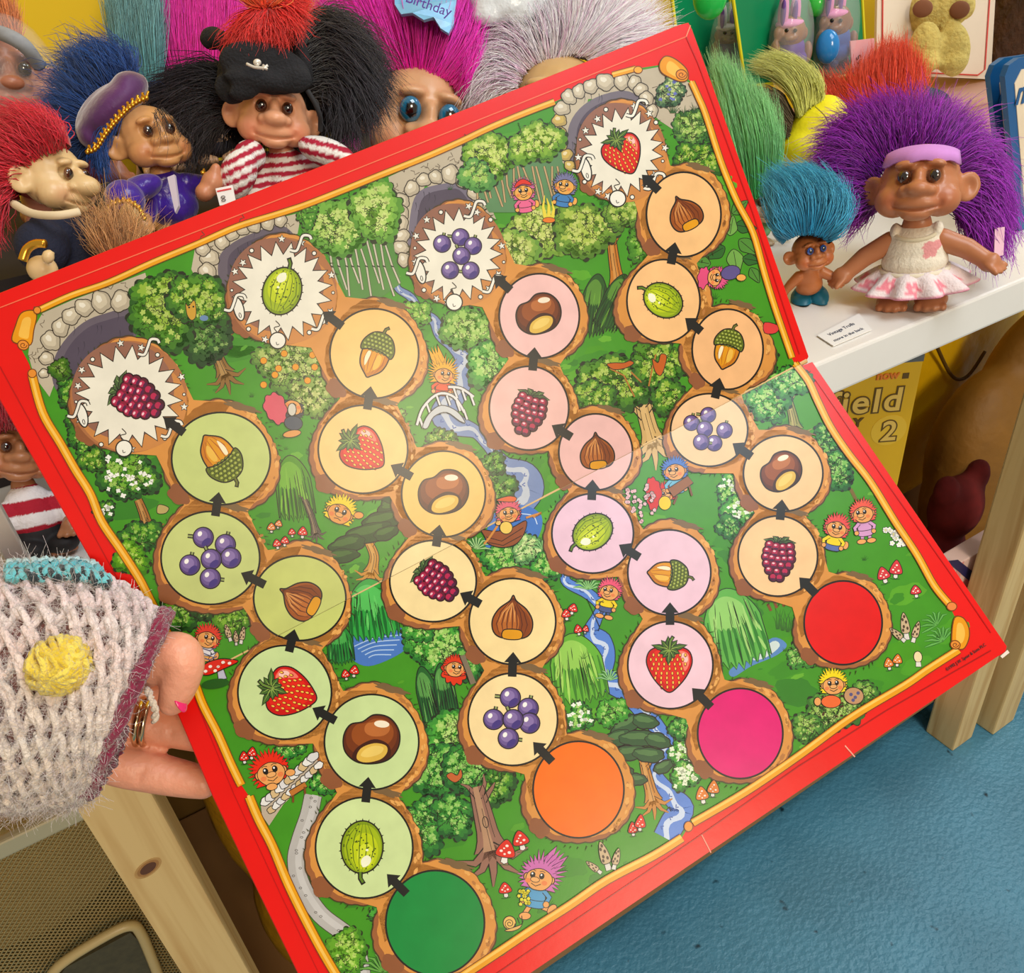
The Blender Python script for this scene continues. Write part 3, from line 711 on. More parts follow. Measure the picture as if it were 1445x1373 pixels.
# ---- trees and bushes under the tracks
G1, G2, G3 = ((44, 92, 32), (84, 140, 44), (150, 184, 74)), ((34, 82, 34), (64, 128, 42), (118, 172, 62)), ((90, 140, 44), (138, 180, 66), (190, 212, 110))
G4 = ((46, 118, 48), (84, 168, 66), (160, 208, 110)); G5 = ((34, 96, 44), (62, 140, 56), (126, 188, 90)); GD = ((30, 66, 30), (48, 92, 38), (84, 132, 56))
trunk([(300, 478), (308, 505), (318, 528)], 12, 20, (142, 104, 52), branches=[[(304, 495), (285, 478), (275, 470)], [(306, 490), (322, 476), (330, 470)]])
bush(285, 470, 95, 60, GD, 40, 2, 12); bush(232, 440, 74, 100, G1, -20, 1, 18); bush(280, 425, 86, 60, G1, 20, 5, 14)
bush(100, 560, 26, 60, G2, -18, 3, 7, 11); bush(112, 615, 24, 70, G2, -22, 4, 8, 11); bush(85, 520, 24, 30, ((52, 96, 30), (78, 120, 34), (110, 150, 60)), 0, 5, 6, 9)
trunk([(195, 705), (203, 725), (208, 742)], 11, 16, (166, 112, 56)); A.out(spl([(224, 712), (238, 716), (234, 724), (222, 724)], 4, True), (190, 170, 110), 1)
bush(180, 672, 96, 54, G2, 8, 6, 16, dots=((250, 250, 242), 3.0, 2)); bush(150, 720, 26, 26, G2, 0, 7, 5, dots=((250, 250, 242), 2.6, 2)); bush(130, 650, 34, 30, G1, 0, 9, 6)
bush(200, 760, 60, 40, G2, -20, 8, 10); bush(185, 790, 40, 40, ((66, 128, 30), (104, 166, 44), (150, 196, 70)), 0, 8, 7)
bush(410, 515, 112, 70, ((84, 128, 52), (124, 160, 74), (176, 194, 112)), 12, 9, 20, 17, 1.6); bush(440, 560, 70, 50, ((96, 134, 56), (140, 168, 84), (190, 200, 124)), 10, 10, 12, 14, 1.6)
A.multi([ell(x, y, 5.2, n=14) for x, y in ((372, 509), (401, 499), (393, 520), (388, 529), (417, 518), (444, 518), (434, 537), (372, 543), (441, 501))], (120, 70, 20)); A.multi([ell(x, y, 4.4, n=14) for x, y in ((372, 509), (401, 499), (393, 520), (388, 529), (417, 518), (444, 518), (434, 537), (372, 543), (441, 501))], (236, 160, 56))
# birch grove
L = [[(x + rc.uniform(-3, 3), 340), (x + 8 + rc.uniform(-3, 3), 375), (x + 18 + rc.uniform(-5, 5), 400 + (i % 3) * 9)] for i, x in enumerate(range(462, 552, 9))]
A.poly([(455, 345), (552, 330), (566, 400), (520, 432), (490, 420)], (84, 138, 66)); A.strokes(L, 3.6, (60, 58, 46)); A.strokes(L, 2.2, (206, 200, 178)); A.strokes([[(a[1][0] - 2, a[1][1]), (a[1][0] + 2, a[1][1] + 2)] for a in L], 1.6, INK)
bush(480, 322, 84, 64, ((86, 142, 56), (122, 176, 76), (178, 208, 112)), -10, 11, 18); bush(530, 300, 60, 70, ((96, 150, 60), (138, 188, 82), (190, 216, 124)), 0, 12, 12)
bush(436, 305, 24, 40, ((70, 130, 44), (90, 150, 56), (120, 176, 70)), 10, 3, 5)
# grove top centre
A.poly([(655, 245), (790, 200), (800, 285), (750, 300), (690, 300)], (98, 140, 96))
L = [[(x + rc.uniform(-3, 3), 235), (x + 5 + rc.uniform(-3, 3), 262), (x + 10 + rc.uniform(-5, 5), 292 - (i % 3) * 6)] for i, x in enumerate(range(668, 792, 9))]
A.strokes(L, 3.6, (84, 66, 46)); A.strokes(L, 2.2, (196, 168, 124))
bush(690, 222, 80, 52, G3, -16, 13, 16); bush(755, 202, 78, 46, G3, -16, 14, 14); bush(672, 248, 40, 40, ((80, 140, 70), (112, 168, 84), (160, 196, 100)), 0, 15, 7)
bush(760, 330, 120, 70, ((120, 160, 62), (156, 186, 84), (198, 212, 120)), -14, 16, 22, 18, 1.5); bush(725, 360, 60, 60, ((110, 156, 66), (150, 182, 84), (192, 208, 118)), 0, 17, 10)
trunk([(862, 330), (866, 365), (872, 402)], 12, 18, (196, 122, 50), branches=[[(863, 345), (845, 325), (838, 315)], [(865, 345), (880, 320), (890, 310)]])
bush(825, 325, 90, 60, ((86, 128, 46), (120, 158, 62), (174, 196, 92)), -10, 18, 16); bush(905, 340, 40, 60, ((60, 118, 36), (86, 144, 50), (120, 172, 66)), -5, 19, 9); bush(880, 300, 60, 40, ((80, 120, 46), (116, 154, 62), (168, 192, 92)), 0, 20, 9)
willow(838, 432, 36, 92, 8, ((30, 66, 30), (44, 88, 36), (110, 160, 66)), 1, 18); willow(866, 428, 34, 88, 22, ((30, 66, 30), (44, 88, 36), (110, 160, 66)), 2, 18)
bush(660, 465, 70, 50, ((80, 140, 56), (112, 168, 72), (160, 200, 104)), 10, 21, 14); bush(690, 515, 50, 60, G4, 10, 22, 10); bush(590, 440, 40, 30, ((90, 150, 56), (120, 176, 70), (170, 206, 100)), 20, 22, 6)
bush(945, 130, 34, 44, ((62, 96, 66), (120, 150, 98), (190, 206, 140)), 20, 23, 9, 10, 2, dots=((110, 118, 190), 2.4, 1)); bush(975, 180, 54, 46, ((66, 118, 54), (116, 160, 74), (164, 196, 104)), 20, 24, 12, 12, 1.8); bush(985, 225, 66, 44, G1, 15, 25, 14, 12, 1.6)
for x, y in ((950, 160), (965, 165), (980, 160), (990, 178), (958, 190), (1000, 200)): tuft(x, y, 15, 7, (50, 92, 46), 1.3)
# oak with squirrels
trunk([(905, 560), (912, 590), (922, 625)], 20, 26, (214, 178, 120), branches=[[(908, 590), (890, 572), (878, 566)], [(912, 580), (928, 560), (938, 548)], [(910, 572), (905, 545), (898, 530)]])
bush(870, 540, 120, 62, G1, -4, 26, 24, 19, 1.3); bush(930, 515, 80, 60, G1, -8, 27, 16, 16, 1.3); bush(840, 560, 56, 44, G1, 0, 28, 10, 14, 1.2); bush(945, 560, 50, 40, G1, 0, 29, 8)
A.strokes([[(860, 520), (880, 530), (895, 560)], [(890, 525), (905, 540)], [(925, 500), (920, 520), (915, 545)]], 2.2, (176, 120, 60))
for dx, dy, fl in ((872, 516, 1), (930, 516, -1)):
    A.out(spl([(dx - 16, dy - 2), (dx - 6, dy - 4), (dx + 8, dy - 4), (dx + 16, dy - 7), (dx + 22, dy - 4), (dx + 16, dy + 1), (dx + 4, dy + 5), (dx - 8, dy + 5)] if fl == 1 else [(dx - 10, dy - 10), (dx - 2, dy - 4), (dx + 2, dy - 16), (dx + 10, dy - 14), (dx + 8, dy), (dx + 2, dy + 14), (dx - 6, dy + 8)], 4, True), (196, 98, 44), 1)
# tree and conifer at the right edge
trunk([(1110, 555), (1118, 585), (1122, 606)], 9, 16, (150, 150, 84), branches=[[(1112, 572), (1098, 560), (1092, 555)], [(1114, 570), (1124, 552), (1128, 545)]])
bush(1085, 570, 60, 46, G4, 0, 30, 12, 13, 1.4); bush(1115, 540, 62, 36, G4, 0, 31, 10, 12, 1.4); bush(1080, 510, 34, 44, G1, 10, 31, 8, 10)
A.stroke([(1200, 690), (1208, 706)], 5, (120, 100, 50))
bush(1166, 625, 24, 50, G5, -12, 32, 8, 11, 2); bush(1180, 665, 40, 50, G5, -10, 33, 12, 13, 2)
bush(1030, 690, 30, 40, G4, 5, 34, 8, 11, 1.2, dots=((240, 246, 232), 2.8, 2)); bush(1040, 722, 46, 34, G4, 5, 35, 9, 12, 1.2, dots=((240, 246, 232), 2.8, 2)); bush(1028, 745, 34, 28, G5, 5, 35, 7, 10, 1.2)
# mid left
willow(415, 690, 50, 96, -8, ((40, 92, 28), (84, 148, 42), (130, 186, 70)), 3, 22); trunk([(430, 705), (440, 730), (446, 752)], 7, 10, (96, 84, 74), branches=[[(434, 715), (426, 702), (420, 698)]])
trunk([(520, 765), (528, 785), (524, 808)], 11, 16, (206, 146, 64), branches=[[(524, 770), (514, 760), (508, 758)], [(524, 770), (532, 758), (536, 752)]])
pine([(560, 715, 26, 16, -10), (540, 735, 30, 13, -15), (520, 752, 34, 13, -15), (490, 768, 26, 12, -15), (480, 785, 26, 10, -10), (545, 752, 18, 9, -20), (555, 700, 18, 10, -5)], (40, 72, 30), (66, 104, 44))
willow(525, 862, 68, 92, -8, ((28, 104, 44), (56, 164, 70), (110, 206, 110)), 4, 26); willow(480, 910, 36, 60, -6, ((24, 88, 40), (46, 136, 58), (90, 180, 90)), 5, 16)
bush(255, 868, 46, 40, G2, 10, 36, 10); bush(285, 860, 30, 30, GD, 0, 37, 6); bush(330, 875, 56, 40, ((66, 118, 36), (96, 150, 46), (130, 176, 66)), -20, 38, 10, 11, 1.5)
bush(620, 915, 88, 60, G4, 10, 39, 18, 17, 1.2); bush(655, 940, 50, 40, G5, 10, 40, 9); bush(590, 890, 40, 30, G4, 0, 41, 7)
willow(605, 985, 30, 92, -14, ((22, 62, 34), (40, 100, 44), (110, 170, 90)), 6, 16); willow(628, 975, 28, 80, -10, ((22, 62, 34), (40, 100, 44), (110, 170, 90)), 8, 14)
bush(640, 1040, 60, 60, G4, 0, 42, 13); bush(620, 1090, 70, 70, G5, 0, 43, 15, 17, 1.3); bush(665, 1085, 80, 60, G5, 0, 44, 16, 17, 1.3); bush(600, 1165, 50, 80, G5, 0, 45, 13, 16, 1.3); bush(700, 1110, 40, 50, G2, 0, 46, 9); bush(640, 1150, 56, 60, G5, 0, 47, 11, 15, 1.3)
trunk([(672, 1110), (682, 1150), (694, 1200)], 20, 34, (150, 108, 92), branches=[[(675, 1125), (660, 1110), (650, 1106)], [(678, 1125), (684, 1105), (682, 1092)], [(682, 1130), (694, 1112), (698, 1104)]]); A.stroke(ell(685, 1160, 4, 8, -10, n=12), 1.2, closed=True)
A.out(spl([(630, 1094), (637, 1090), (645, 1094), (650, 1085), (652, 1096), (643, 1104), (634, 1100)], 4, True), (196, 104, 60), 1)
willow(815, 945, 74, 104, -10, ((66, 128, 44), (108, 178, 66), (172, 218, 110)), 7, 28)
trunk([(908, 1075), (914, 1100), (922, 1130)], 12, 18, (198, 134, 66), branches=[[(910, 1085), (900, 1070)], [(912, 1085), (922, 1070)]])
pine([(885, 1022, 24, 11, -25), (910, 1018, 18, 10, 10), (870, 1042, 20, 11, -20), (900, 1042, 26, 11, 0), (928, 1045, 18, 10, 15), (890, 1062, 24, 10, -5), (915, 1065, 22, 10, 5), (880, 1090, 14, 8, -10), (898, 1100, 14, 8, 0), (936, 1082, 14, 8, -25)], (52, 88, 54), (84, 122, 74))
willow(1036, 888, 82, 118, -14, ((56, 128, 52), (104, 180, 84), (168, 216, 128)), 9, 30)
bush(820, 1012, 34, 36, G4, 0, 48, 8, 10, 1.3, dots=((246, 250, 236), 2.8, 2)); bush(862, 1005, 50, 34, ((60, 140, 50), (92, 172, 66), (140, 200, 96)), -20, 49, 9, 11, 1.4)
bush(964, 1062, 40, 34, G4, 0, 50, 9, 11, 1, dots=((240, 248, 220), 3.2, 2)); bush(966, 1095, 40, 36, G4, 0, 51, 9, 11, 1, dots=((240, 248, 220), 3.2, 2)); bush(960, 1028, 30, 30, G5, 0, 52, 6)
bush(1130, 925, 44, 34, ((66, 132, 56), (104, 168, 76), (160, 204, 112)), 10, 53, 9, 10, 1.4)
bush(1176, 1002, 90, 46, ((58, 112, 44), (92, 148, 62), (150, 188, 92)), -20, 54, 22, 16, 1.6, dots=((70, 34, 22), 1.8, 1)); bush(1138, 1028, 36, 34, ((58, 112, 44), (92, 148, 62), (140, 180, 84)), -20, 55, 9, 12, 1.5); bush(1220, 978, 32, 22, ((58, 112, 44), (92, 148, 62), (140, 180, 84)), -20, 55, 7, 10, 1.5)
bush(710, 790, 60, 40, G4, -10, 56, 11, 13, 1.2); bush(745, 775, 44, 34, ((96, 150, 90), (150, 196, 120), (206, 230, 160)), 0, 57, 8); bush(770, 800, 40, 34, G4, 0, 58, 7); bush(700, 690, 56, 50, G2, 0, 59, 10, 13, 1.4); bush(695, 655, 30, 30, G2, 0, 60, 6)
bush(795, 590, 60, 26, G1, 10, 61, 8, 10); bush(625, 620, 60, 20, G1, 8, 62, 8, 9); bush(560, 590, 30, 24, ((110, 160, 70), (140, 186, 90), (180, 210, 120)), 0, 62, 5)
bush(490, 1345, 52, 60, ((70, 132, 40), (110, 170, 56), (160, 204, 90)), 0, 63, 12, 14, 1.3); bush(540, 1290, 34, 34, G4, 0, 64, 7, 10, 1.4); fern(540, 1372, 34, 9)
bush(455, 1105, 30, 30, G4, 0, 65, 6, 9, 1.5); bush(410, 1055, 50, 24, G4, -10, 66, 8, 9, 1.5)
fern(830, 832, 22, 9, ((50, 110, 60), (150, 206, 130))); fern(765, 775, 16, 7, ((50, 110, 60), (150, 206, 130))); fern(1330, 905, 26, 8, ((40, 96, 44), (110, 180, 90)), -30); fern(1322, 882, 24, 7, ((40, 96, 44), (110, 180, 90)), -40); fern(860, 960, 20, 8, ((40, 96, 60), (150, 206, 140))); fern(672, 775, 22, 8, ((40, 96, 60), (170, 210, 140)), 10)
for x, y, h in ((1105, 890, 34), (1112, 892, 30), (1098, 888, 28), (1118, 890, 24)): tuft(x, y, h, 4, (60, 110, 44), 1.8, .35)
A.strokes([[(1083, 852), (1088, 862)], [(1092, 848), (1096, 858)], [(1104, 846), (1106, 856)]], 4, (130, 76, 44))
rg = random.Random(8)
for i in range(150):
    x, y = rg.uniform(60, 1330), rg.uniform(110, 1360)
    if y < 470 - .39 * (x - 57) or y > 1160 - .66 * (x - 962) or x > 960 + (y - 120) * .36 + max(0, y - 510) * .33 or x < 95 + (y - 520) * .53: continue
    tuft(x, y, rg.uniform(6, 11), 5, rg.choice([(44, 96, 30), (56, 110, 36), (40, 84, 30)]), 1.0)
# leafy plant near the right edge
for i, (x, y, a, l) in enumerate(((1035, 300, -40, 26), (1040, 318, 10, 28), (1020, 330, 200, 26), (1045, 340, 40, 30), (1020, 350, 150, 30), (1035, 355, 80, 34), (1000, 372, 190, 26), (1050, 365, 10, 24), (1030, 330, -80, 26), (1060, 380, 60, 22), (1010, 390, 160, 24))):
    A.out(TF(x, y, l, a)(spl([(-.1, 0), (.25, -.34), (.6, -.24), (1, 0), (.6, .24), (.25, .34)], 4, True)), ((84, 140, 60), (50, 104, 44), (120, 170, 84))[i % 3], 1.0); A.stroke(TF(x, y, l, a)([(0, 0), (.9, 0)]), .8)

# ---- tracks of soil and the round spaces
COLS = [
 [('burst', 182, 560, 76, 73), (312, 647, 69.5, 65), (297, 787, 69.5, 65.5), (423, 844, 65, 60), (402, 977, 66, 66), (524.5, 1047, 66.5, 67), (514, 1196, 68.5, 71), (614, 1302, 69.5, 74)],
 [('burst', 398, 411, 71, 70), (528, 499, 62.5, 63), (512, 634, 63, 62), (625.5, 697, 59, 60.5), (611, 820, 61, 57.5), (723, 877, 61, 60.5), (723.5, 1015, 63, 65), (816, 1114, 64, 68)],
 [('burst', 646, 360, 62, 67), (760.5, 446, 56.5, 59.5), (746, 576, 56, 59), (840, 638, 52, 54), (836, 753, 57.5, 56), (944, 808, 58.5, 60), (945.5, 938.5, 60, 61.5), (1044, 1035, 60, 63.5)],
 [('burst', 876, 216, 58, 65), (964, 303, 52.5, 59.5), (935.5, 425, 51.5, 58.5), (1026, 493, 50, 56.5), (1000, 607, 54.5, 51.5), (1104.5, 668.5, 56, 53.5), (1097, 785, 56, 56.5), (1189, 879, 55, 59)]]
FILL = [[None, (204, 216, 140), (204, 214, 140), (204, 212, 128), (206, 226, 164), (206, 226, 164), (212, 230, 168), (10, 140, 66)],  # upper-panel fills are warmer and darker: that half's light put into the ink
        [None, (250, 206, 134), (250, 208, 140), (250, 204, 124), (252, 228, 172), (252, 226, 168), (252, 226, 172), (250, 122, 24)],
        [None, (246, 200, 196), (244, 196, 188), (242, 194, 190), (242, 204, 224), (242, 204, 222), (244, 206, 220), (226, 16, 120)],
        [None, (250, 200, 142), (250, 200, 144), (246, 192, 140), (250, 208, 164), (252, 208, 160), (252, 208, 160), (226, 38, 30)]]
for seq in COLS:
    E = [(c[1:] if c[0] == 'burst' else c) for c in seq]
    halos = [((x, y, rx * (1.1 if i == 0 else 1.19), ry * (1.1 if i == 0 else 1.19))) for i, (x, y, rx, ry) in enumerate(E)]
    necks = []
    for (x0, y0, rx0, _), (x1, y1, rx1, _) in zip(E, E[1:]):
        d = np.array([x1 - x0, y1 - y0]); L = np.hypot(*d); n = np.array([-d[1], d[0]]) / L; a, b = np.array([x0, y0]), np.array([x1, y1]); ww = (rx0 + rx1) * .34
        pts = [a + d * .2 + n * ww * 1.5, a + d * .5 + n * ww * .95, a + d * .8 + n * ww * 1.5, a + d * .8 - n * ww * 1.5, a + d * .5 - n * ww * .95, a + d * .2 - n * ww * 1.5]
        necks.append([tuple(p) for p in pts])
    jag = lambda x, y, rx, ry, g, k: leafy(x, y, rx + g, ry + g, k * 33, 26, .012, k, 120)
    spikes = []
    for k, (x, y, rx, ry) in enumerate(halos):
        R = random.Random(int(x))
        for i in range(44):
            t = 2 * PI * i / 44 + R.uniform(-.05, .05); q = R.uniform(3, 7)
            px, py = x + rx * math.cos(t), y + ry * math.sin(t)
            spikes.append([(px, py), (px + math.cos(t + .5) * q, py + math.sin(t + .5) * q)])
    A.strokes(spikes, 1.7, (56, 66, 26), taper=1)
    A.multi([jag(*h, 1.8, k) for k, h in enumerate(halos)], (74, 58, 34))
    A.multi([jag(*h, 0, k) for k, h in enumerate(halos)], (160, 100, 62))
    A.multi([jag(h[0] + h[2] * .035, h[1] - h[3] * .04, h[2] * .955, h[3] * .955, 0, k) for k, h in enumerate(halos)] + necks, (220, 152, 82))
    A.multi([leafy(h[0] - h[2] * (.72), h[1] + h[3] * .66, h[2] * .2, h[3] * .16, 40, 5, .1, k) for k, h in enumerate(halos)], (146, 90, 58))
    sm = []
    for k, h in enumerate(halos):
        R = random.Random(k + int(h[0]))
        for i in range(18):
            t = R.uniform(-1.2, .9); q = R.uniform(.9, .98); sm.append(leafy(h[0] + h[2] * q * math.cos(t), h[1] + h[3] * q * math.sin(t), R.uniform(2, 6), R.uniform(1.2, 3), math.degrees(t) + 90, 5, .2, i, 12))
    A.multi(sm[::2], (184, 124, 70)); A.multi(sm[1::2], (236, 176, 104))
    A.multi([leafy(h[0] + h[2] * .35, h[1] - h[3] * .94, h[2] * .3, h[3] * .06, 16, 7, .2, k) for k, h in enumerate(halos) if k], (124, 98, 66))
    for x, y, rx, ry in halos[:1]:
        A.poly(ell(x, y, rx * .985, ry * .985, n=60), (176, 116, 76)); A.poly(ell(x + 4, y + 10, rx * .93, ry * .84, n=60), (206, 140, 82)); A.poly(ell(x - 8, y - 9, rx * .86, ry * .86, n=60), (150, 104, 86))
for ci, seq in enumerate(COLS):
    for k, c in enumerate(seq):
        if c[0] == 'burst': burst(*c[1:], 4 + ci * 7, 20, ci + 1); continue
        x, y, rx, ry = c; P = ell(x, y, rx, ry, n=72)
        A.poly(P, FILL[ci][k]); A.stroke(P, 2.6, INK, closed=True)
raspberry(191, 560, 37, -62); acorn(311, 646, 36, 144); hazelnut(425, 846, 30, -63); strawberry(408, 977, 38, -76); conker(524, 1043, 41, 0); gooseberry(511, 1195, 37, 4)
grapes(297, 787, 40, 0, [(-.25, -.72), (.53, -.47), (-.72, .25), (.72, 0), (.03, .05), (0, .72)])
gooseberry(398, 411, 34, 198); acorn(530, 500, 32, 21); strawberry(512, 635, 34, -52); conker(625, 694, 36.5, -5); raspberry(614, 819, 32, -50); hazelnut(723, 875, 31, 2)
grapes(722, 1014, 40, 0, [(-.05, -.74), (.58, -.36), (-.64, .03), (.63, .16), (.05, .04), (-.12, .7)])
grapes(646, 360, 34, 0, [(.1, -.73), (.62, -.37), (-.66, -.46), (.52, .65), (.14, .04), (-.33, .64)])
conker(759, 443, 33, -12); raspberry(746, 580, 31, 18); hazelnut(842, 639, 26, -5); gooseberry(836, 751, 30, 55); acorn(943, 811, 28, 96); strawberry(944, 940, 35, 0)
strawberry(878, 216, 30.5, -26); hazelnut(966, 303, 25.5, -27); gooseberry(935, 424, 29, 122); acorn(1026, 492, 28, 15); conker(1101, 666, 31, -25); raspberry(1098, 787, 30, 6)
grapes(998, 607, 31, 0, [(.02, -.68), (.77, .03), (-.74, -.32), (.3, .61), (-.13, -.03), (-.29, .56)])
for t, h in (((260, 611), (231, 589)), ((304, 728), (309, 694)), ((374, 825), (340, 808)), ((408, 920), (416, 888)), ((474, 1017), (441, 999)), ((516, 1132), (520, 1096)), ((574, 1261), (546, 1233)),
             ((483, 461), (455, 440)), ((518, 578), (523, 545)), ((581, 673), (551, 656)), ((615, 771), (620, 740)), ((678, 853), (649, 837)), ((722.5, 955), (724, 920)), ((779, 1075), (752, 1047)),
             ((720, 410), (696, 389)), ((751, 523), (754, 490)), ((806, 617), (778, 600)), ((834.5, 706), (836, 677)), ((902, 787), (873, 769)), ((945, 882), (945, 850)), ((1003, 998), (976, 971)),
             ((929, 270), (905, 247)), ((946, 373), (952, 342)), ((989, 468), (966, 449)), ((1008, 562), (1015, 533)), ((1060, 645), (1033, 626)), ((1100, 734), (1103, 705)), ((1151, 839), (1127, 815))):
    arrow(t, h, 8.5)

# ---- figures, toadstools and small things on the meadow
figure(738, 270, 13, -8, (214, 110, 160), (232, 110, 150), pose='sit', hat=(220, 60, 50), skin=(240, 178, 96)); figure(797, 262, 13, 8, (120, 120, 160), (70, 130, 190), pose='sit', look=-1, skin=(240, 178, 96))
A.strokes([[(770, 312), (766, 292), (768, 276)], [(774, 312), (774, 290), (771, 280)], [(778, 312), (781, 296), (778, 284)]], 6, (240, 220, 90), taper=1); A.out(ell(774, 311, 9, 4, n=14), (236, 130, 60), .8)
figure(626, 528, 13, 6, (240, 176, 40), (228, 84, 50), (216, 60, 44), 'sit', 1, -118, 3.3)
for wv, cc in ((5.5, INK), (3.2, (226, 226, 226))):
    A.stroke(spl([(588, 600), (597, 575), (618, 556), (640, 560), (655, 582)], 5), wv, cc); A.stroke(spl([(632, 546), (650, 548), (668, 560)], 5), wv, cc)
    for x, y in ((592, 590), (602, 570), (616, 559), (630, 558), (644, 566), (654, 578), (640, 548), (652, 551), (664, 558)): A.stroke([(x, y), (x + 5, y + 14)], wv * .8, cc)
A.out(spl([(596, 602), (604, 585), (622, 572), (644, 580), (656, 596), (648, 594), (630, 582), (612, 588), (603, 604)], 4, True), (200, 204, 208), 1.2)
figure(480, 722, 17, 22, (244, 214, 50), (150, 80, 130), pose='sit', smile=False, body=False, skin=(232, 160, 88)); A.out(ell(506, 727, 7, 5, n=12), (232, 160, 88), 1)
figure(412, 578, 13, 195, (70, 72, 84), (70, 72, 84), pose='none', body=False); A.out(leafy(389, 576, 15, 22, -20, 8, .1, 2), (218, 92, 110), 1); A.out(ell(414, 597, 13, 10, 10, n=18), (74, 82, 96), 1); A.out(ell(412, 612, 13, 5, -10, n=16), (226, 160, 96), 1); A.out(ell(412, 578, 6, 9, n=14), (215, 210, 196), 1)
A.out(spl([(680, 748), (684, 758), (690, 768), (708, 773), (728, 768), (740, 752), (742, 735), (722, 745), (700, 750)], 4, True), (150, 84, 48), 1.2); A.strokes([[(686, 758), (708, 764), (738, 745)], [(690, 766), (710, 770), (736, 756)]], 1)
A.strokes([[(742, 731), (764, 724), (752, 730)], [(702, 742), (690, 760), (683, 768)]], 3, (214, 146, 76))
figure(717, 724, 14, -6, (226, 92, 120), (240, 200, 110), (240, 200, 110), 'none', 0, body=False); A.out(spl([(700, 706), (716, 700), (728, 702), (724, 708)], 4, True), (226, 104, 60), 1); A.out(ell(714, 745, 9, 9, n=16), (240, 206, 110), 1); A.out(ell(703, 738, 4, 4), (240, 190, 120), .9)
figure(860, 834, 13, 12, (236, 92, 124), (246, 216, 60), (76, 90, 140), 'stand', -1)
A.strokes([[(852, 850), (828, 845), (846, 885)]], 1, INK)
figure(938, 697, 12, -14, (216, 44, 40), (244, 212, 50), (230, 170, 110), 'none', 1, body=False); A.out(leafy(922, 697, 11, 23, -4, 9, .08, 1), (216, 44, 40), 1.1); A.out(ell(938, 710, 9, 10, n=16), (242, 208, 50), 1)
figure(952, 664, 14, -6, (74, 120, 200), (120, 190, 220), (120, 190, 220), 'none', -1); A.out([(942, 690), (970, 672), (978, 682), (950, 702)], (150, 92, 50), 1.2); A.strokes([[(955, 700), (950, 712)], [(972, 686), (976, 700)]], 3.2, (120, 72, 38))
for i in range(5): flowers(885 + i * 9, 700 + (i % 3) * 10, 5, 34, (240, 200, 206), 8, 2.2, i, (220, 120, 140))
A.out(leafy(992, 392, 8, 15, 10, 7, .12, 2), (226, 86, 130), 1); figure(1010, 392, 12, 95, (226, 92, 140), (110, 90, 150), (110, 90, 150), 'none', body=False); A.out(ell(1030, 385, 14, 10, -15, n=16), (96, 84, 140), 1); A.out(ell(1045, 392, 7, 5, n=12), (238, 176, 96), 1)
A.out(spl([(1078, 455), (1098, 460), (1094, 470), (1078, 470)], 3, True), (222, 70, 70), 1)
figure(1180, 745, 14, 12, (232, 88, 86), (242, 216, 70), (92, 110, 170), 'sit', 0); figure(1217, 724, 14, -8, (232, 96, 80), (216, 160, 206), (216, 160, 206), 'stand', -1)
flowers(1262, 758, 28, 22, n=16, r=3.2, seed=2)
figure(1175, 965, 15, -4, (244, 220, 50), (236, 110, 60), (236, 110, 60), 'none', 0, body=False); A.out(ell(1172, 990, 14, 9, n=18), (236, 112, 64), 1); A.out(ell(1204, 982, 14, 12, 10, n=20), (196, 150, 112), 1.1); A.multi([ell(x, y, 2.6, n=8) for x, y in ((1200, 980), (1206, 984), (1210, 978), (1203, 988))], (90, 86, 130)); A.out(ell(1153, 990, 5, 6), SKIN, 1)
figure(293, 900, 14, 14, (224, 70, 56), (232, 232, 238), (232, 172, 100), 'sit', 1); A.strokes([[(284, 914), (296, 918), (304, 914)], [(283, 920), (296, 925), (306, 920)], [(284, 927), (296, 931), (306, 926)]], 1.6, (96, 96, 130))
T = TF(308, 940, 27, -14); A.out(T([(-.1, .2), (-.15, .7), (.3, .75), (.25, .2)]), (196, 196, 214), 1.1); A.out(T(spl([(-1, .1), (-.6, -.3), (.2, -.36), (.95, -.1), (1.02, .06), (.2, .22), (-.6, .34)], 4, True)), (222, 50, 40), 1.3); A.multi([T(ell(a, b, .1, .08, n=8)) for a, b in ((-.7, .08), (-.4, -.1), (0, .02), (.3, -.15), (.62, 0), (-.2, .2))], (250, 240, 230)); A.poly(ell(304, 965, 20, 7, -8, n=18), (40, 90, 36))
morel(322, 893, 13, -18); morel(342, 896, 13, 10); morel(333, 900, 11, -4)
figure(382, 1088, 20, -16, (236, 56, 30), (206, 60, 60), pose='none', body=False, hairdir=-130, hairlen=1.5)
A.poly([(370, 1150), (368, 1132), (445, 1064), (450, 1078), (436, 1100), (400, 1135), (380, 1165)], (196, 180, 160))
rs = random.Random(6); SW = []
for i in range(11):
    q = i / 10; x, y = 376 + q * 66, 1130 - q * 62
    SW += [(x, y, 7.5), (x + 8, y + 12, 6)]
for i, (x, y, r) in enumerate(SW): A.out(leafy(x, y, r * 1.2, r * .8, -40 + rs.uniform(-15, 15), 5, .08, i, 18), ((238, 236, 232), (214, 186, 140), (224, 222, 222))[i % 3], 1.1)
A.out(ell(384, 1110, 8, 5, -10), SKIN, 1); A.out(ell(410, 1090, 7, 5, -10), SKIN, 1)
A.out([(408, 1116), (430, 1103), (434, 1110), (412, 1124)], (190, 120, 60), 1.2); A.strokes([[(414, 1122), (414, 1132)], [(430, 1110), (431, 1120)]], 3, (120, 70, 36))
A.out(leafy(641, 946, 17, 20, 0, 11, .12, 3), (226, 66, 36), 1.1); figure(642, 942, 13, 4, (226, 66, 36), pose='none', body=False, look=1); A.stroke(spl([(652, 925), (660, 945), (668, 965)], 4), 8, (130, 116, 96)); A.stroke(spl([(648, 925), (656, 945), (663, 965)], 4), 1.2)
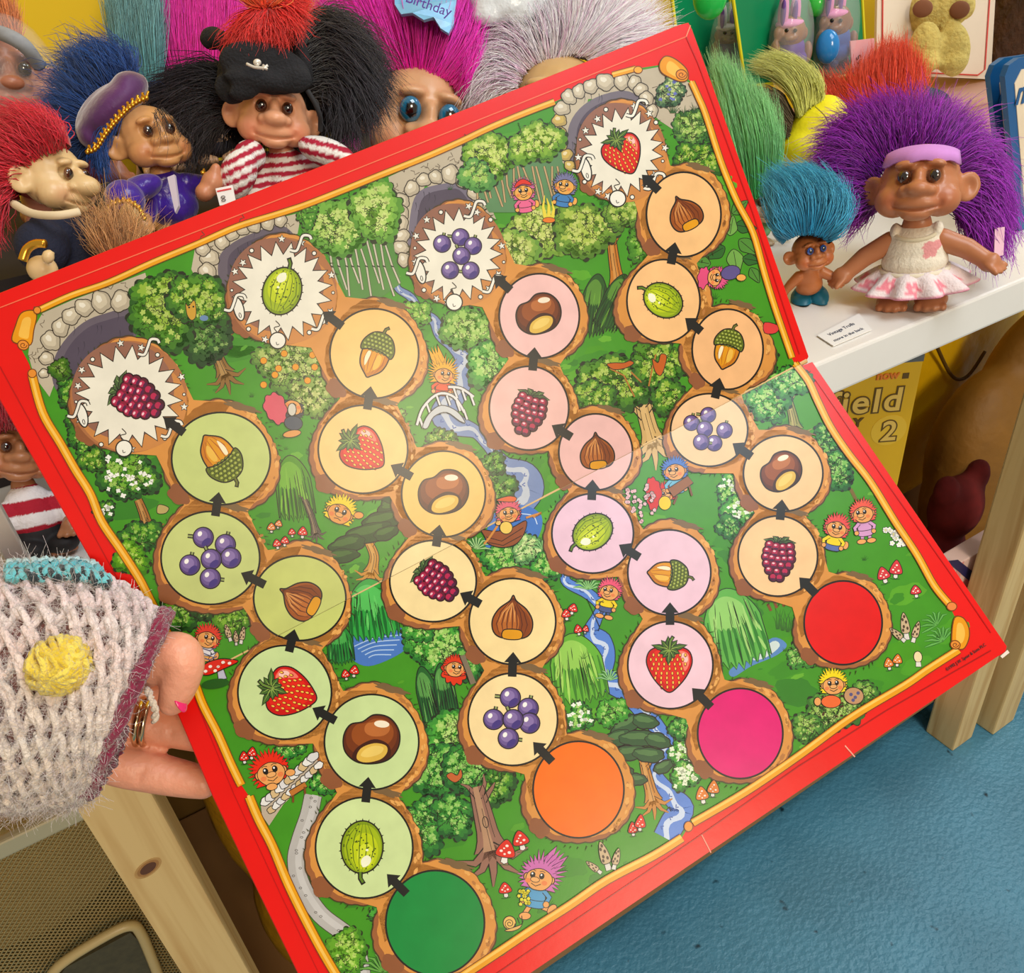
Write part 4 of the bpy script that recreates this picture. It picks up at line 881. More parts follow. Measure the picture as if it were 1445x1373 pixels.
figure(761, 1237, 19, 10, (206, 112, 180), (90, 160, 206), (90, 160, 206), 'run', -1, -58, 2.6)
A.strokes([[(748, 1258), (740, 1268)], [(748, 1258), (736, 1260)], [(746, 1262), (744, 1276)]], 1.2, (60, 110, 40)); flowers(739, 1266, 16, 22, (244, 232, 90), 22, 2.1, 4, (220, 190, 40))
A.out(ell(719, 1302, 9, 9.5, -10, n=22), (236, 190, 110), 1.2); A.stroke([(719 + (8 - i * .3) * math.cos(i * .55), 1303 + (8 - i * .3) * math.sin(i * .55)) for i in range(24)], 1); A.out(spl([(712, 1313), (726, 1308), (736, 1304), (738, 1299), (734, 1309), (722, 1314)], 3, True), (226, 180, 110), 1); A.strokes([[(733, 1303), (730, 1295)], [(737, 1301), (736, 1292)]], 1.2)
for x, y, s, r, c, k in ((713, 1203, 18, 8, 0, 1.1), (735, 1187, 15, -14, 0, 1.1), (713, 1256, 12, -8, 0, 1), (893, 1172, 9, -6, 0, 1.5), (903, 1164, 10, 4, 0, 1.6), (991, 1124, 12, -10, 1, 1.3), (1006, 1115, 11, 4, 1, 1.4),
                         (383, 745, 8, 0, 1, 1), (393, 740, 7, 10, 1, 1), (412, 752, 7, -6, 0, 1), (427, 752, 9, 4, 0, 1.1), (391, 768, 8, -10, 0, 1), (402, 764, 8, 4, 0, 1), (345, 1070, 9, -6, 0, 1.2), (356, 1064, 9, 6, 0, 1.2), (488, 953, 8, -10, 0, 1.1), (500, 948, 9, 6, 0, 1.1),
                         (799, 868, 9, -6, 0, 1), (808, 860, 9, 14, 0, 1), (816, 890, 8, -10, 0, 1.2), (826, 889, 6, 10, 0, 1.2), (1247, 813, 12, -16, 2, 1.2), (1264, 806, 12, 4, 2, 1.4), (1292, 835, 10, -8, 2, 1), (1254, 938, 9, -10, 1, 1.2), (1266, 933, 9, 4, 1, 1.2)):
    mushroom(x, y, s, r, ((222, 50, 38), (224, 130, 60), (214, 66, 72))[c], k)
A.out(ell(1295, 927, 6, 8, -8, n=16), (244, 226, 180), 1); A.out([(1292, 934), (1292, 941), (1300, 941), (1299, 934)], (236, 232, 220), .9)
morel(853, 1208, 22, -18); morel(869, 1212, 16, 14); morel(838, 1224, 14, -52)
morel(1277, 884, 20, -8); morel(1266, 896, 15, -50); morel(1292, 892, 16, 16)
# owl in the tree
A.out(spl([(262, 428), (266, 432), (274, 424), (277, 436), (276, 448), (270, 452), (264, 444)], 4, True), (206, 160, 70), 1); A.multi([ell(267, 434, 1.4, n=8), ell(273, 433, 1.4, n=8)], INK); A.poly(ell(288, 449, 6, 4), (110, 140, 180))

# ---- yellow scroll edging
def scroll_strip(P, w=9):
    P = spl(P, 5)
    R = random.Random(int(P[0][0])); Q = [(p[0], p[1]) for p in P]
    A.stroke(Q, w + 2.4, (122, 66, 24)); A.stroke(Q, w, (238, 166, 54)); A.stroke([(p[0] - w * .12, p[1] - w * .16) for p in Q], w * .34, (252, 204, 110))
scroll_strip(TRIM_TOP[:14], 8); scroll_strip(TRIM_TOP[15:], 7); scroll_strip(TRIM_RIGHT_A, 8); scroll_strip(TRIM_RIGHT_B, 9); scroll_strip(TRIM_BOT_A, 10); scroll_strip(TRIM_BOT_B, 11); scroll_strip(TRIM_LEFT_A, 11); scroll_strip(TRIM_LEFT_B, 12)
def scroll_roll(P, curl, r):
    A.out(spl(P, 4, True), (238, 160, 52), 1.6, (122, 66, 24)); c = np.mean(P, 0)
    A.poly([tuple(c + (np.array(p) - c) * np.array([.5, .62])) for p in spl(P, 4, True)], (250, 196, 96))
    x, y = curl; A.out(ell(x, y, r, r * .85, 20, n=20), (236, 150, 70), 1.4, (122, 66, 24)); A.stroke([(x + (r * .7 - i * r * .05) * math.cos(i * .7), y + (r * .6 - i * r * .045) * math.sin(i * .7)) for i in range(12)], 1.2, (122, 66, 24))
scroll_roll([(30, 442), (46, 438), (52, 446), (48, 466), (44, 486), (30, 486), (17, 480), (22, 460)], (33, 487), 8)
A.out(ell(46, 527, 6, 6), (236, 150, 70), 1.3, (122, 66, 24)); A.out(ell(53, 438, 5, 5), (236, 150, 70), 1.3, (122, 66, 24)); A.out(ell(900, 99, 6, 5), (244, 176, 80), 1.3, (122, 66, 24))
scroll_roll([(930, 90), (938, 80), (952, 84), (968, 98), (970, 112), (960, 116), (944, 110), (932, 102)], (961, 106), 8)
scroll_roll([(1346, 872), (1358, 872), (1366, 886), (1366, 902), (1358, 916), (1344, 912), (1342, 896)], (1347, 910), 7); A.out(ell(1342, 856, 7, 6), (236, 140, 80), 1.3, (122, 66, 24))
A.out(ell(971, 1166, 6, 7), (244, 150, 70), 1.3, (122, 66, 24))

# ---- the two panels
CN = np.array([[-0.04415, 0.40702, 1.14225], [0.32952, 0.37664, 1.2043], [0.35001, 0.28887, 1.03792], [-0.02366, 0.31925, 0.97588], [0.35883, 0.14561, 0.91462], [-0.01484, 0.176, 0.85257]])
def nrm(v): return v / np.linalg.norm(v)
N_UP = nrm(np.cross(CN[1] - CN[0], CN[3] - CN[0])); N_LO = nrm(np.cross(CN[2] - CN[3], CN[5] - CN[3]))
if N_UP @ (CAM_P - CN[0]) < 0: N_UP = -N_UP
if N_LO @ (CAM_P - CN[3]) < 0: N_LO = -N_LO
def to_plane(P, o, n):
    P = np.asarray(P, float); R = np.stack([(P[:, 0] - CX) / F, -(P[:, 1] - CY) / F, -np.ones(len(P))], 1) @ CAM_R.T
    t = ((o - CAM_P) @ n) / (R @ n); return CAM_P + R * t[:, None]
FL, FR = np.array([236., 978.]), np.array([1143., 507.])
fold_n = np.array([FR[1] - FL[1], -(FR[0] - FL[0])]); fold_n /= np.hypot(*fold_n)          # + = upper panel
def clip(P, sgn, eps=0.0):
    d = ((P - FL) @ fold_n) * sgn - eps; out = []
    for i in range(len(P)):
        a, b, da, db = P[i], P[(i + 1) % len(P)], d[i], d[(i + 1) % len(P)]
        if da >= 0: out.append(a)
        if (da >= 0) != (db >= 0): out.append(a + (b - a) * da / (da - db))
    return out
if ((np.array([600., 300.]) - FL) @ fold_n) < 0: fold_n = -fold_n
def art_mesh(name, sgn, o, n):
    V = []; Fc = []; C = []
    cache = {}
    allP = []; lay = []; sizes = []; cols = []
    for t, col, ly in A.T:
        c = clip(t, sgn, 0.6)
        if len(c) < 3: continue
        allP += c; lay += [ly] * len(c); sizes.append(len(c)); cols += [cache.setdefault(col, lin(col)[:3])] * len(c)
    W3 = to_plane(np.array(allP), o, n) + n[None, :] * (0.00012 + np.array(lay)[:, None] * 7e-6)
    i = 0
    for k in sizes: Fc.append(tuple(range(i, i + k))); i += k
    me = bpy.data.meshes.new(name); me.from_pydata(W3.tolist(), [], Fc); me.update(); cc_ = np.array(cols); g_ = cc_ @ np.array([.3, .59, .11]); paint(me, (g_[:, None] + (cc_ - g_[:, None]) * 1.08).clip(0.003, 1) * .80)
    return me
M_print = mat('printed_ink', attr=True, rough=0.29, noise=0.07, nscale=95, spec=0.33, bump=0.004, bscale=120)
M_red = mat('red_wrap_paper', (218, 12, 6), rough=0.3, noise=0.04, nscale=60, bump=0.006, bscale=120, spec=.3)
board = empty('game_board', CN[2] * .5 + CN[3] * .5, 'open folding board game, red border, woodland picture with fruit spaces, held by a hand', 'game board')
def panel(name, loop_px, o, n, thick=0.0032):
    P = to_plane(np.array(loop_px, float), o, n); m = MB(); c = P.mean(0); k = len(P)
    V = []
    rings = [(0.0, 0.0), (0.0004, -0.0004), (0.0006, -0.0011), (0.0006, -thick), (0.0, -thick - 0.0002)]
    for g, h in rings:
        for p in P: V.append(p + nrm(p - c) * (g - .0006) + n * h)
    Fc = []
    for r in range(len(rings) - 1):
        for i in range(k):
            j = (i + 1) % k; Fc.append((r * k + i, (r + 1) * k + i, (r + 1) * k + j, r * k + j))
    tr = tessellate_polygon([[Vector(p) for p in P]])
    Fc += [tuple(t) for t in tr] + [tuple(i + (len(rings) - 1) * k for i in t) for t in tr]
    m.add(V, Fc); return m
UP_LOOP = [(-62, 437), (960, 34), (972, 31), (977, 40), (1060, 268), (1142, 503), (1139, 509)] + [tuple(FL + (FR - FL) * q + fold_n * 1.5) for q in (.98, .5, .02)] + [(234, 974), (144, 820), (0, 567)]
LO_LOOP = [(1147, 510), (1422, 912), (1420, 920), (1408, 927), (501, 1542), (360, 1252), (299, 1124), (240, 984)] + [tuple(FL + (FR - FL) * q - fold_n * 1.5) for q in (.02, .5, .98)]
def ink_lines(art_lines, o, n, sgn): pass
A2 = []
for P, wv, c in (([(-30, 446), (470, 252), (968, 52)], 1.6, (246, 120, 90)), ([(968, 52), (985, 90), (1062, 300), (1128, 500)], 1.6, (196, 22, 12)), ([(968, 52), (974, 36)], 1.6, (246, 150, 120)),
                 ([(0, 517), (60, 626), (113, 720), (190, 860)], 1.6, (190, 12, 8)), ([(1150, 535), (1250, 680), (1345, 815), (1398, 893)], 1.4, (190, 24, 18)),
                 ([(1398, 918), (1250, 1003), (1127, 1081), (960, 1198), (757, 1335), (640, 1415)], 1.6, (172, 16, 12)), ([(275, 985), (330, 1120), (400, 1270), (450, 1373)], 1.2, (196, 12, 8)),
                 ([(1192, 1052), (1206, 1068)], 1.8, (250, 170, 150)), ([(990, 1178), (1003, 1203)], 1.6, (250, 150, 130))):
    A.stroke(P, wv, c, layer=20)
for P, c in (([(1411, 926), (1421, 917), (1424, 921), (1414, 929)], (246, 232, 220)),): A.poly(P, c, layer=30)
pu = panel('panel', UP_LOOP, CN[0], N_UP).build('panel', M_red, board, smooth=False); pl = panel('panel', LO_LOOP, CN[3], N_LO).build('panel', M_red, board, smooth=False)
pr_u = link('printed_picture', art_mesh('printed_picture', 1, CN[0], N_UP), M_print, pu, smooth=False); pr_l = link('printed_picture', art_mesh('printed_picture', -1, CN[3], N_LO), M_print, pl, smooth=False)
# fold: a narrow hinge of printed paper along the crease
hm = MB(); a, b = to_plane(np.array([FL, FR]), CN[3], N_LO)
hm.tube([a + (b - a) * q - N_UP * .0012 for q in np.linspace(0.005, .995, 24)], .0014, seg=8); hm.build('fold_hinge', mat('hinge_paper', (206, 170, 110), rough=.4), board)
# maker's line printed in the corner of the border
def text_mesh(name, body, size, mtl, loc, xdir, ydir, parent=None, extrude=0.0001, align='LEFT', bold=0.0, space=1.0, shear=0.0):
    cu = bpy.data.curves.new(name, 'FONT'); cu.body = body; cu.size = size; cu.extrude = extrude; cu.align_x = align; cu.offset = bold; cu.space_character = space; cu.shear = shear
    o = bpy.data.objects.new(name, cu); COL.objects.link(o)
    dg = bpy.context.evaluated_depsgraph_get(); me = bpy.data.meshes.new_from_object(o.evaluated_get(dg)); bpy.data.objects.remove(o); bpy.data.curves.remove(cu)
    x = Vector(xdir).normalized(); y = Vector(ydir); y = (y - x * y.dot(x)).normalized(); z = x.cross(y)
    me.transform(Matrix(((x.x, y.x, z.x, loc[0]), (x.y, y.y, z.y, loc[1]), (x.z, y.z, z.z, loc[2]), (0, 0, 0, 1))))
    me.materials.clear()
    return link(name, me, mtl, parent, False)
M_blk = mat('black_print', (40, 14, 12), rough=.5)
p0, p1, p2 = to_plane(np.array([(1336, 947), (1396, 908), (1330, 935)], float), CN[3], N_LO)
text_mesh('printed_credit', '\u00a91992 J.W. Spear & Sons PLC', np.linalg.norm(p1 - p0) / 13.4, M_blk, p0 + N_LO * .0004, p1 - p0, p2 - p0, pl)
# ================================================================== the shop corner
def plank(name, lo, hi, m, parent=None, bev=0.003):
    b = MB(); b.box(lo, hi, None, bev); return b.build(name, m, parent, smooth=False)
def slab(mb, px, Y, depth, col=None):
    """a solid plate whose front face lies in the upright plane y = Y"""
    mb.prism([on_y(x, y, Y) for x, y in px], (0, depth, 0), col)
M_floor = mat('painted_concrete', (74, 132, 158), rough=.32, noise=.2, nscale=6, bump=.3, bscale=120, detail=10)
nt = M_floor.node_tree; bs_ = nt.nodes['Principled BSDF']; lk = bs_.inputs['Base Color'].links[0].from_socket
vn = nt.nodes.new('ShaderNodeTexNoise'); vn.inputs['Scale'].default_value = 34; vn.inputs['Detail'].default_value = 2
rp = nt.nodes.new('ShaderNodeValToRGB'); rp.color_ramp.elements[0].position = .70; rp.color_ramp.elements[0].color = (0, 0, 0, 1); rp.color_ramp.elements[1].position = .76
mxn = nt.nodes.new('ShaderNodeMix'); mxn.data_type = 'RGBA';
mxn.inputs[7].default_value = lin((24, 48, 60)); tcn = nt.nodes.new('ShaderNodeTexCoord')
nt.links.new(tcn.outputs['Object'], vn.inputs['Vector']); nt.links.new(vn.outputs['Fac'], rp.inputs['Fac']); nt.links.new(rp.outputs['Color'], mxn.inputs[0]); nt.links.new(lk, mxn.inputs[6]); nt.links.new(mxn.outputs[2], bs_.inputs['Base Color'])
M_yel = mat('yellow_wall_paint', (226, 186, 16), rough=.8, noise=.05, nscale=6)
M_white = mat('white_laminate', (238, 234, 228), rough=.3, noise=.02, nscale=20)
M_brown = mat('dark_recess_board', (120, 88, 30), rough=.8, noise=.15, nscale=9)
def pine(name, base, dark, axis):
    m = bpy.data.materials.new(name); m.use_nodes = True; nt = m.node_tree; b = nt.nodes['Principled BSDF']; b.inputs['Roughness'].default_value = .5
    tc = nt.nodes.new('ShaderNodeTexCoord'); mp = nt.nodes.new('ShaderNodeMapping'); sc = [55, 55, 55]; sc[axis] = 3.0; mp.inputs['Scale'].default_value = sc
    n = nt.nodes.new('ShaderNodeTexNoise'); n.inputs['Scale'].default_value = 1.0; n.inputs['Detail'].default_value = 3; n.inputs['Distortion'].default_value = .8
    r = nt.nodes.new('ShaderNodeValToRGB'); r.color_ramp.elements[0].color = lin(dark); r.color_ramp.elements[0].position = .32; r.color_ramp.elements[1].color = lin(base); r.color_ramp.elements[1].position = .55
    nt.links.new(tc.outputs['Object'], mp.inputs['Vector']); nt.links.new(mp.outputs['Vector'], n.inputs['Vector']); nt.links.new(n.outputs['Fac'], r.inputs['Fac']); nt.links.new(r.outputs['Color'], b.inputs['Base Color'])
    return m
M_pine = pine('pine_wood', (226, 196, 136), (200, 160, 98), 2)
tag(plank('floor', (-1.2, -1.6, -.05), (3.2, 1.1, 0), M_floor, bev=0), kind='structure')
tag(plank('wall_back', (-1.2, 1.1, -.05), (3.2, 1.16, 2.9), M_yel, bev=0), kind='structure')
ST, SB, SY = .905, .864, .455
unit = empty('shelving_unit', (.5, SY, 0), 'shelving unit with a white top shelf on pale pine posts along the yellow wall', 'shelving')
plank('top_shelf', (-.62, SY, SB), (1.112, 1.06, ST), M_white, unit)
lp = plank('post', (-.1165, SY + .002, 0), (-.0725, SY + .052, SB), M_pine, unit); pr1 = plank('post', (1.046, SY + .002, 0), (1.1, SY + .056, SB), M_pine, unit)
plank('top_shelf', (1.113, .512, SB), (2.2, 1.06, ST), M_white, unit); plank('post', (-.5, .98, 0), (-.45, 1.03, SB), M_pine, unit); plank('bottom_shelf', (-.62, .512, .075), (2.2, 1.03, .1), mat('worn_plank', (150, 110, 66), rough=.7, noise=.12, nscale=12), unit)
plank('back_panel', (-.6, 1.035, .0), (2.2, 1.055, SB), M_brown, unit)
c0, c1 = on_y(24, 742, SY - .004), on_y(52, 792, SY - .004)
plank('corner_strip', (c0[0] - .012, SY - .008, SB), (c0[0] - .002, SY, 1.75), mat('grey_white_strip', (196, 194, 188), rough=.4), unit, .001)
# knot and grain scars in the near post
kb = MB()
kp = on_y(209, 1225, SY + .002)
for s_, c_ in ((.0098, (190, 150, 92)), (.0078, (168, 122, 70)), (.0058, (96, 60, 40))):
    kb.prism([(kp[0] + s_ * math.cos(t) * 1.0 + s_ * .25 * math.sin(t), kp[1] - .00015 * (.012 - s_) * 1000 * .4, kp[2] + s_ * .85 * math.sin(t)) for t in np.linspace(0, 2 * PI, 24)[:-1]], (0, .002, 0), c_)
kb.build('knot', mat('wood_knot', attr=True, rough=.6, noise=.1, nscale=300), lp, smooth=False)
p2c = on_z(1401, 1038, 0)
nb = empty('neighbouring_post', (p2c[0] + .03, p2c[1] + .03, 0), 'second pale pine post, standing on the blue floor right of the shelf post', 'post')
plank('timber', (p2c[0], p2c[1], 0.0006), (p2c[0] + .06, p2c[1] + .06, 1.6), M_pine, nb); 
# risers the toys stand on
RT = 1.07
M_rise = mat('riser_board', (196, 150, 128), rough=.55, noise=.08, nscale=14)
rl = MB(); rl.prism([(x, y, ST + .0006) for x, y in ((-.02, .585), (.56, .585), (.56, 1.03), (-.55, 1.03), (-.55, .73), (-.02, .73))], (0, 0, RT - ST - .0006)); tag(rl.build('display_riser', mat('riser_gap_shade', (40, 34, 36), rough=.9, noise=.1, nscale=60), None, False), 'display step, dark with painted-in shade, carrying the dolls behind the game board', 'display step')  # near-black colour stands in for the shade in the gaps between dolls
RR = min(on_y(x, y, Y)[2] for x, y, Y in ((962, 118, .975), (1052, 112, .975), (1222, 104, .89), (1052, 122, .89), (1398, 112, .915))) - .0012
rr = MB(); rr.box((.72, .845, ST + .0006), (1.9, 1.03, RR - .0125), None, .002); rr.box((.71, .84, RR - .012), (1.91, 1.035, RR), None, .002)
tag(rr.build('display_riser', M_rise, None, False), 'pinkish wooden step on the shelf behind the purple-haired doll', 'display step')

# ---------------------------------------------------------------- under the shelf, right
bx = empty('game_box', on_y(1240, 1000, .56) * 0 + np.array([.8, .6, .1]), 'yellow boxed game standing under the shelf, outlined title and number two', 'box')
Yb = .56
XB = np.array([.858, -.513, 0.]); NB = np.array([.513, .858, 0.])                       # the carton is turned towards the aisle
PB = on_y(1305, 500, Yb); zt = PB[2]
def on_b(x, y, off=0.0):
    rr_ = ray(x, y); o = PB - NB * off; return CAM_P + rr_ * (((o - CAM_P) @ NB) / (rr_ @ NB))
def bbox(mb, a0, a1, z0, z1, d0, d1, col=None, bev=0.0):
    M4 = Matrix(((XB[0], NB[0], 0, PB[0]), (XB[1], NB[1], 0, PB[1]), (0, 0, 1, 0), (0, 0, 0, 1))); mb.box((a0, d0, z0), (a1, d1, z1), col, bev, M4)
bm_ = MB(); bbox(bm_, -.32, 0, .1006, zt, 0, .06, None, .002); bm_.build('carton', mat('yellow_carton', (216, 172, 20), rough=.45, noise=.04, nscale=20), bx, False)
slm = MB(); bbox(slm, -.32, 0, zt - .009, zt + .0002, -.0006, .001); slm.build('top_band', mat('slate_band', (92, 98, 104), rough=.5), bx, False)
M_ol = mat('title_outline', (96, 72, 16), rough=.5); M_ti = mat('title_cream', (226, 190, 92), rough=.5); M_or = mat('orange_print', (224, 128, 40), rough=.5)
def sign(px0, body, size, m_out, m_in, name, bold=.0, space=1.0):
    a = on_b(*px0, .0008); text_mesh(name, body, size, m_out, a, XB, (0, 0, 1), bx, .0003, bold=size * .045 + bold, space=space)
    a = on_b(*px0, .0013); text_mesh(name, body, size, m_in, a, XB, (0, 0, 1), bx, .0003, bold=bold, space=space)
wd = np.linalg.norm(on_b(1283, 574) - on_b(1168, 586))
sign((1168, 586), 'field', wd / 2.2, M_ol, M_ti, 'printed_title', .0008, 1.15)
dc = on_b(1254, 607); dm = MB(); dm.prism([dc - NB * .0004 + XB * .023 * math.cos(t) + np.array([0, 0, .023 * math.sin(t)]) for t in np.linspace(0, 2 * PI, 28)[:-1]], tuple(NB * .0004)); dm.build('number_disc', mat('pale_yellow_disc', (226, 186, 50), rough=.5), bx, False)
sign((1241, 622), '2', .042, M_ol, M_ti, 'printed_number', .0006); sign((1204, 602), 'Y', .017, M_ol, M_ol, 'printed_word', .0004)
sign((1236, 536), 'now', .016, M_or, M_or, 'price_note')
sm = MB(); cc = on_b(1278, 530) - PB; k_ = cc @ XB; bbox(sm, k_ - .004, k_ + .004, PB[2] + cc[2] - .004, PB[2] + cc[2] + .004, -.0006, 0); sm.build('printed_mark', M_ol, bx, False)
wm = MB(); bbox(wm, -.3, -.012, zt + .001, zt + .02, .004, .055, None, .002)
tag(wm.build('wooden_box', mat('brown_wood', (132, 96, 60), rough=.6, noise=.15, nscale=60), None, False), 'thin brown wooden box lying on top of the yellow boxed game', 'box')
# yellow plastic carrier with a cord, standing behind
yb = empty('carrier_bag', (1.48, .93, .1), 'large yellow carrier bag with a looped cord under the shelf', 'bag')
m = MB(); m.ell((1.48, .93, .41), (.26, .08, .30)); m.ell((1.46, .93, .66), (.27, .07, .17)); m.ell((1.6, .93, .5), (.2, .08, .3))
M_bag = mat('yellow_plastic', (250, 200, 16), rough=.35, noise=.08, nscale=10, bump=.5, bscale=14)
link('sack', remesh(m, .012, 4), M_bag, yb)
hb = MB(); hb.tube(spl([on_y(1318, 480, .843), on_y(1343, 530, .84), on_y(1365, 531, .84), on_y(1390, 496, .843)], 6), .0035); hb.build('cord', mat('brown_cord', (110, 80, 16), rough=.7), yb)
# brown padded sack in front
bs = empty('backpack', (1.45, .73, .1), 'brown quilted sack slumped beside the pine post under the shelf', 'bag')
m = MB(); m.ell((1.40, .73, .36), (.13, .08, .17)); m.ell((1.52, .73, .42), (.14, .08, .2)); m.ell((1.45, .73, .27), (.18, .08, .165)); m.ell((1.54, .72, .60), (.06, .05, .06))
link('body', remesh(m, .01, 5), mat('brown_quilt', (150, 102, 30), rough=.6, noise=.2, nscale=12, bump=.6, bscale=18), bs)
sb_ = MB(); sb_.tube(spl([on_y(1390, 655, .66), on_y(1372, 700, .65), on_y(1350, 770, .65)], 6), .007); sb_.build('strap', mat('ochre_strap', (196, 136, 30), rough=.5), bs)
# gingham gift box low down
gb = empty('gift_box', (1.0, .6, .1), 'pink gingham box with a navy diagonal band and round seal near the floor', 'box')
Yg = .52; a, b = on_y(1331, 790, Yg), on_y(1402, 990, Yg)
x0, x1 = .90, on_y(1398, 880, Yg)[0]; z1 = on_y(1370, 786, Yg)[2]
m = MB(); m.box((x0, Yg, .1006), (x1, Yg + .03, z1), (238, 196, 180), .002); m.build('carton', mat('pink_card', (238, 200, 184), rough=.5), gb, False)
m = MB()
for i in range(9):
    z = .105 + i * (z1 - .11) / 9
    if i % 2: m.box((x0, Yg - .0004, z), (x1, Yg, z + .02), (226, 120, 110))
for i in range(12):
    xx = x0 + .004 + i * (x1 - x0) / 12
    if i % 2: m.box((xx, Yg - .0007, .1006), (xx + .014, Yg - .0003, z1), (232, 150, 140))
m.build('gingham_print', mat('print_attr', attr=True, rough=.5), gb, False)
m = MB(); m.prism([on_y(x, y, Yg - .001) for x, y in ((1336, 792), (1352, 790), (1400, 828), (1398, 846))], (0, .0006, 0)); m.build('diagonal_band', mat('navy_band', (40, 36, 84), rough=.4), gb, False)
m = MB(); c = on_y(1362, 958, Yg); c[2] = max(c[2], .137)
m.prism([(c[0] + .034 * math.cos(t), Yg - .001, c[2] + .034 * math.sin(t)) for t in np.linspace(0, 2 * PI, 30)[:-1]], (0, .0004, 0), (216, 60, 56)); m.prism([(c[0] + .026 * math.cos(t), Yg - .0015, c[2] + .026 * math.sin(t)) for t in np.linspace(0, 2 * PI, 30)[:-1]], (0, .0004, 0), (238, 226, 214))
for i in range(5): m.box((c[0] - .017, Yg - .0018, c[2] - .014 + i * .007), (c[0] + .017 - (i % 2) * .006, Yg - .0014, c[2] - .0125 + i * .007), (120, 110, 120))
m.build('seal', mat('seal_print', attr=True, rough=.5), gb, False)
# dark toys in the gloom
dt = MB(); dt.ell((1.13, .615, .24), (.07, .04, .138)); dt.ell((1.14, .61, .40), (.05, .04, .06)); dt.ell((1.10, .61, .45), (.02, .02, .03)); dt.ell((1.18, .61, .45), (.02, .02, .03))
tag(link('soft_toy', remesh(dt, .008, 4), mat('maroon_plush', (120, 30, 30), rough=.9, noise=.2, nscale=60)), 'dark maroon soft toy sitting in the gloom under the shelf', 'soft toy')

# ---------------------------------------------------------------- under the shelf, left
wb = empty('wire_basket', (-.3, .5, .4), 'fine metal mesh basket with a pale rim hanging beside the near pine post', 'basket')
Yw = .505; zt = on_y(99, 1137, Yw)[2]; xr = -.1168
M_wire = mat('champagne_wire', (190, 170, 120), rough=.35, metal=.7)
m = MB(); m.box((-.56, Yw - .004, zt - .016), (xr, Yw + .004, zt), None, .002); m.box((-.56, Yw - .003, zt - .42), (-.55, Yw + .003, zt)); m.box((xr - .006, Yw - .003, zt - .42), (xr, Yw + .003, zt)); m.build('rim', mat('pale_metal', (206, 192, 158), rough=.3, metal=.4), wb, False)
m = MB()
for i in range(-95, 110):
    x = -.34 + i * .0046
    a, b = Vector((x - .2, Yw, zt - .41)), Vector((x + .2, Yw, zt - .012))
    def cut(a, b):
        t0, t1 = 0., 1.
        for lim, sg in ((-.552, 1), (xr - .004, -1)):
            fa, fb = (a.x - lim) * sg, (b.x - lim) * sg
            if fa < 0 and fb < 0: return None
            if fa * fb < 0:
                t = fa / (fa - fb)
                if fa < 0: t0 = max(t0, t)
                else: t1 = min(t1, t)
        return (a.lerp(b, t0), a.lerp(b, t1)) if t1 - t0 > .02 else None
    for s_ in (1, -1):
        aa, bb = (a, b) if s_ == 1 else (Vector((x + .2, Yw + .0008, zt - .41)), Vector((x - .2, Yw + .0008, zt - .012)))
        c = cut(aa, bb)
        if c: m.tube(c, .0007, seg=4, cap=False)
m.build('mesh_front', M_wire, wb, True, fix=False)
m = MB(); fr = [on_y(x, y, Yw - .012) for x, y in ((60, 1398), (84, 1362), (150, 1320), (184, 1306), (198, 1316), (214, 1352), (236, 1410))]
m.tube(spl(fr, 5), .0042); m.build('handle', mat('pale_tube', (186, 166, 116), rough=.4), wb)
m = MB(); m.prism([on_y(x, y, Yw - .008) for x, y in ((70, 1400), (92, 1366), (184, 1316), (198, 1330), (226, 1410))], (0, .004, 0)); m.build('label_plate', mat('dark_mesh_plate', (72, 66, 44), rough=.6, noise=.2, nscale=200), wb, False)
m = MB(); m.ell((-.3, .56, .66), (.16, .035, .075)); m.ell((-.2, .56, .65), (.08, .035, .065)); m.ell((-.38, .56, .65), (.12, .035, .065))
M_plush = mat('cream_plush', (226, 198, 130), rough=.95, noise=.2, nscale=40, bump=.8, bscale=90)
tag(link('plush_toy', remesh(m, .008, 4), M_plush), 'cream fluffy toy seen through the metal mesh basket', 'soft toy')
m = MB(); m.ell((-.27, .645, .70), (.17, .04, .115)); m.ell((-.16, .645, .68), (.06, .04, .095))
tag(link('yellow_cloth', remesh(m, .008, 4), mat('yellow_cloth', (222, 168, 10), rough=.8, noise=.08, nscale=20, bump=.4, bscale=30)), 'bright yellow cloth heaped on top inside the mesh basket', 'cloth')
m = MB(); m.box((-.5, .523, .1006), (-.13, .70, .585), None, .01)
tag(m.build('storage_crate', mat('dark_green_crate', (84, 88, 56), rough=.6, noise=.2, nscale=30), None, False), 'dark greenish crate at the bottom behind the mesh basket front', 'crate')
# right of the near post
m = MB(); m.ell((.035, .66, .60), (.07, .06, .12)); m.ell((.02, .66, .48), (.09, .07, .2)); m.ell((.03, .66, .275), (.1, .08, .172))
tag(link('cloth_bag', remesh(m, .008, 5), mat('mustard_cloth', (190, 138, 14), rough=.6, noise=.15, nscale=14, bump=.6, bscale=22)), 'mustard cloth bag bulging under the shelf right of the near post', 'bag')
cbx = MB(); cbx.box((.045, .512, .1006), (.16, .572, .505), None, .003); tag(cbx.build('cardboard_box', mat('tan_card', (170, 132, 80), rough=.8, noise=.08, nscale=14), None, False), 'tan cardboard box standing behind the lower edge of the game board', 'box')
m = MB(); m.ell((.075, .54, .552), (.04, .025, .045)); m.ell((.095, .54, .537), (.035, .025, .03))
tag(link('blue_cloth', remesh(m, .005, 4), mat('slate_cloth', (70, 78, 92), rough=.9, noise=.2, nscale=50)), 'slate blue cloth bundled on top of the tan cardboard box', 'cloth')
